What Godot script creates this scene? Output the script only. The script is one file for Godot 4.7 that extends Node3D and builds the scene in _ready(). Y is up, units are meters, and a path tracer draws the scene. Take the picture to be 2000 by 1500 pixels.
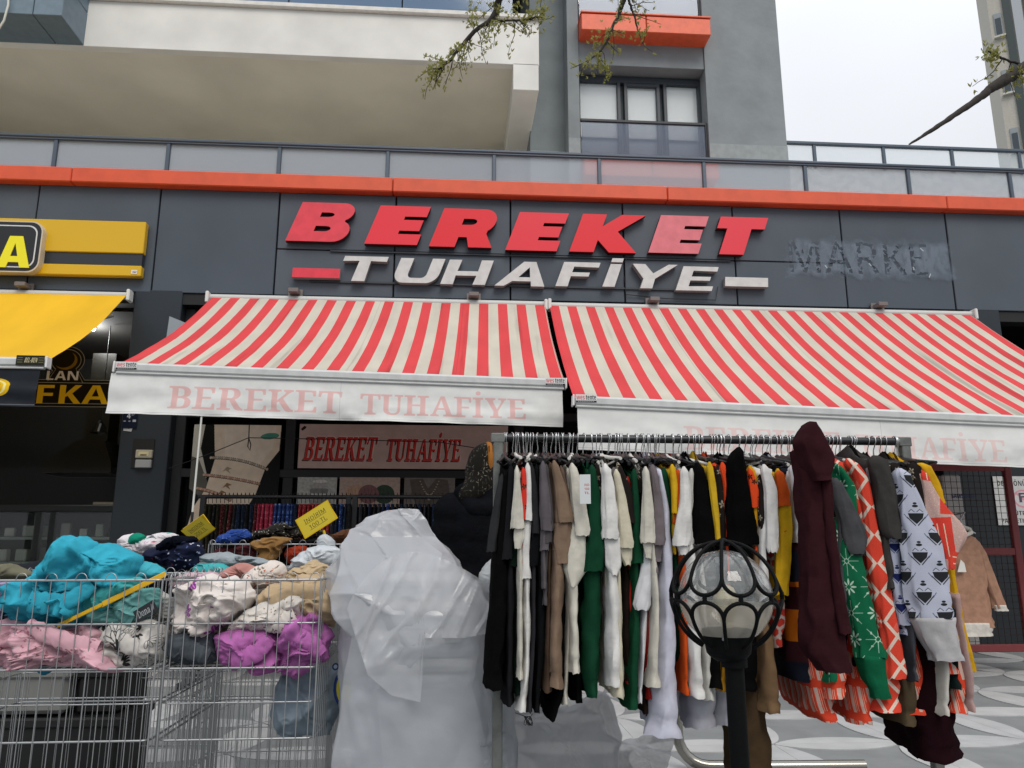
extends Node3D

# ---------------------------------------------------------------- helpers
const LENS := 1500.0
const EYE := Vector3(0, 1.2, 0)
var aim := Basis(Vector3.UP, deg_to_rad(-4.0)) * Basis(Vector3.RIGHT, atan(0.21))
var used := {}
var rng := RandomNumberGenerator.new()
var M := {}

# a measured point: the line of sight of photo point (px, py) met with the upright plane z
func spot(px: float, py: float, z: float) -> Vector3:
	var r: Vector3 = aim * Vector3((px - 1000.0) / LENS, (750.0 - py) / LENS, -1.0)
	return EYE + r * (z / r.z)

class Shape:
	var v := PackedVector3Array()
	var n := PackedVector3Array()
	var t := PackedVector2Array()
	var i := PackedInt32Array()

	func tri(a: Vector3, b: Vector3, c: Vector3, ua := Vector2.ZERO, ub := Vector2.ZERO, uc := Vector2.ZERO) -> void:
		var k := v.size()
		var m := (b - a).cross(c - a).normalized()
		v.append(a); v.append(b); v.append(c)
		n.append(m); n.append(m); n.append(m)
		t.append(ua); t.append(ub); t.append(uc)
		i.append(k); i.append(k + 2); i.append(k + 1)

	func quad(a: Vector3, b: Vector3, c: Vector3, d: Vector3, uv := Rect2(0, 0, 1, 1)) -> void:
		var k := v.size()
		var m := ((b - a).cross(c - a) + (c - a).cross(d - a)).normalized()
		for p in [a, b, c, d]:
			v.append(p); n.append(m)
		t.append(Vector2(uv.position.x, uv.end.y)); t.append(uv.end); t.append(Vector2(uv.end.x, uv.position.y)); t.append(uv.position)
		i.append_array(PackedInt32Array([k, k + 2, k + 1, k, k + 3, k + 2]))

	# box with chamfered edges
	func box(c: Vector3, s: Vector3, bas := Basis.IDENTITY, bev := 0.0) -> void:
		var h := s * 0.5
		var e: float = min(bev, min(h.x, min(h.y, h.z)) * 0.9)
		var axes := [Vector3.RIGHT, Vector3.UP, Vector3.BACK]
		for a in 3:
			var u: Vector3 = axes[(a + 1) % 3]
			var w: Vector3 = axes[(a + 2) % 3]
			for sg in [-1.0, 1.0]:
				var o: Vector3 = axes[a] * h[a] * sg
				var uu := u * (h[(a + 1) % 3] - e)
				var ww := w * (h[(a + 2) % 3] - e)
				var q := [o - uu - ww, o + uu - ww, o + uu + ww, o - uu + ww]
				if sg < 0: q.reverse()
				quad(c + bas * q[0], c + bas * q[1], c + bas * q[2], c + bas * q[3])
		if e <= 0.0: return
		for a in 3:
			var b := (a + 1) % 3
			var d := (a + 2) % 3
			for sa in [-1.0, 1.0]:
				for sb in [-1.0, 1.0]:
					var p1: Vector3 = axes[a] * h[a] * sa + axes[b] * (h[b] - e) * sb
					var p2: Vector3 = axes[a] * (h[a] - e) * sa + axes[b] * h[b] * sb
					var along: Vector3 = axes[d] * (h[d] - e)
					var q := [p1 - along, p2 - along, p2 + along, p1 + along]
					if sa * sb < 0: q.reverse()
					quad(c + bas * q[0], c + bas * q[1], c + bas * q[2], c + bas * q[3])
		for sx in [-1.0, 1.0]:
			for sy in [-1.0, 1.0]:
				for sz in [-1.0, 1.0]:
					var a1 := Vector3(h.x * sx, (h.y - e) * sy, (h.z - e) * sz)
					var a2 := Vector3((h.x - e) * sx, h.y * sy, (h.z - e) * sz)
					var a3 := Vector3((h.x - e) * sx, (h.y - e) * sy, h.z * sz)
					if sx * sy * sz < 0: tri(c + bas * a1, c + bas * a3, c + bas * a2)
					else: tri(c + bas * a1, c + bas * a2, c + bas * a3)

	# smooth sheet: p holds rows * cols points; columns run to the right and rows upwards when seen from the front
	func sheet(p: PackedVector3Array, cols: int, uv: PackedVector2Array, wrap := false) -> void:
		var k := v.size()
		var rows := p.size() / cols
		var m := PackedVector3Array()
		m.resize(p.size())
		for r in rows - 1:
			for c in cols - 1:
				var a := r * cols + c
				var b := a + 1
				var d := a + cols
				var e := d + 1
				var f := (p[e] - p[a]).cross(p[d] - p[b])
				m[a] += f; m[b] += f; m[d] += f; m[e] += f
				i.append_array(PackedInt32Array([k + a, k + e, k + b, k + a, k + d, k + e]))
		if wrap:
			for r in rows:
				var s := m[r * cols] + m[r * cols + cols - 1]
				m[r * cols] = s; m[r * cols + cols - 1] = s
		for x in p.size():
			v.append(p[x])
			n.append(m[x].normalized() if m[x].length_squared() > 1e-20 else Vector3.BACK)
			t.append(uv[x] if uv.size() > x else Vector2.ZERO)

	# round bar along a path; rad is a number or one number for each point
	func tube(path: PackedVector3Array, rad, sides := 8, caps := true) -> void:
		var p := PackedVector3Array()
		var uv := PackedVector2Array()
		var side := Vector3.ZERO
		var run := 0.0
		for k in path.size():
			var dir := (path[min(k + 1, path.size() - 1)] - path[max(k - 1, 0)]).normalized()
			if side == Vector3.ZERO: side = dir.cross(Vector3.UP if absf(dir.y) < 0.9 else Vector3.RIGHT).normalized()
			side = (side - dir * side.dot(dir)).normalized()
			var up := dir.cross(side)
			var r: float = rad[k] if rad is Array or rad is PackedFloat32Array else rad
			if k > 0: run += path[k].distance_to(path[k - 1])
			for s in sides + 1:
				var a := TAU * s / sides
				p.append(path[k] + (side * cos(a) + up * sin(a)) * r)
				uv.append(Vector2(float(s) / sides, run))
		sheet(p, sides + 1, uv, true)
		if caps:
			for s in sides:
				tri(path[0], p[s + 1], p[s])
				var o := (path.size() - 1) * (sides + 1)
				tri(path[path.size() - 1], p[o + s], p[o + s + 1])

	# turned shape about an upright axis: prof holds (radius, height)
	func lathe(c: Vector3, prof: PackedVector2Array, sides := 24) -> void:
		for k in prof.size() - 1:
			var p := PackedVector3Array()
			for q in [prof[k], prof[k + 1]]:
				for s in sides + 1:
					var a := TAU * s / sides
					p.append(c + Vector3(cos(a) * q.x, q.y, -sin(a) * q.x))
			sheet(p, sides + 1, PackedVector2Array(), true)

	# flat outline with holes pushed out along +z, placed by xf
	func prism(outer: PackedVector2Array, holes: Array, depth: float, xf: Transform3D, back := false) -> void:
		var loops: Array = [outer]
		if Geometry2D.is_polygon_clockwise(outer): outer.reverse()
		loops[0] = outer
		var one := outer.duplicate()
		for h0 in holes:
			var h: PackedVector2Array = h0.duplicate()
			if not Geometry2D.is_polygon_clockwise(h): h.reverse()
			loops.append(h)
			var best := [0, 0, INF]
			for a in one.size():
				for b in h.size():
					var d := one[a].distance_squared_to(h[b])
					if d < best[2]: best = [a, b, d]
			var ins := PackedVector2Array()
			for b in h.size() + 1: ins.append(h[(best[1] + b) % h.size()])
			ins.append(one[best[0]])
			var joined := PackedVector2Array()
			for a in one.size():
				joined.append(one[a])
				if a == best[0]: joined.append_array(ins)
			one = joined
		var idx := Geometry2D.triangulate_polygon(one)
		for k in range(0, idx.size(), 3):
			var q := [one[idx[k]], one[idx[k + 1]], one[idx[k + 2]]]
			if (q[1] - q[0]).cross(q[2] - q[0]) < 0: q.reverse()
			tri(xf * Vector3(q[0].x, q[0].y, depth), xf * Vector3(q[1].x, q[1].y, depth), xf * Vector3(q[2].x, q[2].y, depth), q[0], q[1], q[2])
			if back: tri(xf * Vector3(q[2].x, q[2].y, 0), xf * Vector3(q[1].x, q[1].y, 0), xf * Vector3(q[0].x, q[0].y, 0))
		for l in loops:
			for k in l.size():
				var a: Vector2 = l[k]
				var b: Vector2 = l[(k + 1) % l.size()]
				quad(xf * Vector3(a.x, a.y, 0), xf * Vector3(b.x, b.y, 0), xf * Vector3(b.x, b.y, depth), xf * Vector3(a.x, a.y, depth))

	func mesh() -> ArrayMesh:
		var a := []
		a.resize(Mesh.ARRAY_MAX)
		a[Mesh.ARRAY_VERTEX] = v; a[Mesh.ARRAY_NORMAL] = n; a[Mesh.ARRAY_TEX_UV] = t; a[Mesh.ARRAY_INDEX] = i
		var am := ArrayMesh.new()
		am.add_surface_from_arrays(Mesh.PRIMITIVE_TRIANGLES, a)
		return am

func numbered(called: String) -> String:
	var k: int = used.get(called, 0)
	used[called] = k + 1
	return called if k == 0 else "%s_%03d" % [called, k]

# a thing: a Node3D at its base, whose children are its parts
func thing(called: String, label: String, category: String, at := Vector3.ZERO, group := "") -> Node3D:
	var o := Node3D.new()
	o.name = numbered(called)
	add_child(o)
	o.position = at
	o.set_meta("label", label); o.set_meta("category", category)
	if group != "": o.set_meta("group", group)
	return o

# one named mesh; built in world axes, moved under its parent's base
func part(called: String, s, m: Material, parent: Node3D, at := Vector3.INF) -> MeshInstance3D:
	var o := MeshInstance3D.new()
	o.name = called
	o.mesh = s.mesh() if s is Shape else s
	o.material_override = m
	parent.add_child(o, true)
	if at == Vector3.INF:
		var p := Vector3.ZERO
		var q: Node = parent
		while q != self:
			p += q.position; q = q.get_parent()
		o.position = -p
	else: o.position = at
	return o

func struct(called: String, s: Shape, m: Material) -> MeshInstance3D:
	var o := part(called, s, m, self, Vector3.ZERO)
	o.set_meta("kind", "structure")
	return o

# ---------------------------------------------------------------- materials
func noise(seed_: int, freq: float, oct := 3, warp := 0.0) -> FastNoiseLite:
	var f := FastNoiseLite.new()
	f.seed = seed_; f.frequency = freq; f.fractal_octaves = oct
	f.noise_type = FastNoiseLite.TYPE_SIMPLEX_SMOOTH
	if warp > 0.0:
		f.domain_warp_enabled = true; f.domain_warp_amplitude = warp; f.domain_warp_frequency = freq * 0.7
	return f

func noise_img(size: int, seed_: int, freq: float, lo: float, hi: float, oct := 4) -> Image:
	var im := noise(seed_, freq, oct).get_seamless_image(size, size)
	im.convert(Image.FORMAT_L8)
	var d := im.get_data()
	for k in d.size(): d[k] = int(clampf((lo + (hi - lo) * d[k] / 255.0) * 255.0, 0, 255))
	im = Image.create_from_data(size, size, false, Image.FORMAT_L8, d)
	im.convert(Image.FORMAT_RGB8)
	return im

func tex(im: Image) -> ImageTexture:
	im.generate_mipmaps()
	return ImageTexture.create_from_image(im)

func bump_tex(size: int, seed_: int, freq: float, strength: float, oct := 4) -> ImageTexture:
	var im := noise(seed_, freq, oct).get_seamless_image(size, size)
	im.convert(Image.FORMAT_RGBA8)
	im.bump_map_to_normal_map(strength)
	return tex(im)

var T := {}
func paint(col: String, rough := 0.6, metal := 0.0, grime := 1.0, bump := 0.0, scale_ := 1.0) -> StandardMaterial3D:
	var m := StandardMaterial3D.new()
	m.albedo_color = Color(col)
	m.roughness = rough; m.metallic = metal
	m.uv1_triplanar = true; m.uv1_world_triplanar = true
	m.uv1_scale = Vector3.ONE * scale_
	if grime > 0.0:
		m.albedo_texture = T.heavy if grime == 2.0 else T.grime
		if grime >= 3.0: m.uv1_scale = Vector3(scale_, scale_ * 0.09, scale_)
	if bump > 0.0:
		m.normal_enabled = true; m.normal_texture = T.rough_n; m.normal_scale = bump
	return m

func cloth(col: String, wrinkle := 0.35) -> StandardMaterial3D:
	var key := "cloth" + col + str(wrinkle)
	if M.has(key): return M[key]
	var m := StandardMaterial3D.new()
	var c := Color(col)
	m.albedo_color = c.lerp(Color(c.get_luminance(), c.get_luminance(), c.get_luminance()), 0.12)
	m.roughness = 0.95; m.metallic_specular = 0.12
	m.uv1_triplanar = true; m.uv1_world_triplanar = true
	m.uv1_scale = Vector3.ONE * 2.2
	m.albedo_texture = T.weave
	m.normal_enabled = true; m.normal_texture = T.wrinkle_n; m.normal_scale = wrinkle
	if c.get_luminance() > 0.3:
		m.rim_enabled = true; m.rim = 0.1; m.rim_tint = 0.6
	M[key] = m
	return m

func printed(im: Image, rough := 0.9, repeat := true) -> StandardMaterial3D:
	var m := StandardMaterial3D.new()
	m.albedo_texture = tex(im)
	m.roughness = rough; m.metallic_specular = 0.25
	m.texture_repeat = repeat
	return m

func plain(col: String, rough := 0.5, metal := 0.0) -> StandardMaterial3D:
	var m := StandardMaterial3D.new()
	m.albedo_color = Color(col); m.roughness = rough; m.metallic = metal
	return m

func clear(col: String, alpha: float, rough := 0.05) -> StandardMaterial3D:
	var m := plain(col, rough)
	m.transparency = BaseMaterial3D.TRANSPARENCY_ALPHA
	m.albedo_color.a = alpha
	return m

func shop_glass(col: String, alpha: float) -> StandardMaterial3D:
	var m := clear(col, alpha, 0.06)
	m.metallic_specular = 0.12
	return m

# ---------------------------------------------------------------- flat print
func new_img(w: int, h: int, col: String) -> Image:
	var im := Image.create(w, h, false, Image.FORMAT_RGBA8)
	im.fill(Color(col))
	return im

func fill_poly(im: Image, pts: PackedVector2Array, col: Color) -> void:
	var lo := INF
	var hi := -INF
	for p in pts:
		lo = minf(lo, p.y); hi = maxf(hi, p.y)
	for y in range(maxi(int(floor(lo)), 0), mini(int(ceil(hi)) + 1, im.get_height())):
		var xs: Array[float] = []
		var c := y + 0.5
		for k in pts.size():
			var a := pts[k]
			var b := pts[(k + 1) % pts.size()]
			if (a.y <= c) != (b.y <= c): xs.append(a.x + (b.x - a.x) * (c - a.y) / (b.y - a.y))
		xs.sort()
		for k in range(0, xs.size() - 1, 2):
			var x0 := int(round(xs[k]))
			var x1 := int(round(xs[k + 1]))
			if x1 > x0: im.fill_rect(Rect2i(x0, y, x1 - x0, 1), col)

func oval(c: Vector2, rx: float, ry: float, turn := 0.0, sides := 20) -> PackedVector2Array:
	var o := PackedVector2Array()
	for k in sides:
		var a := TAU * k / sides
		o.append(c + Vector2(cos(a) * rx, sin(a) * ry).rotated(turn))
	return o

func line(im: Image, a: Vector2, b: Vector2, w: float, col: Color) -> void:
	var d := (b - a).normalized().orthogonal() * w * 0.5
	fill_poly(im, PackedVector2Array([a + d, b + d, b - d, a - d]), col)

func round_rect(r: Rect2, rad: float) -> PackedVector2Array:
	var o := PackedVector2Array()
	var cs := [r.end - Vector2(rad, rad), Vector2(r.position.x + rad, r.end.y - rad), r.position + Vector2(rad, rad), Vector2(r.end.x - rad, r.position.y + rad)]
	for q in 4:
		for k in 7:
			var a := PI * 0.5 * (q + k / 6.0)
			o.append(cs[q] + Vector2(cos(a), sin(a)) * rad)
	return o

var fonts := {}
func font(which: String) -> Font:
	if not fonts.has(which):
		var f := SystemFont.new()
		f.font_names = PackedStringArray(["Droid Serif" if which.begins_with("serif") else "Droid Sans"])
		f.font_weight = 700 if which.ends_with("bold") else 400
		fonts[which] = f
	return fonts[which]

# writing, stretched into the rectangle r of the picture
func write(im: Image, s: String, r: Rect2, col: Color, which := "sansbold", shear := 0.0, turn := 0.0) -> void:
	var tm := TextMesh.new()
	tm.font = font(which); tm.text = s; tm.font_size = 48; tm.pixel_size = 0.01; tm.depth = 0.0
	var arr := tm.get_mesh_arrays()
	var vs: PackedVector3Array = arr[Mesh.ARRAY_VERTEX]
	var ix: PackedInt32Array = arr[Mesh.ARRAY_INDEX]
	if vs.is_empty(): return
	var lo := Vector2(INF, INF)
	var hi := -lo
	for p in vs:
		lo = lo.min(Vector2(p.x, p.y)); hi = hi.max(Vector2(p.x, p.y))
	var q := PackedVector2Array()
	var mid := r.get_center()
	for p in vs:
		var f := (Vector2(p.x, p.y) - lo) / (hi - lo)
		var w := Vector2(r.position.x + f.x * r.size.x + shear * f.y * r.size.y, r.end.y - f.y * r.size.y)
		q.append(mid + (w - mid).rotated(turn))
	if ix.is_empty():
		for k in range(0, q.size(), 3): fill_poly(im, PackedVector2Array([q[k], q[k + 1], q[k + 2]]), col)
	else:
		for k in range(0, ix.size(), 3): fill_poly(im, PackedVector2Array([q[ix[k]], q[ix[k + 1]], q[ix[k + 2]]]), col)

# speckle and fade a print a little so that it looks printed and weathered
func weather(im: Image, seed_: int, freq: float, amount: float) -> void:
	var f := noise(seed_, freq, 4)
	for y in im.get_height():
		for x in im.get_width():
			var c := im.get_pixel(x, y)
			var k := 1.0 + amount * f.get_noise_2d(x, y)
			im.set_pixel(x, y, Color(c.r * k, c.g * k, c.b * k, c.a))

# ---------------------------------------------------------------- cloth shapes
func rows_at(rows: Array, u: float) -> Vector3:
	# rows of (y, left, right), read at u in 0..1 of the height with rounded corners
	var y0: float = rows[0][0]
	var y1: float = rows[rows.size() - 1][0]
	var y := lerpf(y0, y1, u)
	var k := 0
	while k < rows.size() - 2 and rows[k + 1][0] < y: k += 1
	var f: float = clampf((y - rows[k][0]) / maxf(rows[k + 1][0] - rows[k][0], 0.001), 0, 1)
	var a: Array = rows[maxi(k - 1, 0)]
	var b: Array = rows[k]
	var c: Array = rows[k + 1]
	var d: Array = rows[mini(k + 2, rows.size() - 1)]
	var l: float = lerpf(lerpf(b[1], c[1], f), cubic_interpolate(b[1], c[1], a[1], d[1], f), 0.7)
	var r: float = lerpf(lerpf(b[2], c[2], f), cubic_interpolate(b[2], c[2], a[2], d[2], f), 0.7)
	return Vector3(y, l, r)

# a hanging piece of clothing: a closed, folded tube whose near edge lies at zf and which reaches back by depth
func drape(rows: Array, zf: float, depth: float, seed_: int, fold := 1.0, open := true, n_rows := 0, pat := 0.24) -> Shape:
	var s := Shape.new()
	var sides := 30
	var f := noise(seed_, 1.0, 2)
	var y0: float = rows[0][0]
	var y1: float = rows[rows.size() - 1][0]
	var tall := (y1 - y0) / 560.0
	if n_rows == 0: n_rows = int(clampf(tall * 55.0, 12, 40))
	var p := PackedVector3Array()
	var uv := PackedVector2Array()
	var total := n_rows + (3 if open else 1)
	var ph := f.get_noise_1d(77.0) * 20.0
	var mids: Array = []
	for k in total + 1:
		var u: float = clampf(float(k) / n_rows, 0, 1)
		var shrink := 1.0
		var lift := 0.0
		if k == 0: shrink = 0.25
		elif k == n_rows - 1 and open: shrink = 1.03
		elif k == n_rows - 2 and open: shrink = 0.955
		elif k == n_rows and open: shrink = 1.04
		if k > n_rows:
			if open: shrink = [0.9, 0.82, 0.74][k - n_rows - 1]; lift = [0.0, 0.012, 0.05][k - n_rows - 1]
			else: shrink = 0.02
		var row := rows_at(rows, u)
		var a := spot(row.y, row.x, zf)
		var b := spot(row.z, row.x, zf)
		var c := (a + b) * 0.5
		var w: float = maxf((b.x - a.x) * 0.5, 0.002)
		for g in sides + 1:
			var an := TAU * g / sides
			var sn := sin(an)
			var cs := cos(an)
			var back := clampf((1.0 - sn) * 0.5, 0, 1)
			var ww := lerpf(w, minf(w, 0.02), smoothstep(0.12, 0.6, back)) if depth > 0.15 else w
			# pleats deepen towards the hem
			var pl: float = 1.0 + fold * (0.08 + 0.20 * u) * sin(an * 5.0 + ph + 3.0 * f.get_noise_2d(u * tall * 5.0, cs * 0.6))
			var x: float = ww * signf(cs) * pow(absf(cs), 0.7) * shrink * pl
			var z: float = depth * 0.5 * (sn * shrink - 1.0)
			var nz := f.get_noise_3d(cos(an) * 1.3 + 9.0, u * tall * 7.0, sin(an) * 1.3)
			x += fold * minf(w, 0.05) * 0.35 * nz
			z += fold * minf(w, 0.04) * 0.45 * f.get_noise_3d(cs * 2.0, u * tall * 8.0 + 40.0, sn * 2.0) * shrink
			var q := Vector3(c.x + x, c.y + lift, zf + z)
			if depth > 0.15: q.y += 0.28 * minf(back, 1.0 - back * 0.5) * depth * (1.0 - smoothstep(0.0, 0.12, u))
			# an uneven hem
			q.y += fold * 0.012 * u * u * f.get_noise_2d(an * 1.5, 3.0)
			p.append(q)
			uv.append(Vector2((q.x + 0.7 * (q.z - zf)) / pat, -q.y / pat))
	# the outside, and the turned-in hem as a sheet of its own so that its edge stays crisp
	var cols := sides + 1
	var cut := (n_rows + 1) * cols
	s.sheet(p.slice(0, cut), cols, uv.slice(0, cut), true)
	s.sheet(p.slice(cut - cols), cols, uv.slice(cut - cols), true)
	return s

func closed_curve(pts: PackedVector2Array, count: int) -> PackedVector2Array:
	var o := PackedVector2Array()
	var n := pts.size()
	for k in count:
		var u := float(k) / count * n
		var b := int(u) % n
		var f := u - int(u)
		o.append(pts[b].cubic_interpolate(pts[(b + 1) % n], pts[(b + n - 1) % n], pts[(b + 2) % n], f))
	return o

# a crumpled or folded garment lying in a heap: outline measured at depth z, real thickness, creased on both sides
func heap(outline: Array, z: float, thick: float, seed_: int, fold := 1.0, dir := 0.6, pat := 0.3, stretch := 3.0) -> Shape:
	var s := Shape.new()
	var o2 := PackedVector2Array()
	for q in outline:
		var w := spot(q[0], q[1], z)
		o2.append(Vector2(w.x, w.y))
	var around := 84
	var cv := closed_curve(o2, around)
	if Geometry2D.is_polygon_clockwise(cv): cv.reverse()
	var mid := Vector2.ZERO
	for q in cv: mid += q
	mid /= around
	var f1 := noise(seed_, 1.0, 2)
	var f2 := noise(seed_ + 5, 1.0, 3)
	var f3 := noise(seed_ + 9, 1.0, 2)
	var size := 0.0
	for q in cv: size += q.distance_to(mid)
	size /= around
	var amp: float = fold * clampf(size * 0.26, 0.006, 0.034)
	for face in 2:
		var rings := 30 if face == 0 else 8
		var p := PackedVector3Array()
		var uv := PackedVector2Array()
		for k in rings + 1:
			var r: float = sin(PI * 0.5 * k / rings)
			for g in around + 1:
				var e := cv[g % around]
				var q := mid.lerp(e, r)
				var h := sqrt(maxf(1.0 - pow(r, 2.6), 0.0))
				# long folds that bend and meet, with narrow valleys
				var c := (q - mid).rotated(dir)
				var wx := c.x * 1.0 + 0.05 * f3.get_noise_2d(q.x * 9.0, q.y * 9.0)
				var wy := c.y + 0.06 * f3.get_noise_2d(q.x * 8.0 + 30.0, q.y * 8.0)
				var a := absf(f1.get_noise_2d(wx * 5.0 / stretch + 7.0, wy * 6.5))
				var b := absf(f2.get_noise_2d(wx * 11.0 / stretch, wy * 14.0 + 11.0))
				var e2 := absf(f3.get_noise_2d(wx * 13.0 + 90.0, wy * 7.0))
				# narrow rolled folds along the zero lines, slack cloth between them
				var d := amp * (1.15 * pow(1.0 - minf(a * 2.2, 1.0), 2.0) + 0.55 * pow(1.0 - minf(b * 2.2, 1.0), 2.0) + 0.12 * pow(1.0 - minf(e2 * 3.0, 1.0), 2.0) - 0.45)
				d += 1.6 * amp * f3.get_noise_2d(q.x * 5.0, q.y * 5.0 + 60.0)
				var fall := 1.0 - pow(r, 8.0)
				var zz: float = (h * thick + d * fall) if face == 0 else -h * thick * 0.7
				var out := (e - mid).normalized() * d * 0.45 * smoothstep(0.4, 1.0, r)
				p.append(Vector3(q.x + out.x, q.y + out.y, z + zz))
				uv.append(Vector2(c.x / pat, -c.y / pat))
		if face == 0:
			# rings run outwards: turn them so that rows run inwards
			var rp := PackedVector3Array()
			var ru := PackedVector2Array()
			for k in range(rings, -1, -1):
				for g in around + 1:
					rp.append(p[k * (around + 1) + g]); ru.append(uv[k * (around + 1) + g])
			s.sheet(rp, around + 1, ru, true)
		else: s.sheet(p, around + 1, uv, true)
	return s

# smooth body from tapered bones: [a, b, ra, rb], joined by a smooth minimum and meshed as surface nets
func bones(list: Array, cell: float, soft: float, quilt := 0.0) -> Shape:
	var s := Shape.new()
	var lo := Vector3.INF
	var hi := -Vector3.INF
	for b in list:
		var r: float = maxf(b[2], b[3]) + 2.0 * cell + 0.02
		lo = lo.min(b[0] - Vector3.ONE * r).min(b[1] - Vector3.ONE * r)
		hi = hi.max(b[0] + Vector3.ONE * r).max(b[1] + Vector3.ONE * r)
	var nx := int((hi.x - lo.x) / cell) + 2
	var ny := int((hi.y - lo.y) / cell) + 2
	var nz := int((hi.z - lo.z) / cell) + 2
	var g := PackedFloat32Array()
	g.resize(nx * ny * nz)
	g.fill(1.0)
	for b in list:
		var a: Vector3 = b[0]
		var ab: Vector3 = b[1] - b[0]
		var l2: float = maxf(ab.length_squared(), 1e-9)
		var ra: float = b[2]
		var rb: float = b[3]
		var rr: float = maxf(ra, rb) + soft * 1.5 + cell * 2.0
		var l := ((a.min(b[1]) - Vector3.ONE * rr - lo) / cell).floor()
		var h := ((a.max(b[1]) + Vector3.ONE * rr - lo) / cell).ceil()
		for z in range(maxi(int(l.z), 0), mini(int(h.z) + 1, nz)):
			for y in range(maxi(int(l.y), 0), mini(int(h.y) + 1, ny)):
				for x in range(maxi(int(l.x), 0), mini(int(h.x) + 1, nx)):
					var p := lo + Vector3(x, y, z) * cell
					var t := clampf((p - a).dot(ab) / l2, 0, 1)
					var d := p.distance_to(a + ab * t) - lerpf(ra, rb, t)
					var k := (z * ny + y) * nx + x
					var e := g[k]
					var m := clampf(0.5 + 0.5 * (e - d) / soft, 0, 1)
					g[k] = lerpf(e, d, m) - soft * m * (1.0 - m)
	if quilt > 0.0:
		for z in nz:
			for y in ny:
				var wy := lo.y + y * cell
				var add: float = quilt * (absf(sin(wy * PI / 0.11)) - 0.6)
				for x in nx: g[(z * ny + y) * nx + x] -= add
	var at := {}
	var pts := PackedVector3Array()
	for z in nz - 1:
		for y in ny - 1:
			for x in nx - 1:
				var sum := Vector3.ZERO
				var cnt := 0
				var k := (z * ny + y) * nx + x
				var c := [g[k], g[k + 1], g[k + nx], g[k + nx + 1], g[k + nx * ny], g[k + nx * ny + 1], g[k + nx * ny + nx], g[k + nx * ny + nx + 1]]
				var neg := 0
				for q in 8: if c[q] < 0: neg += 1
				if neg == 0 or neg == 8: continue
				for e in [[0, 1], [2, 3], [4, 5], [6, 7], [0, 2], [1, 3], [4, 6], [5, 7], [0, 4], [1, 5], [2, 6], [3, 7]]:
					var d0: float = c[e[0]]
					var d1: float = c[e[1]]
					if (d0 < 0) != (d1 < 0):
						var f := d0 / (d0 - d1)
						var p0 := Vector3(e[0] & 1, (e[0] >> 1) & 1, e[0] >> 2)
						var p1 := Vector3(e[1] & 1, (e[1] >> 1) & 1, e[1] >> 2)
						sum += p0.lerp(p1, f); cnt += 1
				at[k] = pts.size()
				pts.append(lo + (Vector3(x, y, z) + sum / cnt) * cell)
	var nn := PackedVector3Array()
	nn.resize(pts.size())
	var ii := PackedInt32Array()
	for z in range(1, nz - 1):
		for y in range(1, ny - 1):
			for x in range(1, nx - 1):
				var k := (z * ny + y) * nx + x
				for ax in 3:
					var st: int = [1, nx, nx * ny][ax]
					var in0 := g[k] < 0
					if in0 == (g[k + st] < 0): continue
					var u: int = [nx, nx * ny, 1][ax]
					var w: int = [nx * ny, 1, nx][ax]
					var q := [k - u - w, k - w, k, k - u]
					if not in0: q.reverse()
					var id: Array = []
					for e in q: id.append(at.get(e, -1))
					if id.has(-1): continue
					var f := (pts[id[2]] - pts[id[0]]).cross(pts[id[3]] - pts[id[1]])
					for e in id: nn[e] += f
					ii.append_array(PackedInt32Array([id[0], id[2], id[1], id[0], id[3], id[2]]))
	s.v = pts; s.i = ii
	for k in nn.size(): s.n.append(nn[k].normalized())
	s.t.resize(pts.size())
	return s

func _ready() -> void:
	# ---- camera, sky, daylight, exposure
	var cam := Camera3D.new()
	cam.name = "camera"
	cam.fov = rad_to_deg(2.0 * atan(750.0 / LENS))
	cam.near = 0.05; cam.far = 400.0
	cam.transform = Transform3D(aim, EYE)
	add_child(cam)
	cam.current = true
	var env := Environment.new()
	env.background_mode = Environment.BG_SKY
	env.tonemap_mode = Environment.TONE_MAPPER_LINEAR
	env.tonemap_exposure = 1.15
	env.sdfgi_enabled = true; env.ssao_enabled = true; env.ssil_enabled = true
	var sky := Sky.new()
	var pano := PanoramaSkyMaterial.new()
	pano.panorama = overcast()
	sky.sky_material = pano
	env.sky = sky
	var we := WorldEnvironment.new()
	we.name = "environment"
	we.environment = env
	add_child(we)
	var sun := DirectionalLight3D.new()
	sun.name = "daylight"
	sun.light_energy = 0.5
	sun.light_color = Color(1.0, 0.97, 0.93)
	sun.light_angular_distance = 30.0
	sun.shadow_enabled = true
	sun.rotation_degrees = Vector3(-50, 14, 0)
	add_child(sun)
	# ---- shared textures
	rng.seed = 4711
	T.grime = tex(noise_img(512, 3, 0.012, 0.92, 1.03, 5))
	T.heavy = tex(noise_img(512, 5, 0.010, 0.80, 1.08, 6))
	T.weave = tex(noise_img(256, 8, 0.02, 0.88, 1.05, 5))
	T.wrinkle_n = bump_tex(512, 11, 0.012, 9.0, 4)
	T.rough_n = bump_tex(256, 13, 0.06, 4.0, 4)
	# ---- the place, large to small
	pavement()
	building()
	upper_floors()
	railings()
	far_tower()
	store_front()
	neighbour_shop()
	signs()
	awnings()
	posters()
	back_racks()
	cage_corner()
	main_rack()
	garments_on_rack()
	baskets()
	heaps_front()
	heaps_back()
	covers()
	shopper()
	lamp_post()
	branches()
	small_things()

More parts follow.
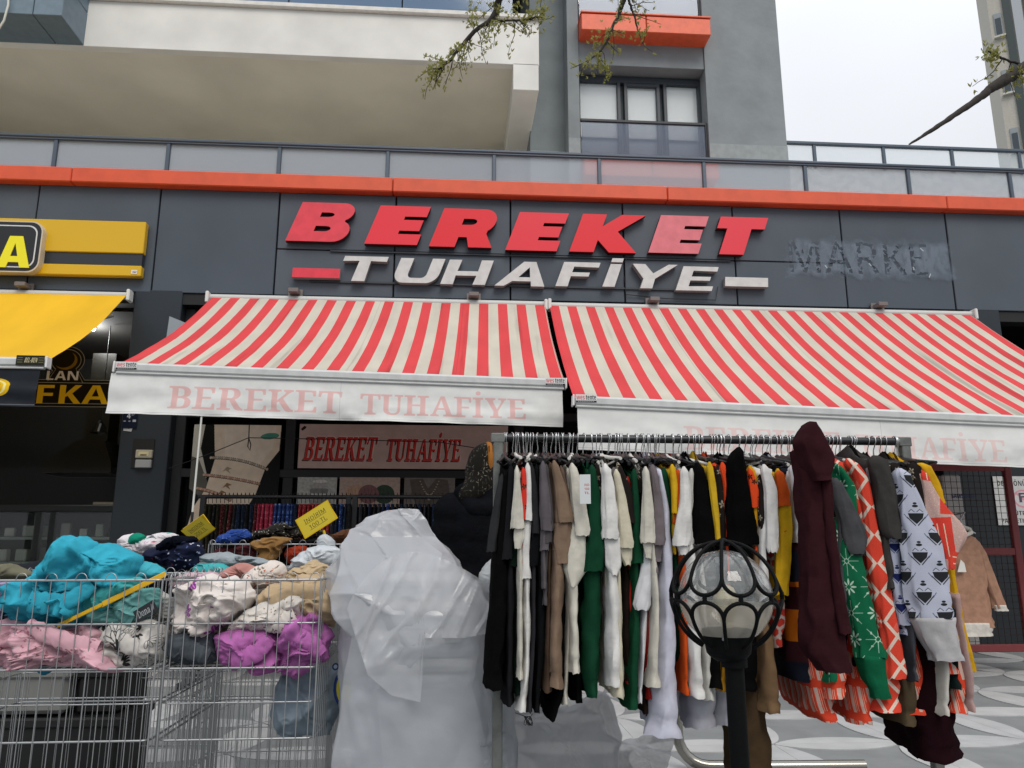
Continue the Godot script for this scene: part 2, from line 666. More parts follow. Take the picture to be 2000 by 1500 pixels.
func overcast() -> ImageTexture:
	var w := 512
	var h := 256
	var im := Image.create(w, h, false, Image.FORMAT_RGBF)
	var f := noise(21, 1.0, 5)
	for y in h:
		var el := PI * (0.5 - (y + 0.5) / h)
		for x in w:
			var az := TAU * x / w
			var d := Vector3(cos(el) * cos(az), sin(el), cos(el) * sin(az))
			var l: float
			if el >= 0.0:
				l = 1.35 * (0.78 + 1.5 * sin(el)) / 2.5
				l *= 1.0 + 0.10 * f.get_noise_3dv(d * Vector3(1.6, 3.2, 1.6))
				l = maxf(l, 0.5)
			else: l = 0.30
			im.set_pixel(x, y, Color(l * 0.955, l * 0.985, l * 1.04) if el >= 0 else Color(0.30, 0.30, 0.30))
	return ImageTexture.create_from_image(im)

# ---------------------------------------------------------------- ground
func pavement() -> void:
	var g := Shape.new()
	g.quad(Vector3(-60, 0, 40), Vector3(60, 0, 40), Vector3(60, 0, -90), Vector3(-60, 0, -90))
	var base := struct("pavement", g, paint("#7c7f80", 0.9, 0.0, 1.0, 0.0, 0.5))
	base.set_meta("label", "grey paved ground with inlaid pale petal shapes")
	# pale lens-shaped slabs that meet four by four, each in two halves with an open joint along its axis
	var pitch := 0.82
	var mats := [paint("#aeafaf", 0.85, 0, 1.0, 0.0, 0.5), paint("#b1b1b1", 0.85, 0, 1.0, 0.0, 0.4), paint("#aaabac", 0.85, 0, 1.0, 0.0, 0.6)]
	var meshes: Array = []
	for dir in 2:
		for m in 3:
			var s := Shape.new()
			var ax := Vector2.RIGHT.rotated(PI / 2.0 * dir)
			for half in [-1.0, 1.0]:
				var o := PackedVector2Array()
				var len := pitch * 0.965
				for k in 13:
					var u := 0.5 - 0.5 * cos(PI * k / 12.0)
					var c := (u - 0.5) * len
					var w: float = 0.15 * pow(1.0 - pow(2.0 * c / len, 2.0), 0.72)
					o.append(ax * c + ax.orthogonal() * half * maxf(w, 0.004))
				o.append(ax * len * 0.5 + ax.orthogonal() * half * 0.0012)
				o.append(-ax * len * 0.5 + ax.orthogonal() * half * 0.0012)
				s.prism(o, [], 0.006, Transform3D(Basis(Vector3.RIGHT, -PI / 2), Vector3.ZERO))
			meshes.append(s.mesh())
	var org := Vector3(2.77, 0.0, -4.94)
	for row in range(-6, 4):
		for col in range(-9, 7):
			var j := org + Vector3(col * pitch, 0, row * pitch)
			for dir in 2:
				var ax := Vector2.RIGHT.rotated(PI / 2.0 * dir)
				var c := j + Vector3(ax.x, 0, -ax.y) * pitch * 0.5
				# keep to what can be seen of the ground
				if c.z > -3.6 or c.z < -8.95 or c.x < -3.3 or c.x > 6.6: continue
				if c.z > -4.6 and (c.x < -2.0 or c.x > 3.6): continue
				part("petal_slab", meshes[dir * 3 + rng.randi() % 3], mats[rng.randi() % 3], base, c)

# ---------------------------------------------------------------- the shop building
var house: Node3D
func panel_mat(col: String) -> StandardMaterial3D:
	var m := paint(col, 0.42, 0.0, 1.0, 0.0, 0.13)
	m.metallic_specular = 0.4
	return m

func building() -> void:
	house = thing("shop_building", "dark grey clad building with shops below and flats with white balcony above", "building", Vector3(0, 0, -9.6))
	var fm := [panel_mat("#4c555f"), panel_mat("#49525c"), panel_mat("#4f5760")]
	# fascia of tall composite panels with open joints
	var x0 := -9.4
	var k := 0
	while x0 < 9.0:
		var s := Shape.new()
		var jut: float = rng.randf_range(-0.004, 0.004)
		if x0 > -2.5 and x0 < 4.0:
			s.box(Vector3(x0 + 0.715, 5.11, -9.04 + jut), Vector3(1.412, 0.73, 0.08), Basis.IDENTITY, 0.006)
			s.box(Vector3(x0 + 0.715, 4.44, -9.04 + jut * 0.5), Vector3(1.412, 0.58, 0.08), Basis.IDENTITY, 0.006)
		else:
			s.box(Vector3(x0 + 0.715, 4.815, -9.04 + jut), Vector3(1.412, 1.33, 0.08), Basis.IDENTITY, 0.006)
		part("fascia_panel", s, fm[k % 3], house)
		x0 += 1.43; k += 1
	var back := Shape.new()
	back.box(Vector3(-0.2, 4.85, -9.2), Vector3(18.6, 1.5, 0.2))
	part("fascia_backing", back, plain("#0c0d0f", 0.8), house)
	var slot := Shape.new()
	slot.box(Vector3(-0.2, 4.075, -9.12), Vector3(18.6, 0.13, 0.2))
	part("shutter_slot", slot, plain("#0b0c0e", 0.7), house)
	# orange coping in lengths
	var om := paint("#d4532f", 0.5, 0, 1.0, 0.0, 0.5)
	var xs := [-9.4, -4.7, -0.86, 2.6, 6.3, 9.2]
	for q in 5:
		var s := Shape.new()
		s.box(Vector3((xs[q] + xs[q + 1]) * 0.5, 5.575, -8.985), Vector3(xs[q + 1] - xs[q] - 0.006, 0.19, 0.21), Basis.IDENTITY, 0.012)
		part("orange_coping", s, om, house)
	# columns at street level
	var cm := panel_mat("#2b3239")
	for c in [[-3.86, -3.31], [6.42, 6.9], [-9.4, -8.9]]:
		var s := Shape.new()
		s.box(Vector3((c[0] + c[1]) * 0.5, 2.09, -9.1), Vector3(c[1] - c[0], 4.18, 0.2), Basis.IDENTITY, 0.008)
		part("column", s, cm, house)
	var sl := Shape.new()
	sl.box(Vector3(-0.2, 5.56, -12.6), Vector3(18.6, 0.12, 6.9))
	part("terrace_floor", sl, paint("#d8d5cc", 0.9, 0, 1.0), house)
	var sd := Shape.new()
	sd.box(Vector3(-9.45, 2.7, -12.0), Vector3(0.1, 5.6, 6.0)); sd.box(Vector3(9.25, 2.7, -12.0), Vector3(0.1, 5.6, 6.0)); sd.box(Vector3(-0.1, 2.7, -15.0), Vector3(18.6, 5.6, 0.1))
	part("ground_floor_wall", sd, paint("#1c1f22", 0.9), house)

func upper_floors() -> void:
	var wm := paint("#868d90", 0.9, 0, 1.0, 0.08, 0.25)
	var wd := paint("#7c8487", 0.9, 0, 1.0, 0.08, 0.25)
	# tower volume with the window bay cut out
	var s := Shape.new()
	s.box(Vector3(1.68, 10.3, -12.5), Vector3(0.175, 9.4, 4.0))
	s.box(Vector3(4.37, 10.3, -12.5), Vector3(1.22, 9.4, 4.0))
	s.box(Vector3(2.765, 10.3, -12.7), Vector3(1.99, 9.4, 3.6))
	part("tower_wall", s, wm, house)
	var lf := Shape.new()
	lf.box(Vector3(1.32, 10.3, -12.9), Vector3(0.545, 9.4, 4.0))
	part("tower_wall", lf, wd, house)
	# newer paint low on the wall
	var lo := Shape.new()
	lo.box(Vector3(4.37, 6.4, -10.495), Vector3(1.226, 1.62, 0.012))
	var l2 := Shape.new()
	l2.box(Vector3(1.68, 6.4, -10.495), Vector3(0.18, 1.64, 0.012))
	var l3 := Shape.new()
	l3.box(Vector3(1.32, 6.42, -10.895), Vector3(0.54, 1.58, 0.012))
	for q in [lo, l2, l3]: part("repainted_strip", q, paint("#949b9d", 0.9, 0, 1.0), house)
	# lintel, ledges and windows of the bay
	for fl in [0.0, 2.95]:
		var b := Shape.new()
		b.box(Vector3(2.765, 8.72 + fl, -10.68), Vector3(1.984, 0.44, 0.3), Basis.IDENTITY, 0.004)
		part("lintel", b, wm, house)
		var g := Shape.new()
		var y: float = 6.62 if fl == 0.0 else 9.02
		g.box(Vector3(2.275, y, -10.4), Vector3(1.0, 0.28, 0.36), Basis.IDENTITY, 0.01)
		g.box(Vector3(3.285, y, -10.4), Vector3(1.0, 0.28, 0.36), Basis.IDENTITY, 0.01)
		g.box(Vector3(2.78, y + 0.165, -10.4), Vector3(2.03, 0.025, 0.39), Basis.IDENTITY, 0.004)
		part("orange_ledge", g, paint("#e35f38", 0.45), house)
		window_at(Vector3(2.775, 6.8 if fl == 0.0 else 9.2, -10.82), fl > 0.0)
	# white balcony with its deep soffit
	var bm := paint("#e2e1dc", 0.85, 0, 1.0, 0.0, 0.15)
	var f := Shape.new()
	f.box(Vector3(-4.1, 8.3, -9.86), Vector3(10.35, 0.72, 0.12), Basis.IDENTITY, 0.006)
	f.box(Vector3(0.885, 7.75, -10.9), Vector3(0.365, 0.42, 2.2), Basis.IDENTITY, 0.006)
	part("balcony_parapet", f, bm, house)
	var cp := Shape.new()
	cp.box(Vector3(-4.1, 8.7, -9.84), Vector3(10.42, 0.075, 0.2), Basis.IDENTITY, 0.01)
	part("parapet_coping", cp, paint("#dedcd6", 0.8, 0, 1.0), house)
	var so := Shape.new()
	so.box(Vector3(-4.1, 8.02, -12.5), Vector3(10.34, 0.14, 5.2))
	part("balcony_soffit", so, paint("#e4dfd0", 0.9, 0, 1.0, 0.0, 0.08), house)
	var bw := Shape.new()
	bw.box(Vector3(-4.1, 6.8, -15.0), Vector3(10.4, 2.6, 0.2))
	bw.box(Vector3(0.95, 6.6, -12.2), Vector3(0.25, 2.0, 0.5))
	part("recess_wall", bw, paint("#d8d4c6", 0.9, 0, 2.0, 0.2), house)
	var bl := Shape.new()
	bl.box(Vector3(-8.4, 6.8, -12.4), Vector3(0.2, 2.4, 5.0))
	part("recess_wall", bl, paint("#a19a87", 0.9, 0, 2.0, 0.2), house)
	# blue glass above the white parapet
	for k in 6:
		var gl := Shape.new()
		gl.box(Vector3(-8.2 + k * 1.62, 9.3, -9.9), Vector3(1.6, 1.1, 0.02))
		part("balcony_glass", gl, clear("#5e7896", 0.85, 0.08), house)
	var gr := Shape.new()
	gr.box(Vector3(-4.1, 9.9, -9.9), Vector3(10.3, 0.08, 0.08)); gr.box(Vector3(-4.1, 11.2, -12.0), Vector3(10.3, 0.2, 4.6))
	part("balcony_glass_rail", gr, plain("#3c444c", 0.5), house)
	var up := Shape.new()
	up.box(Vector3(-4.1, 11.0, -13.2), Vector3(10.3, 4.0, 0.2))
	part("upper_wall", up, paint("#5c6670", 0.8), house)
	# clad duct at the end of the balcony
	var dm := paint("#6d7f8c", 0.45, 0.1, 1.0)
	for q in [[-6.4, 8.62, 1.18, 0.9], [-5.62, 8.62, 0.36, 0.9]]:
		var d := Shape.new()
		d.box(Vector3(q[0] + 0.2, 8.2, -9.5), Vector3(q[2], 0.5, 0.62), Basis.IDENTITY, 0.008)
		d.box(Vector3(q[0] + 0.2, 9.0, -9.5), Vector3(q[2], 1.08, 0.62), Basis.IDENTITY, 0.008)
		part("duct_panel", d, dm, house)
	var cord := Shape.new()
	cord.tube(PackedVector3Array([spot(20, -60, -9.15), spot(16, 10, -9.15), spot(8, 40, -9.15), spot(-6, 62, -9.17)]), 0.014, 6)
	part("white_cable", cord, plain("#c9cabf", 0.6), house)

func window_at(c: Vector3, blue: bool) -> void:
	# three lights with a glazed guard in front; c is the middle of the sill
	var w := MeshInstance3D.new()
	var fr := Shape.new()
	var H := 1.62
	for x in [-0.975, -0.33, -0.22, 0.3, 0.41, 0.965]:
		fr.box(c + Vector3(x, H * 0.5, 0.0), Vector3(0.055, H, 0.09), Basis.IDENTITY, 0.006)
	fr.box(c + Vector3(0, H, 0), Vector3(1.98, 0.10, 0.1), Basis.IDENTITY, 0.006)
	fr.box(c + Vector3(0, 0.03, 0), Vector3(1.98, 0.08, 0.1), Basis.IDENTITY, 0.006)
	fr.box(c + Vector3(0.04, H - 0.08, 0.02), Vector3(0.5, 0.05, 0.06), Basis.IDENTITY, 0.006)
	var win := part("window", fr, plain("#343b43", 0.45), house)
	for p in [[-0.655, 0.60], [0.04, 0.47], [0.69, 0.51]]:
		var g := Shape.new()
		g.box(c + Vector3(p[0], H * 0.5, -0.01), Vector3(p[1], H - 0.1, 0.008))
		part("pane", g, clear("#8fa3ab", 0.08, 0.03), win)
		var b := Shape.new()
		b.box(c + Vector3(p[0], 1.12, -0.03), Vector3(p[1] + 0.04, 0.95, 0.012))
		part("roller_blind", b, plain("#f2f5f4", 0.9), win)
		var l := Shape.new()
		l.box(c + Vector3(p[0], 0.3, -0.07), Vector3(p[1] + 0.04, 0.75, 0.01))
		part("roller_blind", l, plain("#c4ced6", 0.9), win)
	var gg := Shape.new()
	gg.box(c + Vector3(0, 0.38, 0.24), Vector3(1.94, 0.74, 0.012))
	part("guard_glass", gg, clear("#5e7896", 0.85, 0.06) if blue else clear("#67758a", 0.42, 0.04), win)
	var gr := Shape.new()
	gr.box(c + Vector3(0, 0.77, 0.24), Vector3(1.97, 0.045, 0.05), Basis.IDENTITY, 0.006)
	gr.box(c + Vector3(0.975, 0.38, 0.22), Vector3(0.05, 0.8, 0.09), Basis.IDENTITY, 0.006)
	part("guard_rail", gr, plain("#252b31", 0.5), win)
	w.free()

func railings() -> void:
	var rm := plain("#4c5763", 0.4, 0.3)
	var r := thing("glass_railing", "long grey glass railing along the terrace edge above the orange coping", "railing", Vector3(0, 5.67, -8.98))
	var xs := [-9.1, -7.7, -6.33, -4.97, -3.63, -2.28, -0.94, 0.40, 1.75, 3.12, 4.47, 5.87, 7.28, 8.7]
	for k in xs.size():
		var p := Shape.new()
		p.box(Vector3(xs[k], 5.88, -8.98), Vector3(0.045, 0.46, 0.05), Basis.IDENTITY, 0.005)
		part("post", p, rm, r)
		if k < xs.size() - 1:
			var g := Shape.new()
			g.box(Vector3((xs[k] + xs[k + 1]) * 0.5, 5.885, -8.99), Vector3(xs[k + 1] - xs[k] - 0.05, 0.43, 0.01))
			part("glass_pane", g, clear("#aab4be", 0.50, 0.06), r)
	var t := Shape.new()
	t.box(Vector3(-0.2, 6.105, -8.97), Vector3(18.2, 0.04, 0.07), Basis.IDENTITY, 0.01)
	t.box(Vector3(-0.2, 6.072, -8.97), Vector3(18.2, 0.012, 0.05))
	part("top_rail", t, rm, r)
	# second railing on a parapet further back
	var q := thing("glass_railing", "thin glass railing on a pale parapet behind the terrace beside the tower", "railing", Vector3(8, 8.2, -12.9))
	for k in 6:
		var p := Shape.new()
		var x: float = 5.4 + k * 1.36 - 0.12
		p.box(Vector3(x + 1.36, 8.42, -12.9), Vector3(0.06, 0.5, 0.05), Basis.IDENTITY, 0.005)
		part("post", p, rm, q)
		var g := Shape.new()
		g.box(Vector3(x + 0.68, 8.42, -12.91), Vector3(1.3, 0.44, 0.01))
		part("glass_pane", g, clear("#c9d6dd", 0.25, 0.04), q)
	var u := Shape.new()
	u.box(Vector3(9.0, 8.66, -12.9), Vector3(8.2, 0.06, 0.08), Basis.IDENTITY, 0.01)
	part("top_rail", u, rm, q)
	var pw := Shape.new()
	pw.box(Vector3(9.0, 6.9, -13.0), Vector3(8.4, 2.55, 0.2))
	part("terrace_parapet", pw, paint("#d6d8d6", 0.9, 0, 2.0), house)

func far_tower() -> void:
	var o := thing("tower_block", "tall beige tower block with dark vertical strips rising behind the terrace", "building", Vector3(32.62, 0, -40))
	var wm := paint("#b5b2a8", 0.9, 0, 1.0)
	var s := Shape.new()
	s.box(Vector3(6.0, 25, -6), Vector3(12.0, 64, 12))
	part("wall", s, wm, o, Vector3.ZERO)
	for x in [0.95, 2.0]:
		var d := Shape.new()
		d.box(Vector3(x, 25, 0.03), Vector3(0.42, 64, 0.14))
		part("dark_strip", d, plain("#2d3a3a", 0.5), o, Vector3.ZERO)
	var e := Shape.new()
	e.box(Vector3(1.47, 25, 0.02), Vector3(0.5, 64, 0.1))
	part("grey_strip", e, plain("#a4abb0", 0.6), o, Vector3.ZERO)
	for k in 8:
		var w := Shape.new()
		var y := 21.0 + k * 3.9
		w.box(Vector3(0.42, y, 0.02), Vector3(0.42, 1.6, 0.08), Basis.IDENTITY, 0.01)
		var win := part("window", w, plain("#868e92", 0.5), o, Vector3.ZERO)
		var g := Shape.new()
		g.box(Vector3(0.42, y - 0.1, 0.07), Vector3(0.3, 1.1, 0.02))
		part("pane", g, plain("#39434a", 0.1), win, Vector3.ZERO)
		var l := Shape.new()
		l.box(Vector3(0.42, y - 0.85, 0.1), Vector3(0.6, 0.1, 0.25))
		part("sill", l, plain("#c3c1b8", 0.8), win, Vector3.ZERO)
	o.rotation.y = deg_to_rad(-36.0)

# ---------------------------------------------------------------- shop front under the awnings
func store_front() -> void:
	var km := plain("#0f1215", 0.5)
	var s := Shape.new()
	# dark frame members between the panels
	for x in [-3.25, -1.98, 0.72, 2.1, 3.5, 4.25]: s.box(Vector3(x, 2.0, -9.2), Vector3(0.12, 4.0, 0.1), Basis.IDENTITY, 0.006)
	for y in [2.72, 2.02]: s.box(Vector3(0.55, y, -9.19), Vector3(7.5, 0.1, 0.1), Basis.IDENTITY, 0.006)
	part("shop_front_frame", s, km, house)
	for q in [[-3.19, -2.04], [-1.92, -0.6], [-0.6, 0.66], [0.78, 2.04], [2.16, 3.44], [3.56, 4.19], [4.31, 6.4]]:
		var w := Shape.new()
		w.box(Vector3((q[0] + q[1]) * 0.5, 1.02, -9.24), Vector3(q[1] - q[0], 1.92, 0.012))
		w.box(Vector3((q[0] + q[1]) * 0.5, 3.35, -9.24), Vector3(q[1] - q[0], 1.3, 0.012))
		part("shop_window", w, shop_glass("#07090b", 0.75), house)
	var b := Shape.new()
	b.box(Vector3(1.55, 2.0, -9.9), Vector3(9.7, 4.0, 0.1))
	part("shop_back_wall", b, plain("#0e1012", 0.9), house)

func neighbour_shop() -> void:
	# dim shop behind glass, with a cold counter along the window
	var s := Shape.new()
	s.box(Vector3(-6.4, 2.05, -9.22), Vector3(5.1, 3.9, 0.012))
	part("shop_window", s, shop_glass("#080a09", 0.1), house)
	var w := Shape.new()
	w.box(Vector3(-6.4, 2.05, -11.9), Vector3(5.2, 4.0, 0.1))
	w.box(Vector3(-3.72, 2.05, -10.6), Vector3(0.1, 4.0, 2.6)); w.box(Vector3(-8.9, 2.05, -10.6), Vector3(0.1, 4.0, 2.6))
	part("shop_back_wall", w, plain("#191b19", 0.9), house)
	var c := Shape.new()
	c.box(Vector3(-6.4, 4.02, -10.6), Vector3(5.2, 0.06, 2.6))
	c.box(Vector3(-6.4, 0.03, -10.6), Vector3(5.2, 0.06, 2.6))
	part("shop_ceiling", c, plain("#24231f", 0.9), house)
	# cold counter
	var f := thing("display_fridge", "glass fronted cold counter with packets inside the dark neighbouring shop", "fridge", Vector3(-4.9, 0, -9.7))
	var p := Shape.new()
	for x in [-6.3, -4.86, -4.7, -3.95]: p.box(Vector3(x, 0.95, -9.45), Vector3(0.07, 1.3, 0.07), Basis.IDENTITY, 0.006)
	p.box(Vector3(-5.1, 1.62, -9.6), Vector3(2.5, 0.08, 0.5), Basis.IDENTITY, 0.01); p.box(Vector3(-5.1, 0.4, -9.6), Vector3(2.5, 0.5, 0.5))
	p.box(Vector3(-5.1, 1.0, -9.9), Vector3(2.5, 1.3, 0.03))
	part("cabinet", p, plain("#1d2421", 0.5), f)
	for y in [1.0, 1.28]:
		var q := Shape.new()
		q.box(Vector3(-5.1, y, -9.66), Vector3(2.4, 0.03, 0.36))
		part("shelf", q, plain("#8fa39b", 0.4), f)
		for k in 11:
			var pk := Shape.new()
			var hh := rng.randf_range(0.08, 0.17)
			pk.box(Vector3(-6.1 + k * 0.21 + rng.randf_range(-0.03, 0.03), y + 0.02 + hh * 0.5, -9.6 + rng.randf_range(-0.06, 0.05)), Vector3(rng.randf_range(0.08, 0.15), hh, 0.08), Basis(Vector3.UP, rng.randf_range(-0.2, 0.2)), 0.01)
			part("packet", pk, plain(["#d3ded6", "#b3c1b8", "#8b968f", "#dfe3d9"][k % 4], 0.6), f)
	for x in [-5.58, -4.3]:
		var g := Shape.new()
		g.box(Vector3(x, 1.0, -9.42), Vector3(1.2, 1.2, 0.008))
		part("sliding_glass", g, clear("#33443d", 0.10, 0.03), f)
	var lb := Shape.new()
	lb.box(spot(202, 983, -9.33), Vector3(0.23, 0.03, 0.01))
	part("price_strip", lb, plain("#8a8272", 0.6), f)
	# cooker hood and lamps
	var h := thing("extractor_hood", "dark pyramid shaped extractor hood hanging inside the neighbouring shop", "hood", Vector3(-4.8, 2.1, -10.2))
	var hs := Shape.new()
	var a := spot(88, 925, -10.2)
	var b := spot(222, 930, -10.2)
	hs.prism(PackedVector2Array([Vector2(a.x, a.y), Vector2(b.x, a.y), Vector2(b.x, a.y + 0.12), Vector2(b.x - 0.12, a.y + 0.42), Vector2(a.x + 0.4, a.y + 0.42), Vector2(a.x, a.y + 0.12)]), [], 0.6, Transform3D(Basis.IDENTITY, Vector3(0, 0, -10.7)), true)
	part("canopy", hs, plain("#1d1a11", 0.35, 0.4), h)
	var ds := Shape.new()
	ds.box(Vector3(b.x - 0.3, a.y + 1.0, -10.4), Vector3(0.3, 1.2, 0.3))
	part("flue", ds, plain("#16150f", 0.4, 0.4), h)
	var l := thing("pendant_lamp", "black cone pendant lamp with white glint above the counter", "lamp", spot(195, 832, -9.9))
	var ls := Shape.new()
	var lp := spot(193, 846, -9.9)
	ls.lathe(lp, PackedVector2Array([Vector2(0.10, 0), Vector2(0.05, 0.12), Vector2(0.02, 0.16)]), 20)
	part("lamp_shade", ls, plain("#101114", 0.15), l)
	var tb := Shape.new()
	tb.tube(PackedVector3Array([spot(192, 842, -9.78), spot(197, 827, -9.78)]), 0.012, 8)
	part("tube", tb, plain("#d9dde0", 0.2), l)
	var co := Shape.new()
	co.tube(PackedVector3Array([lp + Vector3(0, 0.15, 0), lp + Vector3(0, 1.4, 0)]), 0.006, 6)
	part("cord", co, plain("#0d0d0d", 0.6), l)
	var sp := thing("ceiling_lamp", "small round white lamp glowing on the ceiling behind the yellow awning", "lamp", spot(174, 638, -10.0))
	var e := Shape.new()
	e.lathe(spot(174, 640, -10.0), PackedVector2Array([Vector2(0.005, -0.03), Vector2(0.07, -0.025), Vector2(0.08, 0.0), Vector2(0.08, 0.04)]), 24)
	var em := plain("#f4f6ff", 0.4)
	em.emission_enabled = true; em.emission = Color("#eef2ff"); em.emission_energy_multiplier = 2.5
	part("diffuser", e, em, sp)
	var om := OmniLight3D.new()
	om.name = "ceiling_lamp_glow"
	om.position = spot(174, 650, -10.0) + Vector3(0, -0.02, 0)
	om.light_energy = 1.3; om.light_size = 0.07; om.omni_range = 8.0; om.shadow_enabled = true; om.omni_attenuation = 2.0
	add_child(om)
	# window sticker: brown board outline with lettering, on the glass
	var st := thing("window_sticker", "brown shop sticker with yellow lettering on the neighbouring shop window", "sign", spot(120, 740, -9.19))
	var im := new_img(768, 512, "#00000000")
	var dk := Color("#17110c")
	var ln := Color("#8f8a80")
	for st2 in [[0.0, ln], [5.0, dk], [24.0, ln], [29.0, dk]]:
		var g: float = st2[0]
		fill_poly(im, oval(Vector2(380, 130), 130 - g, 120 - g, 0, 40), st2[1])
		fill_poly(im, PackedVector2Array([Vector2(240 + g, 300), Vector2(300 + g * 0.5, 200), Vector2(465 - g * 0.5, 190), Vector2(540 - g, 310)]), st2[1])
		fill_poly(im, round_rect(Rect2(-40 + g, 285 + g, 790 - g * 2, 222 - g * 2), maxf(30 - g * 0.5, 6)), st2[1])
	fill_poly(im, oval(Vector2(378, 130), 80, 75, 0, 30), Color("#7c5c1d"))
	fill_poly(im, oval(Vector2(362, 116), 76, 72, 0, 30), dk)
	write(im, "LAN", Rect2(255, 216, 222, 74), Color("#d6cdc4"))
	write(im, "FKA", Rect2(205, 330, 500, 150), Color("#e0ad1a"))
	var q := Shape.new()
	var tl := spot(28, 672, -9.19)
	var br := spot(227, 797, -9.19)
	q.quad(Vector3(tl.x, br.y, -9.19), Vector3(br.x, br.y, -9.19), Vector3(br.x, tl.y, -9.19), Vector3(tl.x, tl.y, -9.19))
	var pm := printed(im, 0.4, false)
	pm.transparency = BaseMaterial3D.TRANSPARENCY_ALPHA_SCISSOR
	pm.alpha_scissor_threshold = 0.5
	part("print", q, pm, st)

# ---------------------------------------------------------------- raised letter signs
func V(a: Array) -> PackedVector2Array:
	var o := PackedVector2Array()
	for k in range(0, a.size(), 2): o.append(Vector2(a[k], a[k + 1]))
	return o

func arc(c: Vector2, rx: float, ry: float, a0: float, a1: float, count := 10) -> PackedVector2Array:
	var o := PackedVector2Array()
	for k in count + 1:
		var a := deg_to_rad(lerpf(a0, a1, float(k) / count))
		o.append(c + Vector2(cos(a) * rx, sin(a) * ry))
	return o

func glyph(ch: String, fat: bool) -> Array:
	# outline and holes in a frame one unit high
	var o := PackedVector2Array()
	var h: Array = []
	if fat:
		match ch:
			"B":
				o = V([0, 0, 1.0, 0]); o.append_array(arc(Vector2(1.08, 0.27), 0.32, 0.27, -90, 68)); o.append_array(arc(Vector2(1.02, 0.76), 0.31, 0.24, -55, 90)); o.append_array(V([0, 1]))
				var a := V([0.56, 0.63]); a.append_array(arc(Vector2(0.76, 0.69), 0.13, 0.06, -90, 90, 6)); a.append_array(V([0.56, 0.75])); h.append(a)
				var b := V([0.56, 0.26]); b.append_array(arc(Vector2(0.80, 0.33), 0.14, 0.07, -90, 90, 6)); b.append_array(V([0.56, 0.40])); h.append(b)
			"E": o = V([0, 0, 1.26, 0, 1.26, 0.27, 0.70, 0.27, 0.70, 0.36, 1.18, 0.36, 1.18, 0.64, 0.70, 0.64, 0.70, 0.73, 1.22, 0.73, 1.22, 1, 0, 1])
			"R":
				o = V([0, 0, 0.62, 0, 0.62, 0.26, 0.82, 0.26, 0.95, 0, 1.52, 0, 1.26, 0.36]); o.append_array(arc(Vector2(1.02, 0.68), 0.37, 0.32, -48, 90)); o.append_array(V([0, 1]))
				var a := V([0.58, 0.58]); a.append_array(arc(Vector2(0.80, 0.66), 0.13, 0.08, -90, 90, 6)); a.append_array(V([0.58, 0.74])); h.append(a)
			"K": o = V([0, 0, 0.6, 0, 0.6, 0.32, 0.98, 0, 1.66, 0, 1.02, 0.55, 1.58, 1, 0.98, 1, 0.6, 0.68, 0.6, 1, 0, 1])
			"T": o = V([0.26, 0, 0.88, 0, 0.88, 0.69, 1.22, 0.69, 1.22, 1, 0, 1, 0, 0.69, 0.26, 0.69])
	else:
		match ch:
			"T": o = V([0.62, 0, 1.12, 0, 1.05, 0.82, 1.66, 0.80, 1.66, 1, 0, 1, 0, 0.80, 0.62, 0.82])
			"U":
				o = V([0, 1, 0, 0.42]); o.append_array(arc(Vector2(0.42, 0.42), 0.42, 0.42, 180, 270, 8)); o.append_array(V([1.28, 0])); o.append_array(arc(Vector2(1.28, 0.42), 0.42, 0.42, 270, 360, 8)); o.append_array(V([1.70, 1, 1.22, 1, 1.22, 0.4]))
				o.append_array(arc(Vector2(1.04, 0.38), 0.18, 0.18, 0, -90, 5)); o.append_array(arc(Vector2(0.68, 0.38), 0.18, 0.18, 270, 180, 5)); o.append_array(V([0.5, 1]))
			"H": o = V([0, 0, 0.48, 0, 0.46, 0.36, 1.26, 0.36, 1.24, 0, 1.72, 0, 1.70, 1, 1.24, 1, 1.26, 0.54, 0.46, 0.54, 0.48, 1, 0, 1])
			"A":
				o = V([0, 0, 0.36, 0, 0.62, 0.2, 1.34, 0.2, 1.42, 0, 1.94, 0, 1.28, 1, 0.80, 1])
				h.append(V([0.80, 0.36, 1.26, 0.36, 1.10, 0.78]))
			"F": o = V([0, 0, 0.48, 0, 0.46, 0.42, 1.16, 0.42, 1.16, 0.58, 0.46, 0.58, 0.46, 0.82, 1.44, 0.80, 1.44, 1, 0, 1])
			"I": o = V([0, 0, 0.48, 0, 0.46, 0.94, 0.02, 0.94])
			"Y": o = V([0.62, 0, 1.10, 0, 1.08, 0.40, 1.80, 1, 1.44, 1, 0.94, 0.62, 0.50, 1, 0, 1, 0.62, 0.40])
			"E": o = V([0, 0, 1.44, 0, 1.44, 0.19, 0.46, 0.17, 0.46, 0.42, 1.24, 0.42, 1.24, 0.58, 0.46, 0.58, 0.46, 0.83, 1.42, 0.81, 1.42, 1, 0, 1])
	return [o, h]

func raised(called: String, o: PackedVector2Array, h: Array, base: Vector3, tall: float, shear: float, wide: float, face: Material, side: Material, par: Node3D) -> void:
	# a box letter: side walls and a slightly proud face
	var xf := Transform3D(Basis(Vector3(tall * wide, 0, 0), Vector3(tall * shear, tall, 0), Vector3(0, 0, 1)), base)
	var s := Shape.new()
	s.prism(o.duplicate(), h, 0.075, xf)
	var l := part(called, s, side, par)
	var f := Shape.new()
	f.prism(o.duplicate(), h, 0.012, xf.translated(Vector3(0, 0, 0.076)))
	part("letter_face", f, face, l)

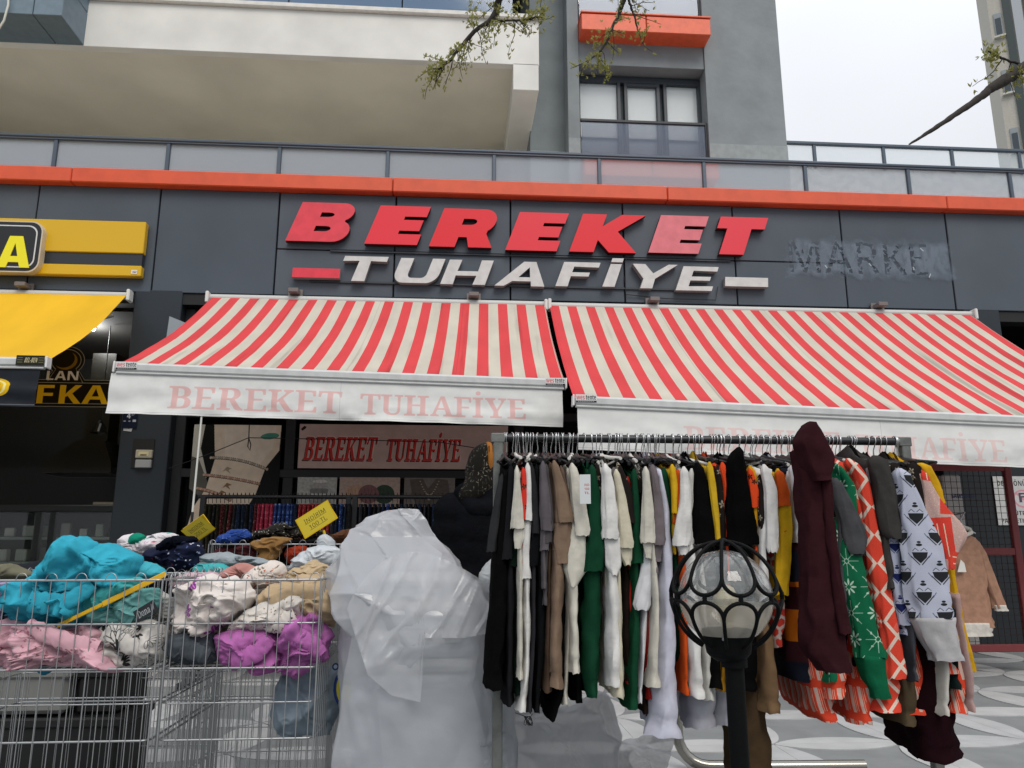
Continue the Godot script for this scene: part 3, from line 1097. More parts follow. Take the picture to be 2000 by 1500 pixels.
func signs() -> void:
	var z := -8.99
	var dk := plain("#3a0f12", 0.5)
	var reds := ["#dc3f4d", "#dd2b39", "#d91f2b", "#dc2d3b", "#da222d", "#d9737c", "#dc3644"]
	var r := thing("red_letter_sign", "big red slanted box letters of the shop name on the dark fascia", "sign", Vector3(0.8, 4.8, z))
	var px := [[560, 475], [713, 481], [838, 486], [986, 493], [1110, 496], [1263, 498], [1397, 501]]
	var i := 0
	for ch in "BEREKET":
		var m := paint(reds[i], 0.3, 0.0, 1.0 if i in [0, 5] else 0.0, 0.0, 0.8)
		var b := spot(px[i][0], px[i][1], z)
		var g := glyph(ch, true)
		raised("letter", g[0], g[1], b + Vector3(-0.11 if ch == "T" else 0.0, 0, 0), 0.505, 0.36, 1.0, m, dk, r)
		i += 1
	var wm := paint("#c9cac8", 0.4, 0, 1.0)
	var ws := plain("#8b8c8c", 0.5)
	var w := thing("white_letter_sign", "white slanted box letters with red and white dashes below the big red letters", "sign", Vector3(0.8, 4.4, z))
	var q := [["T", 683, 553, -0.62], ["U", 765, 556, 0], ["H", 860, 559, 0], ["A", 965, 562, 0], ["F", 1083, 563, 0], ["I", 1174, 564, 0], ["Y", 1243, 567, -0.62], ["E", 1316, 571, 0]]
	for e in q:
		var b := spot(e[1], e[2], z)
		var g := glyph(e[0], false)
		var tall := 0.315
		raised("letter", g[0], g[1], b + Vector3(e[3] * tall * 0.86, 0, 0), tall, 0.36, 1.0, wm, ws, w)
		if e[0] == "I":
			raised("letter_dot", V([0, 0, 0.5, 0, 0.5, 0.16, 0, 0.16]), [], b + Vector3(tall * 0.38, tall * 1.02, 0), tall, 0.34, 0.9, wm, ws, w)
	var rb := spot(573, 546, z)
	raised("dash", V([0, 0, 1.7, 0, 1.7, 0.36, 0, 0.36]), [], rb, 0.33, 0.05, 1.0, paint("#d9394a", 0.3), ws, w)
	var wb := spot(1412, 563, z)
	raised("dash", V([0, 0, 1.66, 0, 1.66, 0.36, 0, 0.36]), [], wb, 0.33, 0.05, 1.0, wm, ws, w)
	var ra := Shape.new()
	ra.box(Vector3(0.62, 4.325, -8.985), Vector3(4.9, 0.022, 0.02)); ra.box(Vector3(0.9, 4.72, -8.985), Vector3(5.0, 0.018, 0.02))
	part("mounting_rail", ra, plain("#2a3036", 0.5), w)
	var cb := Shape.new()
	cb.tube(PackedVector3Array([spot(1220, 540, -8.97), spot(1222, 575, -8.97), spot(1300, 583, -8.97), spot(1398, 586, -8.97), spot(1402, 560, -8.97)]), 0.006, 6)
	part("loose_wire", cb, plain("#191b1e", 0.6), w)
	# where an older sign was taken down
	var im := new_img(512, 160, "#00000000")
	var nz := noise(31, 0.018, 3)
	var base := Color("#8794a2")
	for y in 160:
		for x in 512:
			var e := minf(minf(x, 511 - x) / 34.0, minf(y, 159 - y) / 30.0) + 0.6 * nz.get_noise_2d(x, y)
			var bc := base * (1.0 + 0.06 * nz.get_noise_2d(x * 0.6 + 300, y * 0.6))
			bc.a = clampf((e - 0.3) * 0.55, 0.0, 0.5) * clampf(0.85 + 0.6 * nz.get_noise_2d(x * 2.0 + 700, y * 0.7), 0.3, 1.0)
			im.set_pixel(x, y, bc)
	var ghost := Image.create(512, 160, false, Image.FORMAT_RGBA8)
	ghost.fill(Color(0, 0, 0, 0))
	write(ghost, "MARKE", Rect2(20, 22, 400, 110), Color(1, 1, 1, 1), "sans", 0.0)
	for y in 160:
		for x in 512:
			if ghost.get_pixel(x, y).a > 0.5 and nz.get_noise_2d(x * 3.0, y * 3.0) > -0.12 and im.get_pixel(x, y).a > 0.04:
				im.set_pixel(x, y, Color(Color("#454e59"), im.get_pixel(x, y).a * 0.55))
	for k in 14:
		var p := Vector2(rng.randf_range(60, 470), rng.randf_range(25, 130))
		line(im, p, p + Vector2(rng.randf_range(-6, 10), rng.randf_range(6, 14)), 3, Color("#242a30") if k % 3 else Color("#aeb6bc"))
	var pm := printed(im, 0.8, false)
	pm.metallic_specular = 0.1
	pm.transparency = BaseMaterial3D.TRANSPARENCY_ALPHA
	var s := Shape.new()
	var a := spot(1530, 547, -8.988)
	var c := spot(1868, 466, -8.988)
	s.quad(Vector3(a.x, a.y, -8.988), Vector3(c.x, a.y, -8.988), Vector3(c.x, c.y, -8.988), Vector3(a.x, c.y, -8.988))
	part("old_sign_trace", s, pm, house)
	# yellow sign of the neighbour
	var y := thing("yellow_sign", "yellow sign board with black stripe and rounded black badge on neighbouring shop", "sign", Vector3(-6, 4.3, -8.95))
	var ym := paint("#cda50d", 0.35, 0, 0.0)
	var p1 := Shape.new()
	p1.box(Vector3(-6.2, 4.79, -8.93), Vector3(4.86, 0.40, 0.09), Basis.IDENTITY, 0.008)
	p1.box(Vector3(-6.2, 4.37, -8.93), Vector3(4.86, 0.13, 0.09), Basis.IDENTITY, 0.008)
	part("panel", p1, ym, y)
	var p2 := Shape.new()
	p2.box(Vector3(-6.2, 4.51, -8.94), Vector3(4.84, 0.15, 0.07))
	part("stripe", p2, plain("#23282e", 0.35), y)
	var bx := spot(84, 490, -8.85).x
	var bd := Shape.new()
	bd.prism(round_rect(Rect2(-7.6, 4.29, bx + 7.6, 0.63), 0.13), [], 0.1, Transform3D(Basis.IDENTITY, Vector3(0, 0, -8.9)))
	var bo := part("badge", bd, plain("#c3b9a6", 0.4), y)
	for g in [[0.015, "#15171a", 0.003], [0.055, "#c9ccce", 0.006], [0.07, "#15171a", 0.009]]:
		var f := Shape.new()
		f.prism(round_rect(Rect2(-7.6, 4.29 + g[0], bx + 7.6 - g[0], 0.63 - 2 * g[0]), 0.13 - g[0] * 0.5), [], g[2], Transform3D(Basis.IDENTITY, Vector3(0, 0, -8.8)))
		part("badge_face", f, plain(g[1], 0.3), bo)
	var la := Shape.new()
	var lo := spot(-2, 522, -8.79)
	la.prism(V([0, 0, 0.27, 0, 0.32, 0.17, 0.62, 0.17, 0.67, 0, 0.95, 0, 0.66, 1, 0.28, 1]), [V([0.36, 0.36, 0.57, 0.36, 0.465, 0.78])], 0.01, Transform3D(Basis.from_scale(Vector3(0.385, 0.385, 1)), Vector3(lo.x - 0.03, lo.y, -8.791)))
	part("letter", la, plain("#e3dc12", 0.35), bo)
	var li := new_img(64, 64, "#d8d4cc")
	fill_poly(li, oval(Vector2(34, 34), 26, 14, -0.4), Color("#3b2a55"))
	line(li, Vector2(8, 46), Vector2(56, 20), 8, Color("#e6e2da"))
	var lq := Shape.new()
	var lp := spot(262, 531, -8.88)
	lq.box(lp, Vector3(0.07, 0.05, 0.004))
	lq = Shape.new()
	lq.quad(lp + Vector3(-0.035, -0.025, 0), lp + Vector3(0.035, -0.025, 0), lp + Vector3(0.035, 0.025, 0), lp + Vector3(-0.035, 0.025, 0))
	part("maker_sticker", lq, printed(li, 0.4, false), y)

# ---------------------------------------------------------------- awnings
func awning(label: String, xb: Array, xf: Array, zb: float, zf: float, yb: float, yf: Array, drop: Array, skin: Material, val: Material, vx: Array) -> Node3D:
	var o := thing("awning", label, "awning", Vector3((xb[0] + xb[1]) * 0.5, yb, zb), "folding arm awnings over the shop fronts")
	var s := Shape.new()
	var p := PackedVector3Array()
	var uv := PackedVector2Array()
	var f := noise(41, 1.0, 2)
	for r in 13:
		var v := r / 12.0
		for c in 61:
			var u := c / 60.0
			var x: float = lerpf(lerpf(xf[0], xf[1], u), lerpf(xb[0], xb[1], u), v)
			var y: float = lerpf(lerpf(yf[0], yf[1], u), yb, v)
			y -= 0.08 * sin(PI * v) + 0.010 * f.get_noise_2d(x * 4.0, v * 3.0)
			p.append(Vector3(x, y, lerpf(zf, zb, v)))
			uv.append(Vector2(u, 1.0 - v))
	s.sheet(p, 61, uv)
	part("canopy", s, skin, o)
	var alu := paint("#c2c4c3", 0.4, 0.2, 1.0)
	var dirx := Vector3(xf[1] - xf[0], yf[1] - yf[0], 0).normalized()
	var bas := Basis(dirx, Vector3.BACK.cross(dirx), Vector3.BACK)
	var mid := Vector3((xf[0] + xf[1]) * 0.5, (yf[0] + yf[1]) * 0.5 - 0.03, zf + 0.02)
	var l: float = Vector2(xf[1] - xf[0], yf[1] - yf[0]).length()
	var b := Shape.new()
	b.box(mid, Vector3(l, 0.085, 0.07), bas, 0.02)
	b.box(mid + Vector3(0, -0.05, 0.012), Vector3(l - 0.02, 0.02, 0.045), bas, 0.006)
	part("front_bar", b, alu, o)
	for e in [-1.0, 1.0]:
		var ec := Shape.new()
		ec.box(mid + dirx * e * (l * 0.5 + 0.008), Vector3(0.016, 0.1, 0.085), bas, 0.006)
		part("end_cap", ec, plain("#d9dad8", 0.4), o)
	# valance hanging from the bar
	var vs := Shape.new()
	var vp := PackedVector3Array()
	var vu := PackedVector2Array()
	for r in 11:
		var v := r / 10.0
		for c in 81:
			var u := c / 80.0
			var x: float = lerpf(vx[0], vx[1], u)
			var top: float = lerpf(yf[0], yf[1], (x - xf[0]) / (xf[1] - xf[0])) - 0.085
			var d: float = lerpf(drop[0], drop[1], u)
			var w: float = (1.0 - v)
			var z: float = zf + 0.035 + w * (0.035 * f.get_noise_2d(x * 1.3 + 9, v * 1.2) + 0.022 * f.get_noise_2d(x * 3.5 + v * 3.0, v * 2.0 + 50)) + 0.03 * w
			vp.append(Vector3(x + w * 0.0, top - d * w, z))
			vu.append(Vector2(u, w))
	vs.sheet(vp, 81, vu)
	part("valance", vs, val, o)
	# roller tube, wall brackets and folding arms
	var t := Shape.new()
	t.tube(PackedVector3Array([Vector3(xb[0] - 0.03, yb - 0.04, zb + 0.03), Vector3(xb[1] + 0.03, yb - 0.04, zb + 0.03)]), 0.045, 12)
	part("roller_tube", t, plain("#b9bab8", 0.5), o)
	for e in [0.0, 1.0]:
		var x: float = lerpf(xb[0], xb[1], lerpf(0.02, 0.98, e))
		var a := Vector3(x, yb - 0.30, zb + 0.1)
		var c := Vector3(lerpf(xf[0], xf[1], lerpf(0.10, 0.90, e)), lerpf(yf[0], yf[1], e) - 0.07, zf - 0.04)
		var el := (a + c) * 0.5 + Vector3(0.7 if e == 0.0 else -0.7, -0.10, 0.0)
		var ar := Shape.new()
		ar.tube(PackedVector3Array([a, el]), 0.026, 10)
		ar.tube(PackedVector3Array([el, c]), 0.022, 10)
		part("folding_arm", ar, plain("#a9aaa9", 0.45, 0.2), o)
		var cap := Shape.new()
		cap.box(Vector3(lerpf(xb[0] - 0.05, xb[1] + 0.05, e), yb - 0.05, zb + 0.06), Vector3(0.04, 0.14, 0.12), Basis.IDENTITY, 0.01)
		part("end_bracket", cap, plain("#d4d4d0", 0.5), o)
	for k in 2:
		var x: float = lerpf(xb[0], xb[1], 0.24 + 0.54 * k)
		var br := Shape.new()
		br.box(Vector3(x, yb + 0.045, zb + 0.07), Vector3(0.12, 0.05, 0.16), Basis.IDENTITY, 0.006)
		br.box(Vector3(x, yb + 0.05, zb + 0.0), Vector3(0.17, 0.09, 0.02))
		part("wall_bracket", br, plain("#6e6765", 0.5), o)
	return o

func stripes(n: int, seed_: int) -> StandardMaterial3D:
	var W := 2048
	var im := new_img(W, 256, "#bcb7aa")
	var pitch := float(W) / (n - 0.5)
	for k in n:
		var x0 := k * pitch - (pitch * 0.05 if k else 0.0)
		im.fill_rect(Rect2i(int(x0), 0, int(pitch * 0.5), 256), Color("#c8474a"))
	for x in [3, 9, W - 10, W - 4]: im.fill_rect(Rect2i(x, 0, 2, 256), Color("#c33a40"))
	# seams between widths of cloth and faint dirt towards the low edge
	var f := noise(seed_, 0.012, 4)
	for y in range(256):
		for x in range(0, W, 4):
			var g := 1.0 + 0.05 * f.get_noise_2d(x * 0.5, y)
			var st := f.get_noise_2d(x * 0.7 + 900, y * 0.18)
			if st > 0.25: g -= (st - 0.25) * 0.45
			if y > 236: g -= 0.05 * (y - 236) / 20.0
			if (x + 4) % 512 < 4: g -= 0.08
			for q in 4:
				var c := im.get_pixel(x + q, y)
				im.set_pixel(x + q, y, Color(c.r * g, c.g * g, c.b * g))
	var m := printed(im, 0.85, false)
	m.backlight_enabled = true; m.backlight = Color(0.35, 0.35, 0.35)
	return m

func valance_print(s: String, r: Rect2, col: String, seed_: int) -> StandardMaterial3D:
	var im := new_img(2048, 192, "#d3d4d2")
	var words := s.split(" ")
	write(im, words[0], Rect2(r.position.x, r.position.y + 26, r.size.x * 0.478, r.size.y - 26), Color(col), "serifbold")
	write(im, words[1], Rect2(r.position.x + r.size.x * 0.53, r.position.y, r.size.x * 0.47, r.size.y), Color(col), "serifbold")
	im.fill_rect(Rect2i(0, 182, 2048, 2), Color("#b4b5b3"))
	im.fill_rect(Rect2i(1024, 0, 2, 192), Color("#babbb9"))
	weather(im, seed_, 0.010, 0.035)
	var m := printed(im, 0.6, false)
	m.backlight_enabled = true; m.backlight = Color(0.35, 0.35, 0.35)
	return m

func maker_label(o: Node3D, c: Vector3, w: float, dark: bool) -> void:
	var im := new_img(192, 72, "#26271f" if dark else "#cfd0cf")
	if dark:
		write(im, "BEL-BEN", Rect2(56, 16, 84, 34), Color("#b9b08a"), "sansbold", 0.2)
		for y in [14, 30, 46]: im.fill_rect(Rect2i(8, y, 36, 5), Color("#6b6a4c")); im.fill_rect(Rect2i(152, y, 34, 5), Color("#6b6a4c"))
	else:
		write(im, "wes", Rect2(6, 14, 76, 34), Color("#c4565c"))
		write(im, "tente", Rect2(92, 6, 92, 42), Color("#26282a"))
		im.fill_rect(Rect2i(2, 56, 188, 16), Color("#2b2c2e"))
		for k in 9: im.fill_rect(Rect2i(20 + k * 17, 60, 9, 8), Color("#a9a9a8"))
	var s := Shape.new()
	var h := w * 0.38
	s.quad(c + Vector3(-w * 0.5, -h * 0.5, 0), c + Vector3(w * 0.5, -h * 0.5, 0), c + Vector3(w * 0.5, h * 0.5, 0), c + Vector3(-w * 0.5, h * 0.5, 0))
	part("maker_label", s, printed(im, 0.4, false), o)

func awnings() -> void:
	var val := valance_print("BEREKET TUHAFİYE", Rect2(262, 26, 1612, 134), "#d4aeab", 51)
	var val2 := valance_print("BEREKET TUHAFİYE", Rect2(350, 40, 1100, 132), "#d6bfbc", 53)
	var a := awning("red and cream striped awning on the left with its whole front bar in view", [-2.93, 1.03], [-3.0, 0.955], -8.97, -6.8, 4.115, [2.755, 2.665], [0.36, 0.345], stripes(18, 43), val, [-3.03, 0.93])
	maker_label(a, Vector3(-2.9, 2.735, -6.741), 0.18, false)
	maker_label(a, Vector3(0.865, 2.648, -6.741), 0.18, false)
	var b := awning("red and cream striped awning on the right reaching lower, behind the clothes rack", [1.085, 6.44], [0.975, 6.33], -8.97, -6.4, 4.105, [2.435, 2.265], [0.365, 0.365], stripes(24, 47), val2, [1.0, 6.3])
	maker_label(b, Vector3(1.075, 2.42, -6.341), 0.18, false)
	var yi := new_img(1024, 128, "#dcae2c")
	weather(yi, 61, 0.01, 0.05)
	var ym := printed(yi, 0.85, false)
	ym.backlight_enabled = true; ym.backlight = Color(0.5, 0.5, 0.4)
	var vi := new_img(1024, 128, "#1d2127")
	fill_poly(vi, round_rect(Rect2(800, 34, 182, 62), 24), Color("#cfa60f"))
	fill_poly(vi, round_rect(Rect2(806, 39, 170, 52), 20), Color("#d8cf8c"))
	fill_poly(vi, round_rect(Rect2(810, 43, 162, 44), 17), Color("#cfa60f"))
	write(vi, "23", Rect2(934, 50, 33, 30), Color("#191a1c"))
	vi.fill_rect(Rect2i(0, 120, 1024, 3), Color("#5b6066"))
	weather(vi, 63, 0.02, 0.12)
	var vm := printed(vi, 0.4, false)
	var c := awning("plain yellow awning with black valance over the neighbouring shop", [-9.2, -3.93], [-8.8, -3.48], -8.97, -6.6, 4.115, [2.74, 2.74], [0.33, 0.33], ym, vm, [-8.8, -3.52])
	maker_label(c, Vector3(-3.6, 2.72, -6.541), 0.23, true)

# ---------------------------------------------------------------- posters behind the glass
func poster(label: String, a: Vector3, b: Vector3, im: Image, gloss := 0.35, category := "poster") -> void:
	# a thin printed board between two opposite corners
	var o := thing("poster", label, category, Vector3((a.x + b.x) * 0.5, minf(a.y, b.y), a.z))
	var s := Shape.new()
	s.box(Vector3((a.x + b.x) * 0.5, (a.y + b.y) * 0.5, a.z - 0.006), Vector3(absf(b.x - a.x), absf(a.y - b.y), 0.01))
	part("board", s, plain("#3a3634", 0.6), o)
	var q := Shape.new()
	var x0 := minf(a.x, b.x)
	var x1 := maxf(a.x, b.x)
	var y0 := minf(a.y, b.y)
	var y1 := maxf(a.y, b.y)
	var z := a.z + 0.002
	q.quad(Vector3(x0, y0, z), Vector3(x1, y0, z), Vector3(x1, y1, z), Vector3(x0, y1, z))
	part("print", q, printed(im, gloss, false), o)

func sign_print(w: int) -> Image:
	var im := new_img(w, 280, "#c6aca3")
	for k in [[8, 10, "#1c1412"], [0, 0, "#d7bdb4"], [3, 3, "#c43a36"]]:
		var c := Color(k[2])
		var g: float = 4.0 if c == Color("#d7bdb4") else 0.0
		write(im, "BEREKET", Rect2(30 - k[0] - g, 78 + k[1] - g, 420 + g * 2, 148 + g * 2), c, "serifbold", 0.12)
		write(im, "TUHAFİYE", Rect2(512 - k[0] - g, 42 + k[1] - g, 440 + g * 2, 184 + g * 2), c, "serifbold", 0.10)
	fill_poly(im, PackedVector2Array([Vector2(6, 32), Vector2(26, 12), Vector2(40, 18), Vector2(34, 30), Vector2(16, 44)]), Color("#2a211f"))
	weather(im, 71, 0.01, 0.06)
	return im

func posters() -> void:
	var z := -9.13
	poster("long pink shop name poster with red outlined letters under the striped awning", spot(586, 828, z), spot(992, 917, z), sign_print(1240))
	poster("pink shop name poster with red letters half hidden behind the main clothes rack", Vector3(2.2, 2.6, z), Vector3(4.25, 2.07, z), sign_print(1100))
	# wrist with bead bracelets
	var im := new_img(320, 400, "#0f100f")
	fill_poly(im, PackedVector2Array([Vector2(0, 0), Vector2(40, 0), Vector2(30, 90), Vector2(60, 190), Vector2(50, 250), Vector2(0, 200)]), Color("#b9b7ab"))
	fill_poly(im, PackedVector2Array([Vector2(0, 120), Vector2(26, 130), Vector2(70, 230), Vector2(40, 270), Vector2(0, 240)]), Color("#5d5c54"))
	fill_poly(im, PackedVector2Array([Vector2(72, 0), Vector2(318, 0), Vector2(316, 96), Vector2(270, 160), Vector2(240, 260), Vector2(200, 330), Vector2(120, 400), Vector2(0, 400), Vector2(20, 310), Vector2(60, 240), Vector2(84, 130)]), Color("#dccab4"))
	fill_poly(im, PackedVector2Array([Vector2(110, 0), Vector2(300, 0), Vector2(290, 90), Vector2(240, 160), Vector2(120, 130)]), Color("#e2d3c0"))
	fill_poly(im, oval(Vector2(278, 42), 34, 12, -0.1), Color("#4f8f7d"))
	for br in [[Vector2(70, 126), Vector2(172, 122), Vector2(276, 168), "#8f8069"], [Vector2(50, 190), Vector2(140, 196), Vector2(250, 222), "#9c6b50"], [Vector2(30, 240), Vector2(90, 250), Vector2(150, 282), "#a06a4c"]]:
		for k in 27:
			var t := k / 26.0
			var p: Vector2 = br[0].lerp(br[1], t).lerp(br[1].lerp(br[2], t), t)
			fill_poly(im, oval(p, 5.5, 6.5, 0.3, 10), Color("#4a3b2f"))
			fill_poly(im, oval(p + Vector2(-1, -1), 4.3, 5.0, 0.3, 10), Color(br[3]).lightened(0.22 if k % 3 else 0.4))
	for e in [[Vector2(130, 158), "#a3937b"], [Vector2(134, 218), "#8a6a4e"], [Vector2(116, 246), "#8a6a4e"]]:
		fill_poly(im, PackedVector2Array([e[0], e[0] + Vector2(18, 8), e[0] + Vector2(6, 12), e[0] + Vector2(14, 26), e[0] + Vector2(-4, 14), e[0] + Vector2(-16, 20)]), Color(e[1]))
	weather(im, 73, 0.02, 0.06)
	poster("tall poster of a wrist wearing bead bracelets on a black ground", spot(380, 829, z), spot(538, 1040, z), im)
	# three small pictures
	var a := new_img(192, 160, "#aeb0ab")
	for k in 4: fill_poly(a, round_rect(Rect2(62 - k % 2 * 4, 120 - k * 30, 90, 28), 12), Color(["#8d8b88", "#bcbbb8", "#7c7a78", "#a5a4a0"][k]))
	fill_poly(a, oval(Vector2(110, 22), 36, 9), Color("#c9c9c6"))
	weather(a, 75, 0.05, 0.15)
	poster("small grey poster of folded knitwear under the long pink poster", spot(582, 932, z), spot(656, 990, z), a)
	var b := new_img(256, 160, "#b39e93")
	for q in [[70, "#b8967f"], [190, "#37493a"], [124, "#7f5a5c"]]: 
		fill_poly(b, oval(Vector2(q[0], 92), 44, 52), Color(q[1]))
		for k in 5: line(b, Vector2(q[0] - 34 + k * 15, 60), Vector2(q[0] - 24 + k * 15, 128), 2, Color(q[1]).darkened(0.2))
	write(b, "HAND MADE", Rect2(60, 146, 130, 12), Color("#5a4a44"))
	weather(b, 77, 0.05, 0.1)
	poster("small poster of three yarn balls between the knitwear and necklace posters", spot(664, 932, z), spot(780, 990, z), b)
	var c := new_img(192, 160, "#77716b")
	fill_poly(c, PackedVector2Array([Vector2(20, 10), Vector2(70, 4), Vector2(90, 60), Vector2(120, 4), Vector2(165, 12), Vector2(172, 80), Vector2(150, 160), Vector2(48, 160), Vector2(30, 90)]), Color("#5b534c"))
	for k in 16:
		var t := k / 15.0
		fill_poly(c, oval(Vector2(60 + 70 * t, 20 + 75 * sin(PI * t)), 3, 3, 0, 8), Color("#b2a894"))
	fill_poly(c, PackedVector2Array([Vector2(90, 92), Vector2(100, 110), Vector2(95, 130), Vector2(86, 112)]), Color("#c2b7a4"))
	weather(c, 79, 0.05, 0.1)
	poster("small dark poster of a necklace on a bust beside the shopper", spot(790, 933, z), spot(888, 990, z), c)

# ---------------------------------------------------------------- scarf rails by the window
func back_racks() -> void:
	var dm := plain("#15171a", 0.5, 0.3)
	for q in [[398, 692, "black rail of pleated scarves under the bracelet poster"], [694, 885, "black rail of dark scarves under the yarn and necklace posters"]]:
		var a := spot(q[0], 970, -7.3)
		var b := spot(q[1], 971, -7.3)
		var o := thing("scarf_rail", q[2], "clothes rack", Vector3((a.x + b.x) * 0.5, 0, -7.3))
		var t := Shape.new()
		t.tube(PackedVector3Array([a + Vector3(-0.05, 0, 0), b + Vector3(0.03, 0, 0)]), 0.018, 8)
		part("rail", t, dm, o)
		for x in [a.x, b.x - 0.05]:
			var p := Shape.new()
			p.box(Vector3(x, a.y * 0.5, -7.3), Vector3(0.05, a.y, 0.04), Basis.IDENTITY, 0.004)
			p.box(Vector3(x, 0.03, -7.3), Vector3(0.05, 0.05, 0.5), Basis.IDENTITY, 0.004)
			part("post", p, dm, o)
	# pleated scarves, every one its own piece; five shapes shared by all
	var shapes: Array = []
	for k in 5:
		var s := Shape.new()
		var p := PackedVector3Array()
		var f := noise(90 + k, 1.0, 2)
		for r in 15:
			var v := r / 14.0
			for c in 25:
				var an := TAU * c / 24.0
				var w := 0.017 * (0.75 + 0.35 * (1.0 - v)) * (1.0 + 0.3 * sin(an * 3.0 + k))
				p.append(Vector3(cos(an) * w + 0.006 * f.get_noise_2d(v * 3.0, 1.0), -0.72 + 0.70 * v, 0.11 * sin(an) * (0.8 + 0.3 * (1 - v)) + 0.02 * f.get_noise_2d(v * 3.0, an)))
		# columns run leftwards here, so rows are given from the top down
		var q := PackedVector3Array()
		for r in range(14, -1, -1):
			for c in 25: q.append(p[r * 25 + c])
		var u := PackedVector2Array()
		for e in q: u.append(Vector2((e.x + e.z) * 6.0, e.y * 6.0))
		s.sheet(q, 25, u, true)
		shapes.append(s.mesh())
	var kinds := {}
	for e in [["dark olive", "#1e1d16", "#3a3526"], ["maroon", "#3f1418", "#6e4a48"], ["black", "#121214", "#2c2c30"], ["navy", "#131c2c", "#31415a"], ["rose pink", "#84263a", "#b0566a"], ["blue patterned", "#1d3263", "#6a82b4"], ["red patterned", "#7c1e22", "#a2575a"], ["charcoal", "#23252a", "#3f434a"]]:
		var im := new_img(64, 64, e[1])
		var r2 := RandomNumberGenerator.new()
		r2.seed = hash(e[0])
		for k in 70: fill_poly(im, oval(Vector2(r2.randf() * 64, r2.randf() * 64), 1.6, 2.6, r2.randf() * 3.0, 7), Color(e[2]))
		kinds[e[0]] = printed(im, 0.85)
	var row := ["dark olive", "dark olive", "black", "dark olive", "maroon", "dark olive", "maroon", "charcoal", "navy", "navy", "black", "navy", "maroon", "rose pink", "rose pink", "rose pink", "rose pink", "blue patterned", "blue patterned", "blue patterned", "blue patterned", "blue patterned", "navy", "red patterned", "red patterned", "red patterned", "red patterned", "red patterned", "maroon", "rose pink", "red patterned", "charcoal", "navy", "blue patterned", "navy", "black"]
	var row2 := ["charcoal", "black", "navy", "black", "charcoal", "navy", "blue patterned", "navy", "black", "navy", "charcoal", "black", "black", "navy", "charcoal", "black", "navy", "black", "charcoal", "black"]
	var told := {}
	for q in 2:
		var list: Array = row if q == 0 else row2
		for k in list.size():
			var px: float = (408.0 if q == 0 else 706.0) + k * (7.9 if q == 0 else 8.8)
			var c := spot(px, 970, -7.3)
			var nb: String = list[maxi(k - 1, 0)]
			var na: String = list[mini(k + 1, list.size() - 1)]
			var lab := "%s pleated scarf on the %s between %s and %s ones" % [list[k], "first rail" if q == 0 else "second rail", nb, na]
			told[lab] = told.get(lab, 0) + 1
			if told[lab] > 1: lab = ["", "", "second ", "third ", "fourth "][told[lab]] + lab
			var o := thing("pleated_scarf", lab, "scarf", c, "%s scarves on the %s scarf rail" % [list[k], "first" if q == 0 else "second"])
			part("cloth", shapes[rng.randi() % 5], kinds[list[k]], o, Vector3(0, -0.05, rng.randf_range(-0.02, 0.02)))
			var h := Shape.new()
			h.tube(PackedVector3Array([c + Vector3(0, -0.06, 0), c + Vector3(0, 0.0, 0.02), c + Vector3(0, 0.035, 0.0), c + Vector3(0, 0.01, -0.02)]), 0.003, 5)
			part("hook", h, plain("#1b1c1f", 0.4, 0.5), o)

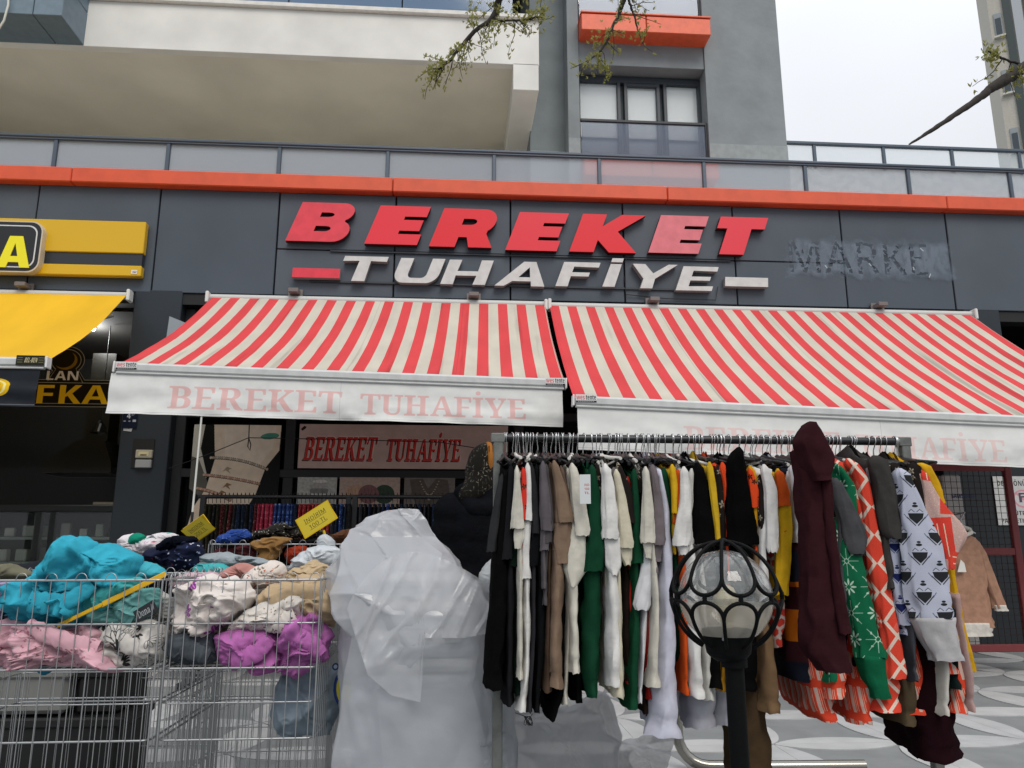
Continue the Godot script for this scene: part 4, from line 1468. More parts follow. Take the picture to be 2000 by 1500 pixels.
# ---------------------------------------------------------------- corner with the red lattice
func cage_corner() -> void:
	var z := -7.5
	var a := spot(1752, 912, z)
	var b := spot(1965, 912, z)
	var y0 := 0.22
	var rm := paint("#7c3234", 0.6, 0.0, 1.0)
	var o := thing("lattice_screen", "rust red steel frame with wire lattice standing beside the clothes rack", "screen", Vector3(5.0, 0, z))
	var f := Shape.new()
	for x in [a.x, b.x]:
		f.box(Vector3(x, (a.y + y0) * 0.5, z), Vector3(0.07, a.y - y0 + 0.07, 0.05), Basis.IDENTITY, 0.006)
		f.box(Vector3(x, 0.11, z), Vector3(0.05, 0.22, 0.05), Basis.IDENTITY, 0.004)
	for y in [a.y, y0, 1.14]: f.box(Vector3((a.x + b.x) * 0.5, y, z), Vector3(b.x - a.x - 0.07, 0.07, 0.045), Basis.IDENTITY, 0.006)
	part("frame", f, rm, o)
	var w := Shape.new()
	var x := a.x + 0.06
	while x < b.x:
		w.tube(PackedVector3Array([Vector3(x, y0, z - 0.01), Vector3(x, a.y, z - 0.01)]), 0.0028, 5, false); x += 0.062
	var y := y0 + 0.06
	while y < a.y:
		w.tube(PackedVector3Array([Vector3(a.x, y, z - 0.006), Vector3(b.x, y, z - 0.006)]), 0.0028, 5, false); y += 0.062
	part("wire_mesh", w, plain("#2d1b1b", 0.5, 0.4), o).set_meta("kind", "stuff")
	# grey cabinet behind it
	var c := thing("metal_cabinet", "pale grey metal cabinet with blue lettering behind the red lattice", "cabinet", Vector3(5.1, 0, -8.3))
	var p := spot(1842, 950, -8.1)
	var q := spot(1914, 1250, -8.1)
	var s := Shape.new()
	s.box(Vector3((p.x + q.x) * 0.5, (p.y + 0.25) * 0.5, -8.35), Vector3(q.x - p.x, p.y - 0.25 + 0.25, 0.5), Basis.IDENTITY, 0.012)
	part("body", s, paint("#b5b2ae", 0.5, 0.0, 1.0), c)
	var im := new_img(256, 64, "#85828000")
	write(im, "SAMSUNG", Rect2(10, 12, 236, 40), Color("#26356b"))
	var pm := printed(im, 0.5, false)
	pm.transparency = BaseMaterial3D.TRANSPARENCY_ALPHA_SCISSOR; pm.alpha_scissor_threshold = 0.5
	var l0 := spot(1858, 975, -8.09)
	var l1 := spot(1903, 962, -8.09)
	var t := Shape.new()
	t.quad(Vector3(l0.x, l0.y, -8.095), Vector3(l1.x, l0.y, -8.095), Vector3(l1.x, l1.y, -8.095), Vector3(l0.x, l1.y, -8.095))
	part("lettering", t, pm, c)
	# no parking notice on the dark wall
	var n := new_img(512, 560, "#bdbfbf")
	write(n, "DEPO ÖNÜDÜR", Rect2(40, 36, 430, 74), Color("#2a2b2d"))
	fill_poly(n, oval(Vector2(290, 258), 104, 104, 0, 40), Color("#c58f9a"))
	fill_poly(n, oval(Vector2(290, 258), 84, 84, 0, 40), Color("#c3c2c2"))
	line(n, Vector2(232, 200), Vector2(348, 318), 22, Color("#c58f9a"))
	fill_poly(n, PackedVector2Array([Vector2(250, 300), Vector2(250, 190), Vector2(330, 190), Vector2(348, 215), Vector2(330, 245), Vector2(280, 245), Vector2(280, 300)]), Color("#55505a"))
	fill_poly(n, PackedVector2Array([Vector2(272, 210), Vector2(318, 210), Vector2(324, 218), Vector2(316, 227), Vector2(272, 227)]), Color("#c3c2c2"))
	write(n, "LÜTFEN", Rect2(150, 384, 230, 62), Color("#2a2b2d"))
	write(n, "PARK ETMEYİNİZ", Rect2(40, 470, 440, 64), Color("#2a2b2d"))
	weather(n, 81, 0.02, 0.05)
	poster("white no parking notice with red circle on the dark column behind the lattice", spot(1938, 930, -8.9), spot(2046, 1026, -8.9), n, 0.4, "notice")
	# wall piece behind the notice and a lighter neighbour beyond
	var ws := Shape.new()
	ws.box(Vector3(6.6, 1.4, -8.98), Vector3(1.5, 2.8, 0.12))
	part("shutter_wall", ws, panel_mat("#23282c"), house)
	# sweater hung on the lattice
	var zs := -6.9
	var h := thing("sweater", "tan brown sweater with white collar, cuffs and hem hung beside the red lattice", "sweater", spot(1900, 1045, zs))
	var tan := cloth("#a67c65")
	var wh := cloth("#c9c4ba")
	var body := drape([[1040, 1874, 1896], [1052, 1862, 1914], [1100, 1858, 1930], [1180, 1852, 1938], [1226, 1858, 1948]], zs, 0.10, 301, 0.5, true)
	part("body", body, tan, h)
	part("sleeve", drape([[1048, 1898, 1912], [1080, 1912, 1930], [1130, 1926, 1948], [1188, 1946, 1970]], zs - 0.02, 0.09, 302, 0.5, true), tan, h)
	part("cuff", drape([[1180, 1946, 1968], [1194, 1950, 1974]], zs - 0.015, 0.085, 303, 0.3, true, 6), wh, h)
	part("hem_band", drape([[1214, 1856, 1946], [1228, 1862, 1949], [1244, 1866, 1946]], zs + 0.008, 0.115, 304, 0.3, true, 8), wh, h)
	var col := Shape.new()
	col.tube(PackedVector3Array([spot(1862, 1022, zs), spot(1874, 1036, zs + 0.02), spot(1886, 1046, zs + 0.03), spot(1897, 1040, zs + 0.02), spot(1894, 1034, zs - 0.02), spot(1878, 1028, zs - 0.04)]), 0.02, 8)
	part("collar", col, wh, h)
	var hk := thing("clothes_hanger", "silver wire hanger carrying the tan sweater at the lattice", "hanger", spot(1878, 1010, zs - 0.03))
	var hs := Shape.new()
	hs.tube(PackedVector3Array([spot(1852, 1008, zs - 0.3), spot(1884, 1001, zs - 0.06), spot(1876, 1014, zs - 0.04), spot(1880, 1026, zs - 0.04), spot(1905, 1042, zs - 0.05)]), 0.006, 6)
	part("hook", hs, plain("#b7b9ba", 0.3, 0.8), hk)
	var tg := thing("price_tag", "small white triangular tag on the tan sweater", "tag", spot(1872, 1102, zs + 0.04))
	var ts := Shape.new()
	var p0 := spot(1874, 1093, zs + 0.03)
	ts.prism(V([-0.035, -0.11, 0.05, -0.11, 0.04, -0.03, 0.01, 0.0]), [], 0.004, Transform3D(Basis.IDENTITY, p0), true)
	part("card", ts, plain("#d5d3cc", 0.7), tg)

# ---------------------------------------------------------------- main clothes rack
const BAR_Y := 1.595
const BAR_Z := -2.86
const EDGE_Z := -2.66

func main_rack() -> void:
	var gal := paint("#6d706d", 0.45, 0.35, 2.0, 0.1, 3.0)
	var o := thing("clothes_rack", "galvanised clothes rack with dark round rail crowded with hanging clothes", "clothes rack", Vector3(0.93, 0, BAR_Z))
	var b := Shape.new()
	b.tube(PackedVector3Array([Vector3(0.13, BAR_Y, BAR_Z), Vector3(1.75, BAR_Y, BAR_Z)]), 0.0155, 12)
	part("rail", b, plain("#1f2124", 0.4, 0.3), o)
	for x in [0.148, 1.728]:
		var p := Shape.new()
		p.box(Vector3(x, BAR_Y * 0.5 - 0.01, BAR_Z), Vector3(0.036, BAR_Y - 0.01, 0.036), Basis.IDENTITY, 0.003)
		p.box(Vector3(x - 0.002, BAR_Y - 0.002, BAR_Z), Vector3(0.05, 0.036, 0.04), Basis.IDENTITY, 0.003)
		part("post", p, gal, o)
		var f := Shape.new()
		f.box(Vector3(x, 0.03, BAR_Z), Vector3(0.036, 0.036, 0.6), Basis.IDENTITY, 0.003)
		part("foot", f, gal, o)
	var lo := Shape.new()
	lo.box(Vector3(0.93, 0.2, BAR_Z), Vector3(1.55, 0.03, 0.03), Basis.IDENTITY, 0.003)
	part("lower_bar", lo, gal, o)

var hook_m: ArrayMesh
var frame_m: ArrayMesh
func hanger_shapes() -> void:
	var h := Shape.new()
	var path := PackedVector3Array([Vector3(0, -0.068, 0), Vector3(0, -0.035, 0)])
	for k in 9:
		var a := deg_to_rad(-40.0 + 30.0 * k)
		path.append(Vector3(0, 0.002 + 0.0185 * sin(a), 0.0185 * cos(a)))
	h.tube(path, 0.0017, 5)
	hook_m = h.mesh()
	var f := Shape.new()
	f.tube(PackedVector3Array([Vector3(0, -0.104, -0.19), Vector3(0, -0.088, -0.10), Vector3(0, -0.070, -0.02), Vector3(0, -0.062, 0), Vector3(0, -0.070, 0.02), Vector3(0, -0.088, 0.10), Vector3(0, -0.104, 0.19)]), [0.006, 0.007, 0.0075, 0.008, 0.0075, 0.007, 0.006], 8)
	f.tube(PackedVector3Array([Vector3(0, -0.104, -0.18), Vector3(0, -0.116, 0), Vector3(0, -0.104, 0.18)]), 0.004, 6)
	frame_m = f.mesh()

var hanger_count := 0
func hang(x: float, label: String, white := false) -> void:
	var o := thing("clothes_hanger", label, "hanger", Vector3(x, BAR_Y, BAR_Z), "hangers hooked over the rack rail")
	o.rotation = Vector3(rng.randf_range(-0.05, 0.05), rng.randf_range(-0.35, 0.35), rng.randf_range(-0.10, 0.10))
	part("hook", hook_m, M.steel, o, Vector3.ZERO)
	part("frame", frame_m, M.hanger_white if white else M.hanger_black, o, Vector3.ZERO)
	hanger_count += 1

func fabric_prints() -> void:
	M.steel = plain("#c9cbcc", 0.25, 0.9)
	M.hanger_black = plain("#1b1c1e", 0.35)
	M.hanger_white = plain("#c9c8c2", 0.4)
	var r := RandomNumberGenerator.new()
	r.seed = 99
	# small flowers scattered on a ground
	for e in [["redfloral", "#c23327", "#2e1d18", "#7f3a1e"], ["darkfloral", "#1b1614", "#8f8878", "#4a3f34"], ["orangefloral", "#c8421c", "#1d120e", "#3d1a10"]]:
		var im := new_img(192, 192, e[1])
		for k in 26:
			var c := Vector2(r.randf() * 192, r.randf() * 192)
			var turn := r.randf() * 3.0
			var sz := r.randf_range(4.0, 7.0)
			for q in 5: fill_poly(im, oval(c + Vector2.from_angle(turn + TAU * q / 5) * sz, sz * 0.75, sz * 0.4, turn + TAU * q / 5, 9), Color(e[2]))
			fill_poly(im, oval(c, 2, 2, 0, 8), Color(e[3]))
			line(im, c, c + Vector2.from_angle(turn + 0.3) * sz * 2.6, 1.6, Color(e[3]))
		M[e[0]] = printed(im)
	# snowflakes
	var s := new_img(256, 256, "#0d5a3c")
	for c in [Vector2(64, 64), Vector2(192, 192), Vector2(192, 64), Vector2(64, 192)]:
		var big: bool = c == Vector2(64, 64) or c == Vector2(192, 192)
		for q in 8:
			var d := Vector2.from_angle(TAU * q / 8)
			if big:
				fill_poly(s, oval(c + d * 26, 17, 5, d.angle(), 10), Color("#a9c0af"))
			else:
				line(s, c + d * 10, c + d * 74, 3, Color("#8fb09c"))
				if q % 2: fill_poly(s, oval(c + d * 45, 8, 5, d.angle() + 0.7, 8), Color("#a9c0af"))
				fill_poly(s, oval(c + d * 12, 4, 4, 0, 8), Color("#a9c0af"))
	weather(s, 5, 0.15, 0.10)
	M.snow = printed(s)
	# red and white lozenges
	var a := new_img(256, 256, "#c6402f")
	for row in 2:
		for col in 2:
			var c := Vector2(64 + 128 * col, 64 + 128 * row)
			var cr := Color("#cbb9aa")
			fill_poly(a, PackedVector2Array([c + Vector2(-64, -64), c + Vector2(-44, -64), c + Vector2(0, -12), c + Vector2(44, -64), c + Vector2(64, -64), c + Vector2(10, 0), c + Vector2(64, 64), c + Vector2(44, 64), c + Vector2(0, 12), c + Vector2(-44, 64), c + Vector2(-64, 64), c + Vector2(-10, 0)]), cr)
			if (row + col) % 2: fill_poly(a, PackedVector2Array([c + Vector2(0, -60), c + Vector2(18, -34), c + Vector2(0, -18), c + Vector2(-18, -34)]), Color("#cf5a4a"))
	weather(a, 6, 0.15, 0.10)
	M.argyle = printed(a)
	# rows of dark hearts in lozenges
	for e in [["geo", "#a6aaba", "#232528"], ["geoblue", "#a2a7ba", "#1b2452"]]:
		var g := new_img(256, 256, e[1])
		for c in [Vector2(128, 128), Vector2(0, 0), Vector2(256, 0), Vector2(0, 256), Vector2(256, 256)]:
			fill_poly(g, PackedVector2Array([c + Vector2(-56, -14), c + Vector2(56, -14), c + Vector2(46, 20), c + Vector2(0, 58), c + Vector2(-46, 20)]), Color(e[2]))
			for sx in [-1, 1]:
				fill_poly(g, PackedVector2Array([c + Vector2(sx * 54, -22), c + Vector2(sx * 30, -42), c + Vector2(sx * 4, -22)]), Color(e[2]))
				fill_poly(g, PackedVector2Array([c + Vector2(sx * 48, -22), c + Vector2(sx * 30, -37), c + Vector2(sx * 10, -22)]), Color(e[1]).lightened(0.1))
				line(g, c + Vector2(sx * 66, 10), c + Vector2(sx * 8, 68), 8, Color(e[2]).lightened(0.1))
				line(g, c + Vector2(sx * 84, -10), c + Vector2(sx * 60, 22), 5, Color("#4a546f"))
			fill_poly(g, oval(c + Vector2(0, -62), 22, 9), Color(e[2]))
			fill_poly(g, oval(c + Vector2(0, -80), 14, 7), Color(e[2]))
		weather(g, 7, 0.15, 0.08)
		M[e[0]] = printed(g)
	# scalloped cells
	var t := new_img(192, 192, "#bcaba1")
	for row in 5:
		for col in 4:
			var c := Vector2(col * 64 - 16 + (row % 2) * 32, row * 48)
			fill_poly(t, PackedVector2Array([c + Vector2(-26, -12), c + Vector2(-12, -22), c + Vector2(0, -14), c + Vector2(12, -22), c + Vector2(26, -12), c + Vector2(24, 6), c + Vector2(0, 22), c + Vector2(-24, 6)]), Color("#bc3a2f"))
	weather(t, 8, 0.15, 0.08)
	M.redgeo = printed(t)
	# red panels with cream stripes on speckled pink
	var p := new_img(256, 256, "#b0948c")
	for k in 300: fill_poly(p, oval(Vector2(r.randf() * 256, r.randf() * 256), 1.6, 1.6, 0, 6), Color("#c6b2aa"))
	fill_poly(p, PackedVector2Array([Vector2(0, 10), Vector2(136, 4), Vector2(140, 150), Vector2(0, 126)]), Color("#c03a2f"))
	fill_poly(p, PackedVector2Array([Vector2(112, 118), Vector2(256, 134), Vector2(256, 256), Vector2(100, 250)]), Color("#c23f31"))
	for k in 5:
		line(p, Vector2(12 + k * 24, 26), Vector2(20 + k * 24, 136), 4, Color("#c9b49c"))
		line(p, Vector2(126, 136 + k * 22), Vector2(256, 156 + k * 22), 4, Color("#c9b49c"))
	weather(p, 9, 0.15, 0.08)
	M.pinkstripe = printed(p)
	# hem of the same knit: slanted stripes over a plain red border
	var hm := new_img(192, 192, "#c2402a")
	for k in 3:
		var x := k * 64.0
		fill_poly(hm, PackedVector2Array([Vector2(x, 0), Vector2(x + 26, 0), Vector2(x + 56, 150), Vector2(x + 34, 150)]), Color("#b89f93"))
		for q in 2: line(hm, Vector2(x + 36 + q * 13, 6), Vector2(x + 62 + q * 13, 140), 3, Color("#c9b09c"))
	weather(hm, 10, 0.15, 0.10)
	M.hemred = printed(hm)
	# broad bands
	var b := new_img(16, 256, "#321419")
	b.fill_rect(Rect2i(0, 0, 16, 72), Color("#a85a0f"))
	b.fill_rect(Rect2i(0, 118, 16, 74), Color("#151824"))
	b.fill_rect(Rect2i(0, 192, 16, 12), Color("#9c5212"))
	M.bands = printed(b)
	M.bands.uv1_offset = Vector3(0, 0.66, 0)

var clothes: Array = []
# kind, look, material, layer, sleeves (each a list of (y, left, right)), body rows
func G(kind: String, look: String, mat, layer: int, sleeves: Array, body: Array, pat := 0.24) -> void:
	clothes.append([kind, look, M[mat] if M.has(mat) else cloth(mat), layer, sleeves, body, pat])

func garments_on_rack() -> void:
	fabric_prints()
	hanger_shapes()
	var blk := "#0b0b0c"
	var char_ := "#1d1d20"
	var dgreen := "#0e1c15"
	var green := "#113d28"
	var cream := "#c3bfb2"
	var white := "#cfcecb"
	var tan := "#7d6755"
	var dbr := "#4a3a2f"
	var mauve := "#5b565a"
	G("t-shirt", "dark grey", "#2f3032", 1, [[[925, 976, 986], [985, 964, 980], [1040, 955, 974], [1078, 951, 968]]], [[925, 978, 990], [1200, 968, 988]])
	G("dress", "long black", blk, 4, [], [[908, 984, 996], [960, 976, 998], [1100, 958, 1000], [1250, 950, 996], [1348, 942, 992]])
	G("dress", "charcoal", char_, 3, [[[905, 994, 1003], [1000, 988, 1004], [1060, 984, 1003], [1092, 981, 1000]]], [[905, 995, 1006], [1150, 986, 1010], [1380, 985, 1008]])
	G("dress", "dark green", dgreen, 2, [[[905, 1002, 1011], [1060, 1002, 1019], [1106, 997, 1014]]], [[905, 1002, 1012], [1150, 1000, 1022], [1356, 998, 1026]])
	G("dress", "cream short-sleeved", cream, 6, [[[908, 1006, 1014], [960, 1004, 1018], [1025, 999, 1024], [1032, 999, 1024]], [[1020, 1006, 1024], [1050, 1004, 1024], [1071, 1006, 1018]]], [[915, 1008, 1020], [1150, 1010, 1024], [1328, 1009, 1024]])
	G("blouse", "red floral", "redfloral", 5, [[[912, 1018, 1027], [960, 1018, 1030], [985, 1015, 1032], [1014, 1020, 1027]]], [[912, 1017, 1025], [1100, 1016, 1022]])
	G("dress", "pink edged dark", "#8a2440", 1, [], [[930, 1016, 1024], [1270, 1014, 1021]])
	G("dress", "white", white, 5, [[[903, 1025, 1036], [940, 1028, 1039], [1010, 1026, 1040], [1016, 1026, 1040]], [[1010, 1024, 1038], [1075, 1020, 1035], [1130, 1018, 1037]]], [[908, 1024, 1036], [1150, 1020, 1040], [1300, 1020, 1040], [1392, 1010, 1032]])
	G("dress", "slate grey", "#2a2a2e", 5, [[[905, 1034, 1043], [960, 1037, 1050], [1034, 1040, 1054], [1041, 1040, 1053]]], [[906, 1034, 1046], [1200, 1034, 1052], [1392, 1026, 1044]])
	G("dress", "black ribbed", "#121315", 4, [[[905, 1044, 1053], [1027, 1044, 1058], [1085, 1032, 1054], [1105, 1034, 1050]]], [[905, 1043, 1058], [1100, 1042, 1074], [1200, 1042, 1076], [1392, 1040, 1058]])
	G("t-shirt", "mauve grey", mauve, 7, [[[899, 1056, 1066], [950, 1055, 1073], [1012, 1056, 1079], [1030, 1058, 1082], [1036, 1059, 1080]], [[1030, 1058, 1078], [1075, 1056, 1072]]], [[900, 1056, 1068], [1150, 1056, 1072]])
	G("t-shirt", "stone grey", "#4b474a", 6, [[[905, 1062, 1072], [1000, 1062, 1082], [1060, 1060, 1078]]], [[905, 1062, 1074], [1180, 1056, 1074]])
	G("dress", "dark brown", dbr, 5, [[[902, 1071, 1080], [950, 1073, 1091], [985, 1074, 1097], [991, 1075, 1096]]], [[902, 1070, 1084], [1200, 1064, 1080], [1352, 1060, 1084]])
	G("dress", "tan", tan, 8, [[[898, 1077, 1090], [950, 1084, 1107], [1012, 1088, 1120], [1020, 1089, 1119]], [[1014, 1086, 1118], [1060, 1082, 1117], [1100, 1090, 1112]]], [[905, 1078, 1096], [1110, 1078, 1106], [1250, 1072, 1102], [1346, 1072, 1106]])
	G("dress", "cocoa brown", "#5e4c3f", 6, [[[908, 1092, 1102], [980, 1096, 1117], [1075, 1080, 1119]]], [[908, 1090, 1105], [1200, 1072, 1094], [1312, 1068, 1092]])
	G("dress", "ivory", cream, 8, [[[903, 1112, 1125], [950, 1116, 1140], [1038, 1122, 1156], [1046, 1124, 1154]], [[1018, 1118, 1147], [1080, 1104, 1148], [1112, 1103, 1147], [1146, 1114, 1126]]], [[908, 1110, 1130], [1150, 1106, 1136], [1316, 1112, 1138]])
	G("dress", "off-white", "#b9b5a9", 4, [[[918, 1107, 1116], [1000, 1108, 1124], [1100, 1106, 1120]]], [[920, 1106, 1118], [1200, 1106, 1120], [1378, 1096, 1114]])
	G("tunic", "black pointed", blk, 3, [], [[930, 1092, 1110], [1200, 1078, 1112], [1345, 1080, 1114], [1408, 1070, 1092]])
	G("dress", "bottle green", green, 8, [[[906, 1153, 1164], [960, 1149, 1174], [1060, 1150, 1182], [1095, 1142, 1186], [1116, 1142, 1180]]], [[908, 1148, 1166], [1150, 1138, 1182], [1300, 1138, 1178], [1362, 1148, 1174]])
	G("blouse", "dark floral", "darkfloral", 6, [[[903, 1162, 1171], [960, 1164, 1180], [1002, 1166, 1184]]], [[905, 1160, 1172], [1200, 1168, 1184]])
	G("dress", "jet black", "#08090a", 2, [], [[920, 1130, 1150], [1200, 1118, 1142], [1372, 1118, 1146]])
	G("dress", "pale cream", "#c5bfa9", 5, [[[915, 1170, 1179], [960, 1168, 1182], [1003, 1168, 1186]]], [[915, 1170, 1182], [1200, 1180, 1198], [1345, 1182, 1202]])
	G("dress", "bright white", white, 10, [[[904, 1176, 1190], [950, 1178, 1203], [1044, 1178, 1211], [1052, 1180, 1209]], [[1044, 1182, 1213], [1106, 1186, 1215], [1124, 1196, 1206]]], [[908, 1178, 1198], [1150, 1184, 1216], [1342, 1186, 1222]])
	G("t-shirt", "ash grey", "#6d6a68", 5, [[[912, 1195, 1204], [985, 1199, 1212]]], [[912, 1196, 1208], [1100, 1200, 1212]])
	G("dress", "ecru", "#c4bda6", 9, [[[915, 1199, 1211], [980, 1206, 1226], [1060, 1210, 1238], [1070, 1211, 1237]], [[1062, 1206, 1237], [1088, 1212, 1236], [1104, 1222, 1232]]], [[918, 1200, 1212], [1150, 1200, 1220], [1364, 1196, 1226]])
	G("blouse", "black flowered", "darkfloral", 8, [[[902, 1202, 1213], [950, 1212, 1233], [975, 1211, 1238], [1022, 1230, 1242]]], [[905, 1204, 1218], [1100, 1222, 1240]])
	G("dress", "brown black", "#211a16", 4, [], [[920, 1208, 1224], [1150, 1212, 1238], [1332, 1215, 1242]])
	G("dress", "scarlet", "#b2261f", 4, [[[930, 1222, 1231], [990, 1227, 1241], [1060, 1232, 1242]]], [[935, 1222, 1234], [1200, 1226, 1240], [1336, 1222, 1238]])
	G("dress", "emerald", "#124029", 7, [[[915, 1233, 1245], [1000, 1236, 1252], [1100, 1237, 1258]]], [[918, 1233, 1250], [1150, 1232, 1256], [1386, 1224, 1252]])
	G("blouse", "grey flowered", "darkfloral", 6, [[[912, 1247, 1258], [962, 1246, 1264]]], [[915, 1246, 1260], [1100, 1250, 1264]])
	G("dress", "dark chocolate", "#241916", 3, [], [[930, 1250, 1264], [1200, 1250, 1268], [1394, 1252, 1274]])
	G("dress", "oatmeal", cream, 10, [[[910, 1257, 1269], [960, 1257, 1275], [1050, 1254, 1282], [1060, 1255, 1280]], [[1052, 1256, 1277], [1090, 1262, 1273]]], [[914, 1258, 1272], [1180, 1274, 1294], [1343, 1264, 1296]])
	G("t-shirt", "dusty mauve", "#6a6164", 9, [[[906, 1269, 1283], [980, 1276, 1296], [1055, 1275, 1301], [1064, 1276, 1299]], [[1056, 1266, 1299], [1098, 1272, 1294]]], [[908, 1270, 1286], [1120, 1272, 1292]])
	G("dress", "soft white", "#c6c7cb", 7, [[[1060, 1258, 1276], [1120, 1252, 1278], [1180, 1240, 1272], [1192, 1244, 1266]]], [[915, 1262, 1274], [1090, 1256, 1278], [1374, 1247, 1258]])
	G("dress", "cherry red", "#a8231f", 5, [], [[930, 1262, 1276], [1180, 1254, 1272], [1366, 1262, 1276]])
	G("dress", "navy", "#191c26", 5, [], [[915, 1276, 1290], [1150, 1284, 1304], [1342, 1290, 1308]])
	G("dress", "long lilac white", "#b9bbcb", 9, [], [[906, 1281, 1294], [960, 1284, 1308], [1020, 1288, 1318], [1150, 1288, 1324], [1300, 1280, 1332], [1442, 1268, 1343]])
	G("dress", "leaf green", green, 6, [[[912, 1292, 1303], [980, 1300, 1316], [1062, 1312, 1324]]], [[915, 1292, 1306], [1150, 1318, 1336], [1345, 1336, 1350]])
	G("blouse", "thin yellow", "#c79a12", 9, [[[906, 1308, 1319], [945, 1312, 1324], [1002, 1314, 1323]]], [[908, 1308, 1320], [1080, 1314, 1324]])
	G("dress", "orange", "#cc4a14", 8, [[[916, 1318, 1331], [970, 1320, 1337], [1022, 1316, 1335]]], [[918, 1318, 1334], [1150, 1330, 1346], [1358, 1336, 1350]])
	G("dress", "white short-sleeved", white, 10, [[[910, 1331, 1346], [980, 1329, 1353], [1056, 1318, 1350], [1066, 1319, 1347]], [[1056, 1322, 1349], [1084, 1330, 1344]]], [[914, 1334, 1350], [1150, 1340, 1372], [1364, 1350, 1384]])
	G("dress", "chalk white", "#c3c2bb", 8, [[[914, 1347, 1359], [1000, 1343, 1362], [1064, 1334, 1360]]], [[916, 1348, 1362], [1180, 1366, 1392], [1370, 1376, 1402]])
	G("t-shirt", "broad black", blk, 10, [[[902, 1359, 1375], [960, 1356, 1392], [1030, 1354, 1406], [1062, 1356, 1408]]], [[904, 1360, 1380], [1150, 1376, 1410], [1346, 1388, 1422]])
	G("blouse", "narrow mustard", "#c29a18", 11, [[[901, 1381, 1393], [960, 1388, 1402], [1054, 1400, 1409]]], [[903, 1382, 1394], [1060, 1400, 1408]])
	G("blouse", "brown flowered", "darkfloral", 8, [[[908, 1398, 1411], [960, 1400, 1418], [1052, 1406, 1424]]], [[910, 1398, 1412], [1200, 1402, 1426]])
	G("dress", "ochre edged black", "#b37d14", 2, [], [[930, 1392, 1406], [1200, 1408, 1426], [1352, 1402, 1426]])
	G("blouse", "orange flowered", "orangefloral", 9, [[[902, 1405, 1419], [950, 1415, 1431], [1048, 1421, 1436]]], [[904, 1405, 1420], [1160, 1418, 1434]])
	G("coat", "tall black", "#09090a", 11, [[[871, 1440, 1457], [905, 1423, 1459], [960, 1425, 1472], [1050, 1423, 1486], [1064, 1426, 1484]]], [[905, 1424, 1460], [1150, 1436, 1486], [1352, 1436, 1492]])
	G("blouse", "saffron", "#c98f12", 9, [[[908, 1460, 1475], [960, 1464, 1489], [985, 1468, 1484], [1042, 1470, 1481]]], [[910, 1460, 1476], [1100, 1470, 1486]])
	G("blouse", "ember flowered", "orangefloral", 10, [[[914, 1461, 1471], [960, 1464, 1484], [992, 1468, 1482]]], [[916, 1461, 1472], [1080, 1470, 1484]])
	G("blouse", "black blossom", "darkfloral", 10, [[[926, 1480, 1494], [1000, 1482, 1503], [1062, 1492, 1504]]], [[928, 1480, 1496], [1100, 1488, 1504]])
	G("t-shirt", "plain white", white, 12, [[[906, 1486, 1503], [960, 1496, 1520], [1068, 1500, 1523], [1079, 1504, 1520]]], [[908, 1486, 1522], [1060, 1482, 1506], [1180, 1482, 1512]])
	G("dress", "sunny yellow", "#c99a10", 10, [[[914, 1516, 1528], [985, 1522, 1546], [1030, 1522, 1551], [1070, 1522, 1548], [1162, 1518, 1542]]], [[916, 1516, 1530], [1170, 1520, 1540]])
	G("blouse", "tangerine", "#c94c16", 11, [[[918, 1517, 1531], [960, 1522, 1544], [988, 1524, 1547]]], [[920, 1518, 1532], [1040, 1524, 1540]])
	G("dress", "red scalloped", "redgeo", 7, [], [[960, 1506, 1520], [1078, 1506, 1524], [1150, 1508, 1543], [1210, 1510, 1546], [1264, 1512, 1536]], 0.13)
	G("blouse", "white collared", "#c2c3c8", 9, [[[908, 1540, 1557], [960, 1548, 1566], [992, 1556, 1569]]], [[910, 1540, 1558], [1060, 1550, 1568]])
	G("dress", "orange banded", "bands", 7, [], [[905, 1522, 1562], [960, 1540, 1584], [1150, 1542, 1588], [1332, 1542, 1602]], 0.37)
	G("dress", "camel", "#765b3f", 10, [], [[1000, 1462, 1486], [1190, 1474, 1502], [1250, 1482, 1524], [1380, 1490, 1540], [1394, 1492, 1538]])
	G("trousers", "long brown", "#463625", 5, [], [[960, 1440, 1470], [1330, 1440, 1500], [1420, 1446, 1516], [1560, 1452, 1534]])
	G("skirt", "long pale lilac", "#a9aab4", 1, [], [[940, 1340, 1390], [1300, 1338, 1410], [1425, 1340, 1412]])
	G("skirt", "long ice white", "#b0b2bb", 0, [], [[940, 1390, 1430], [1300, 1396, 1450], [1418, 1396, 1452]])
	G("blouse", "flecked black", "darkfloral", 9, [[[928, 1614, 1630], [970, 1620, 1640], [1010, 1624, 1640]]], [[930, 1614, 1632], [1100, 1626, 1642]])
	G("t-shirt", "steel grey", "#46474a", 12, [[[932, 1628, 1646], [980, 1634, 1672], [1040, 1648, 1696], [1064, 1652, 1700], [1082, 1662, 1692]], [[1066, 1656, 1694], [1086, 1664, 1690]]], [[934, 1628, 1650], [1200, 1640, 1664]])
	G("sweater", "green snowflake", "snow", 11, [[[903, 1630, 1647], [950, 1652, 1676], [1060, 1640, 1684], [1150, 1650, 1702], [1240, 1670, 1724], [1286, 1682, 1738]]], [[905, 1630, 1650], [1200, 1620, 1650], [1332, 1610, 1644]], 0.17)
	G("dress", "black ankle", blk, 6, [], [[960, 1655, 1675], [1200, 1664, 1690], [1346, 1668, 1696]])
	G("cardigan", "red lozenge", "argyle", 11, [[[894, 1650, 1674], [930, 1672, 1700], [1000, 1690, 1714], [1080, 1698, 1732], [1200, 1720, 1754], [1318, 1734, 1774], [1326, 1736, 1772]]], [[900, 1652, 1676], [1100, 1690, 1720], [1330, 1712, 1768], [1392, 1690, 1782]], 0.19)
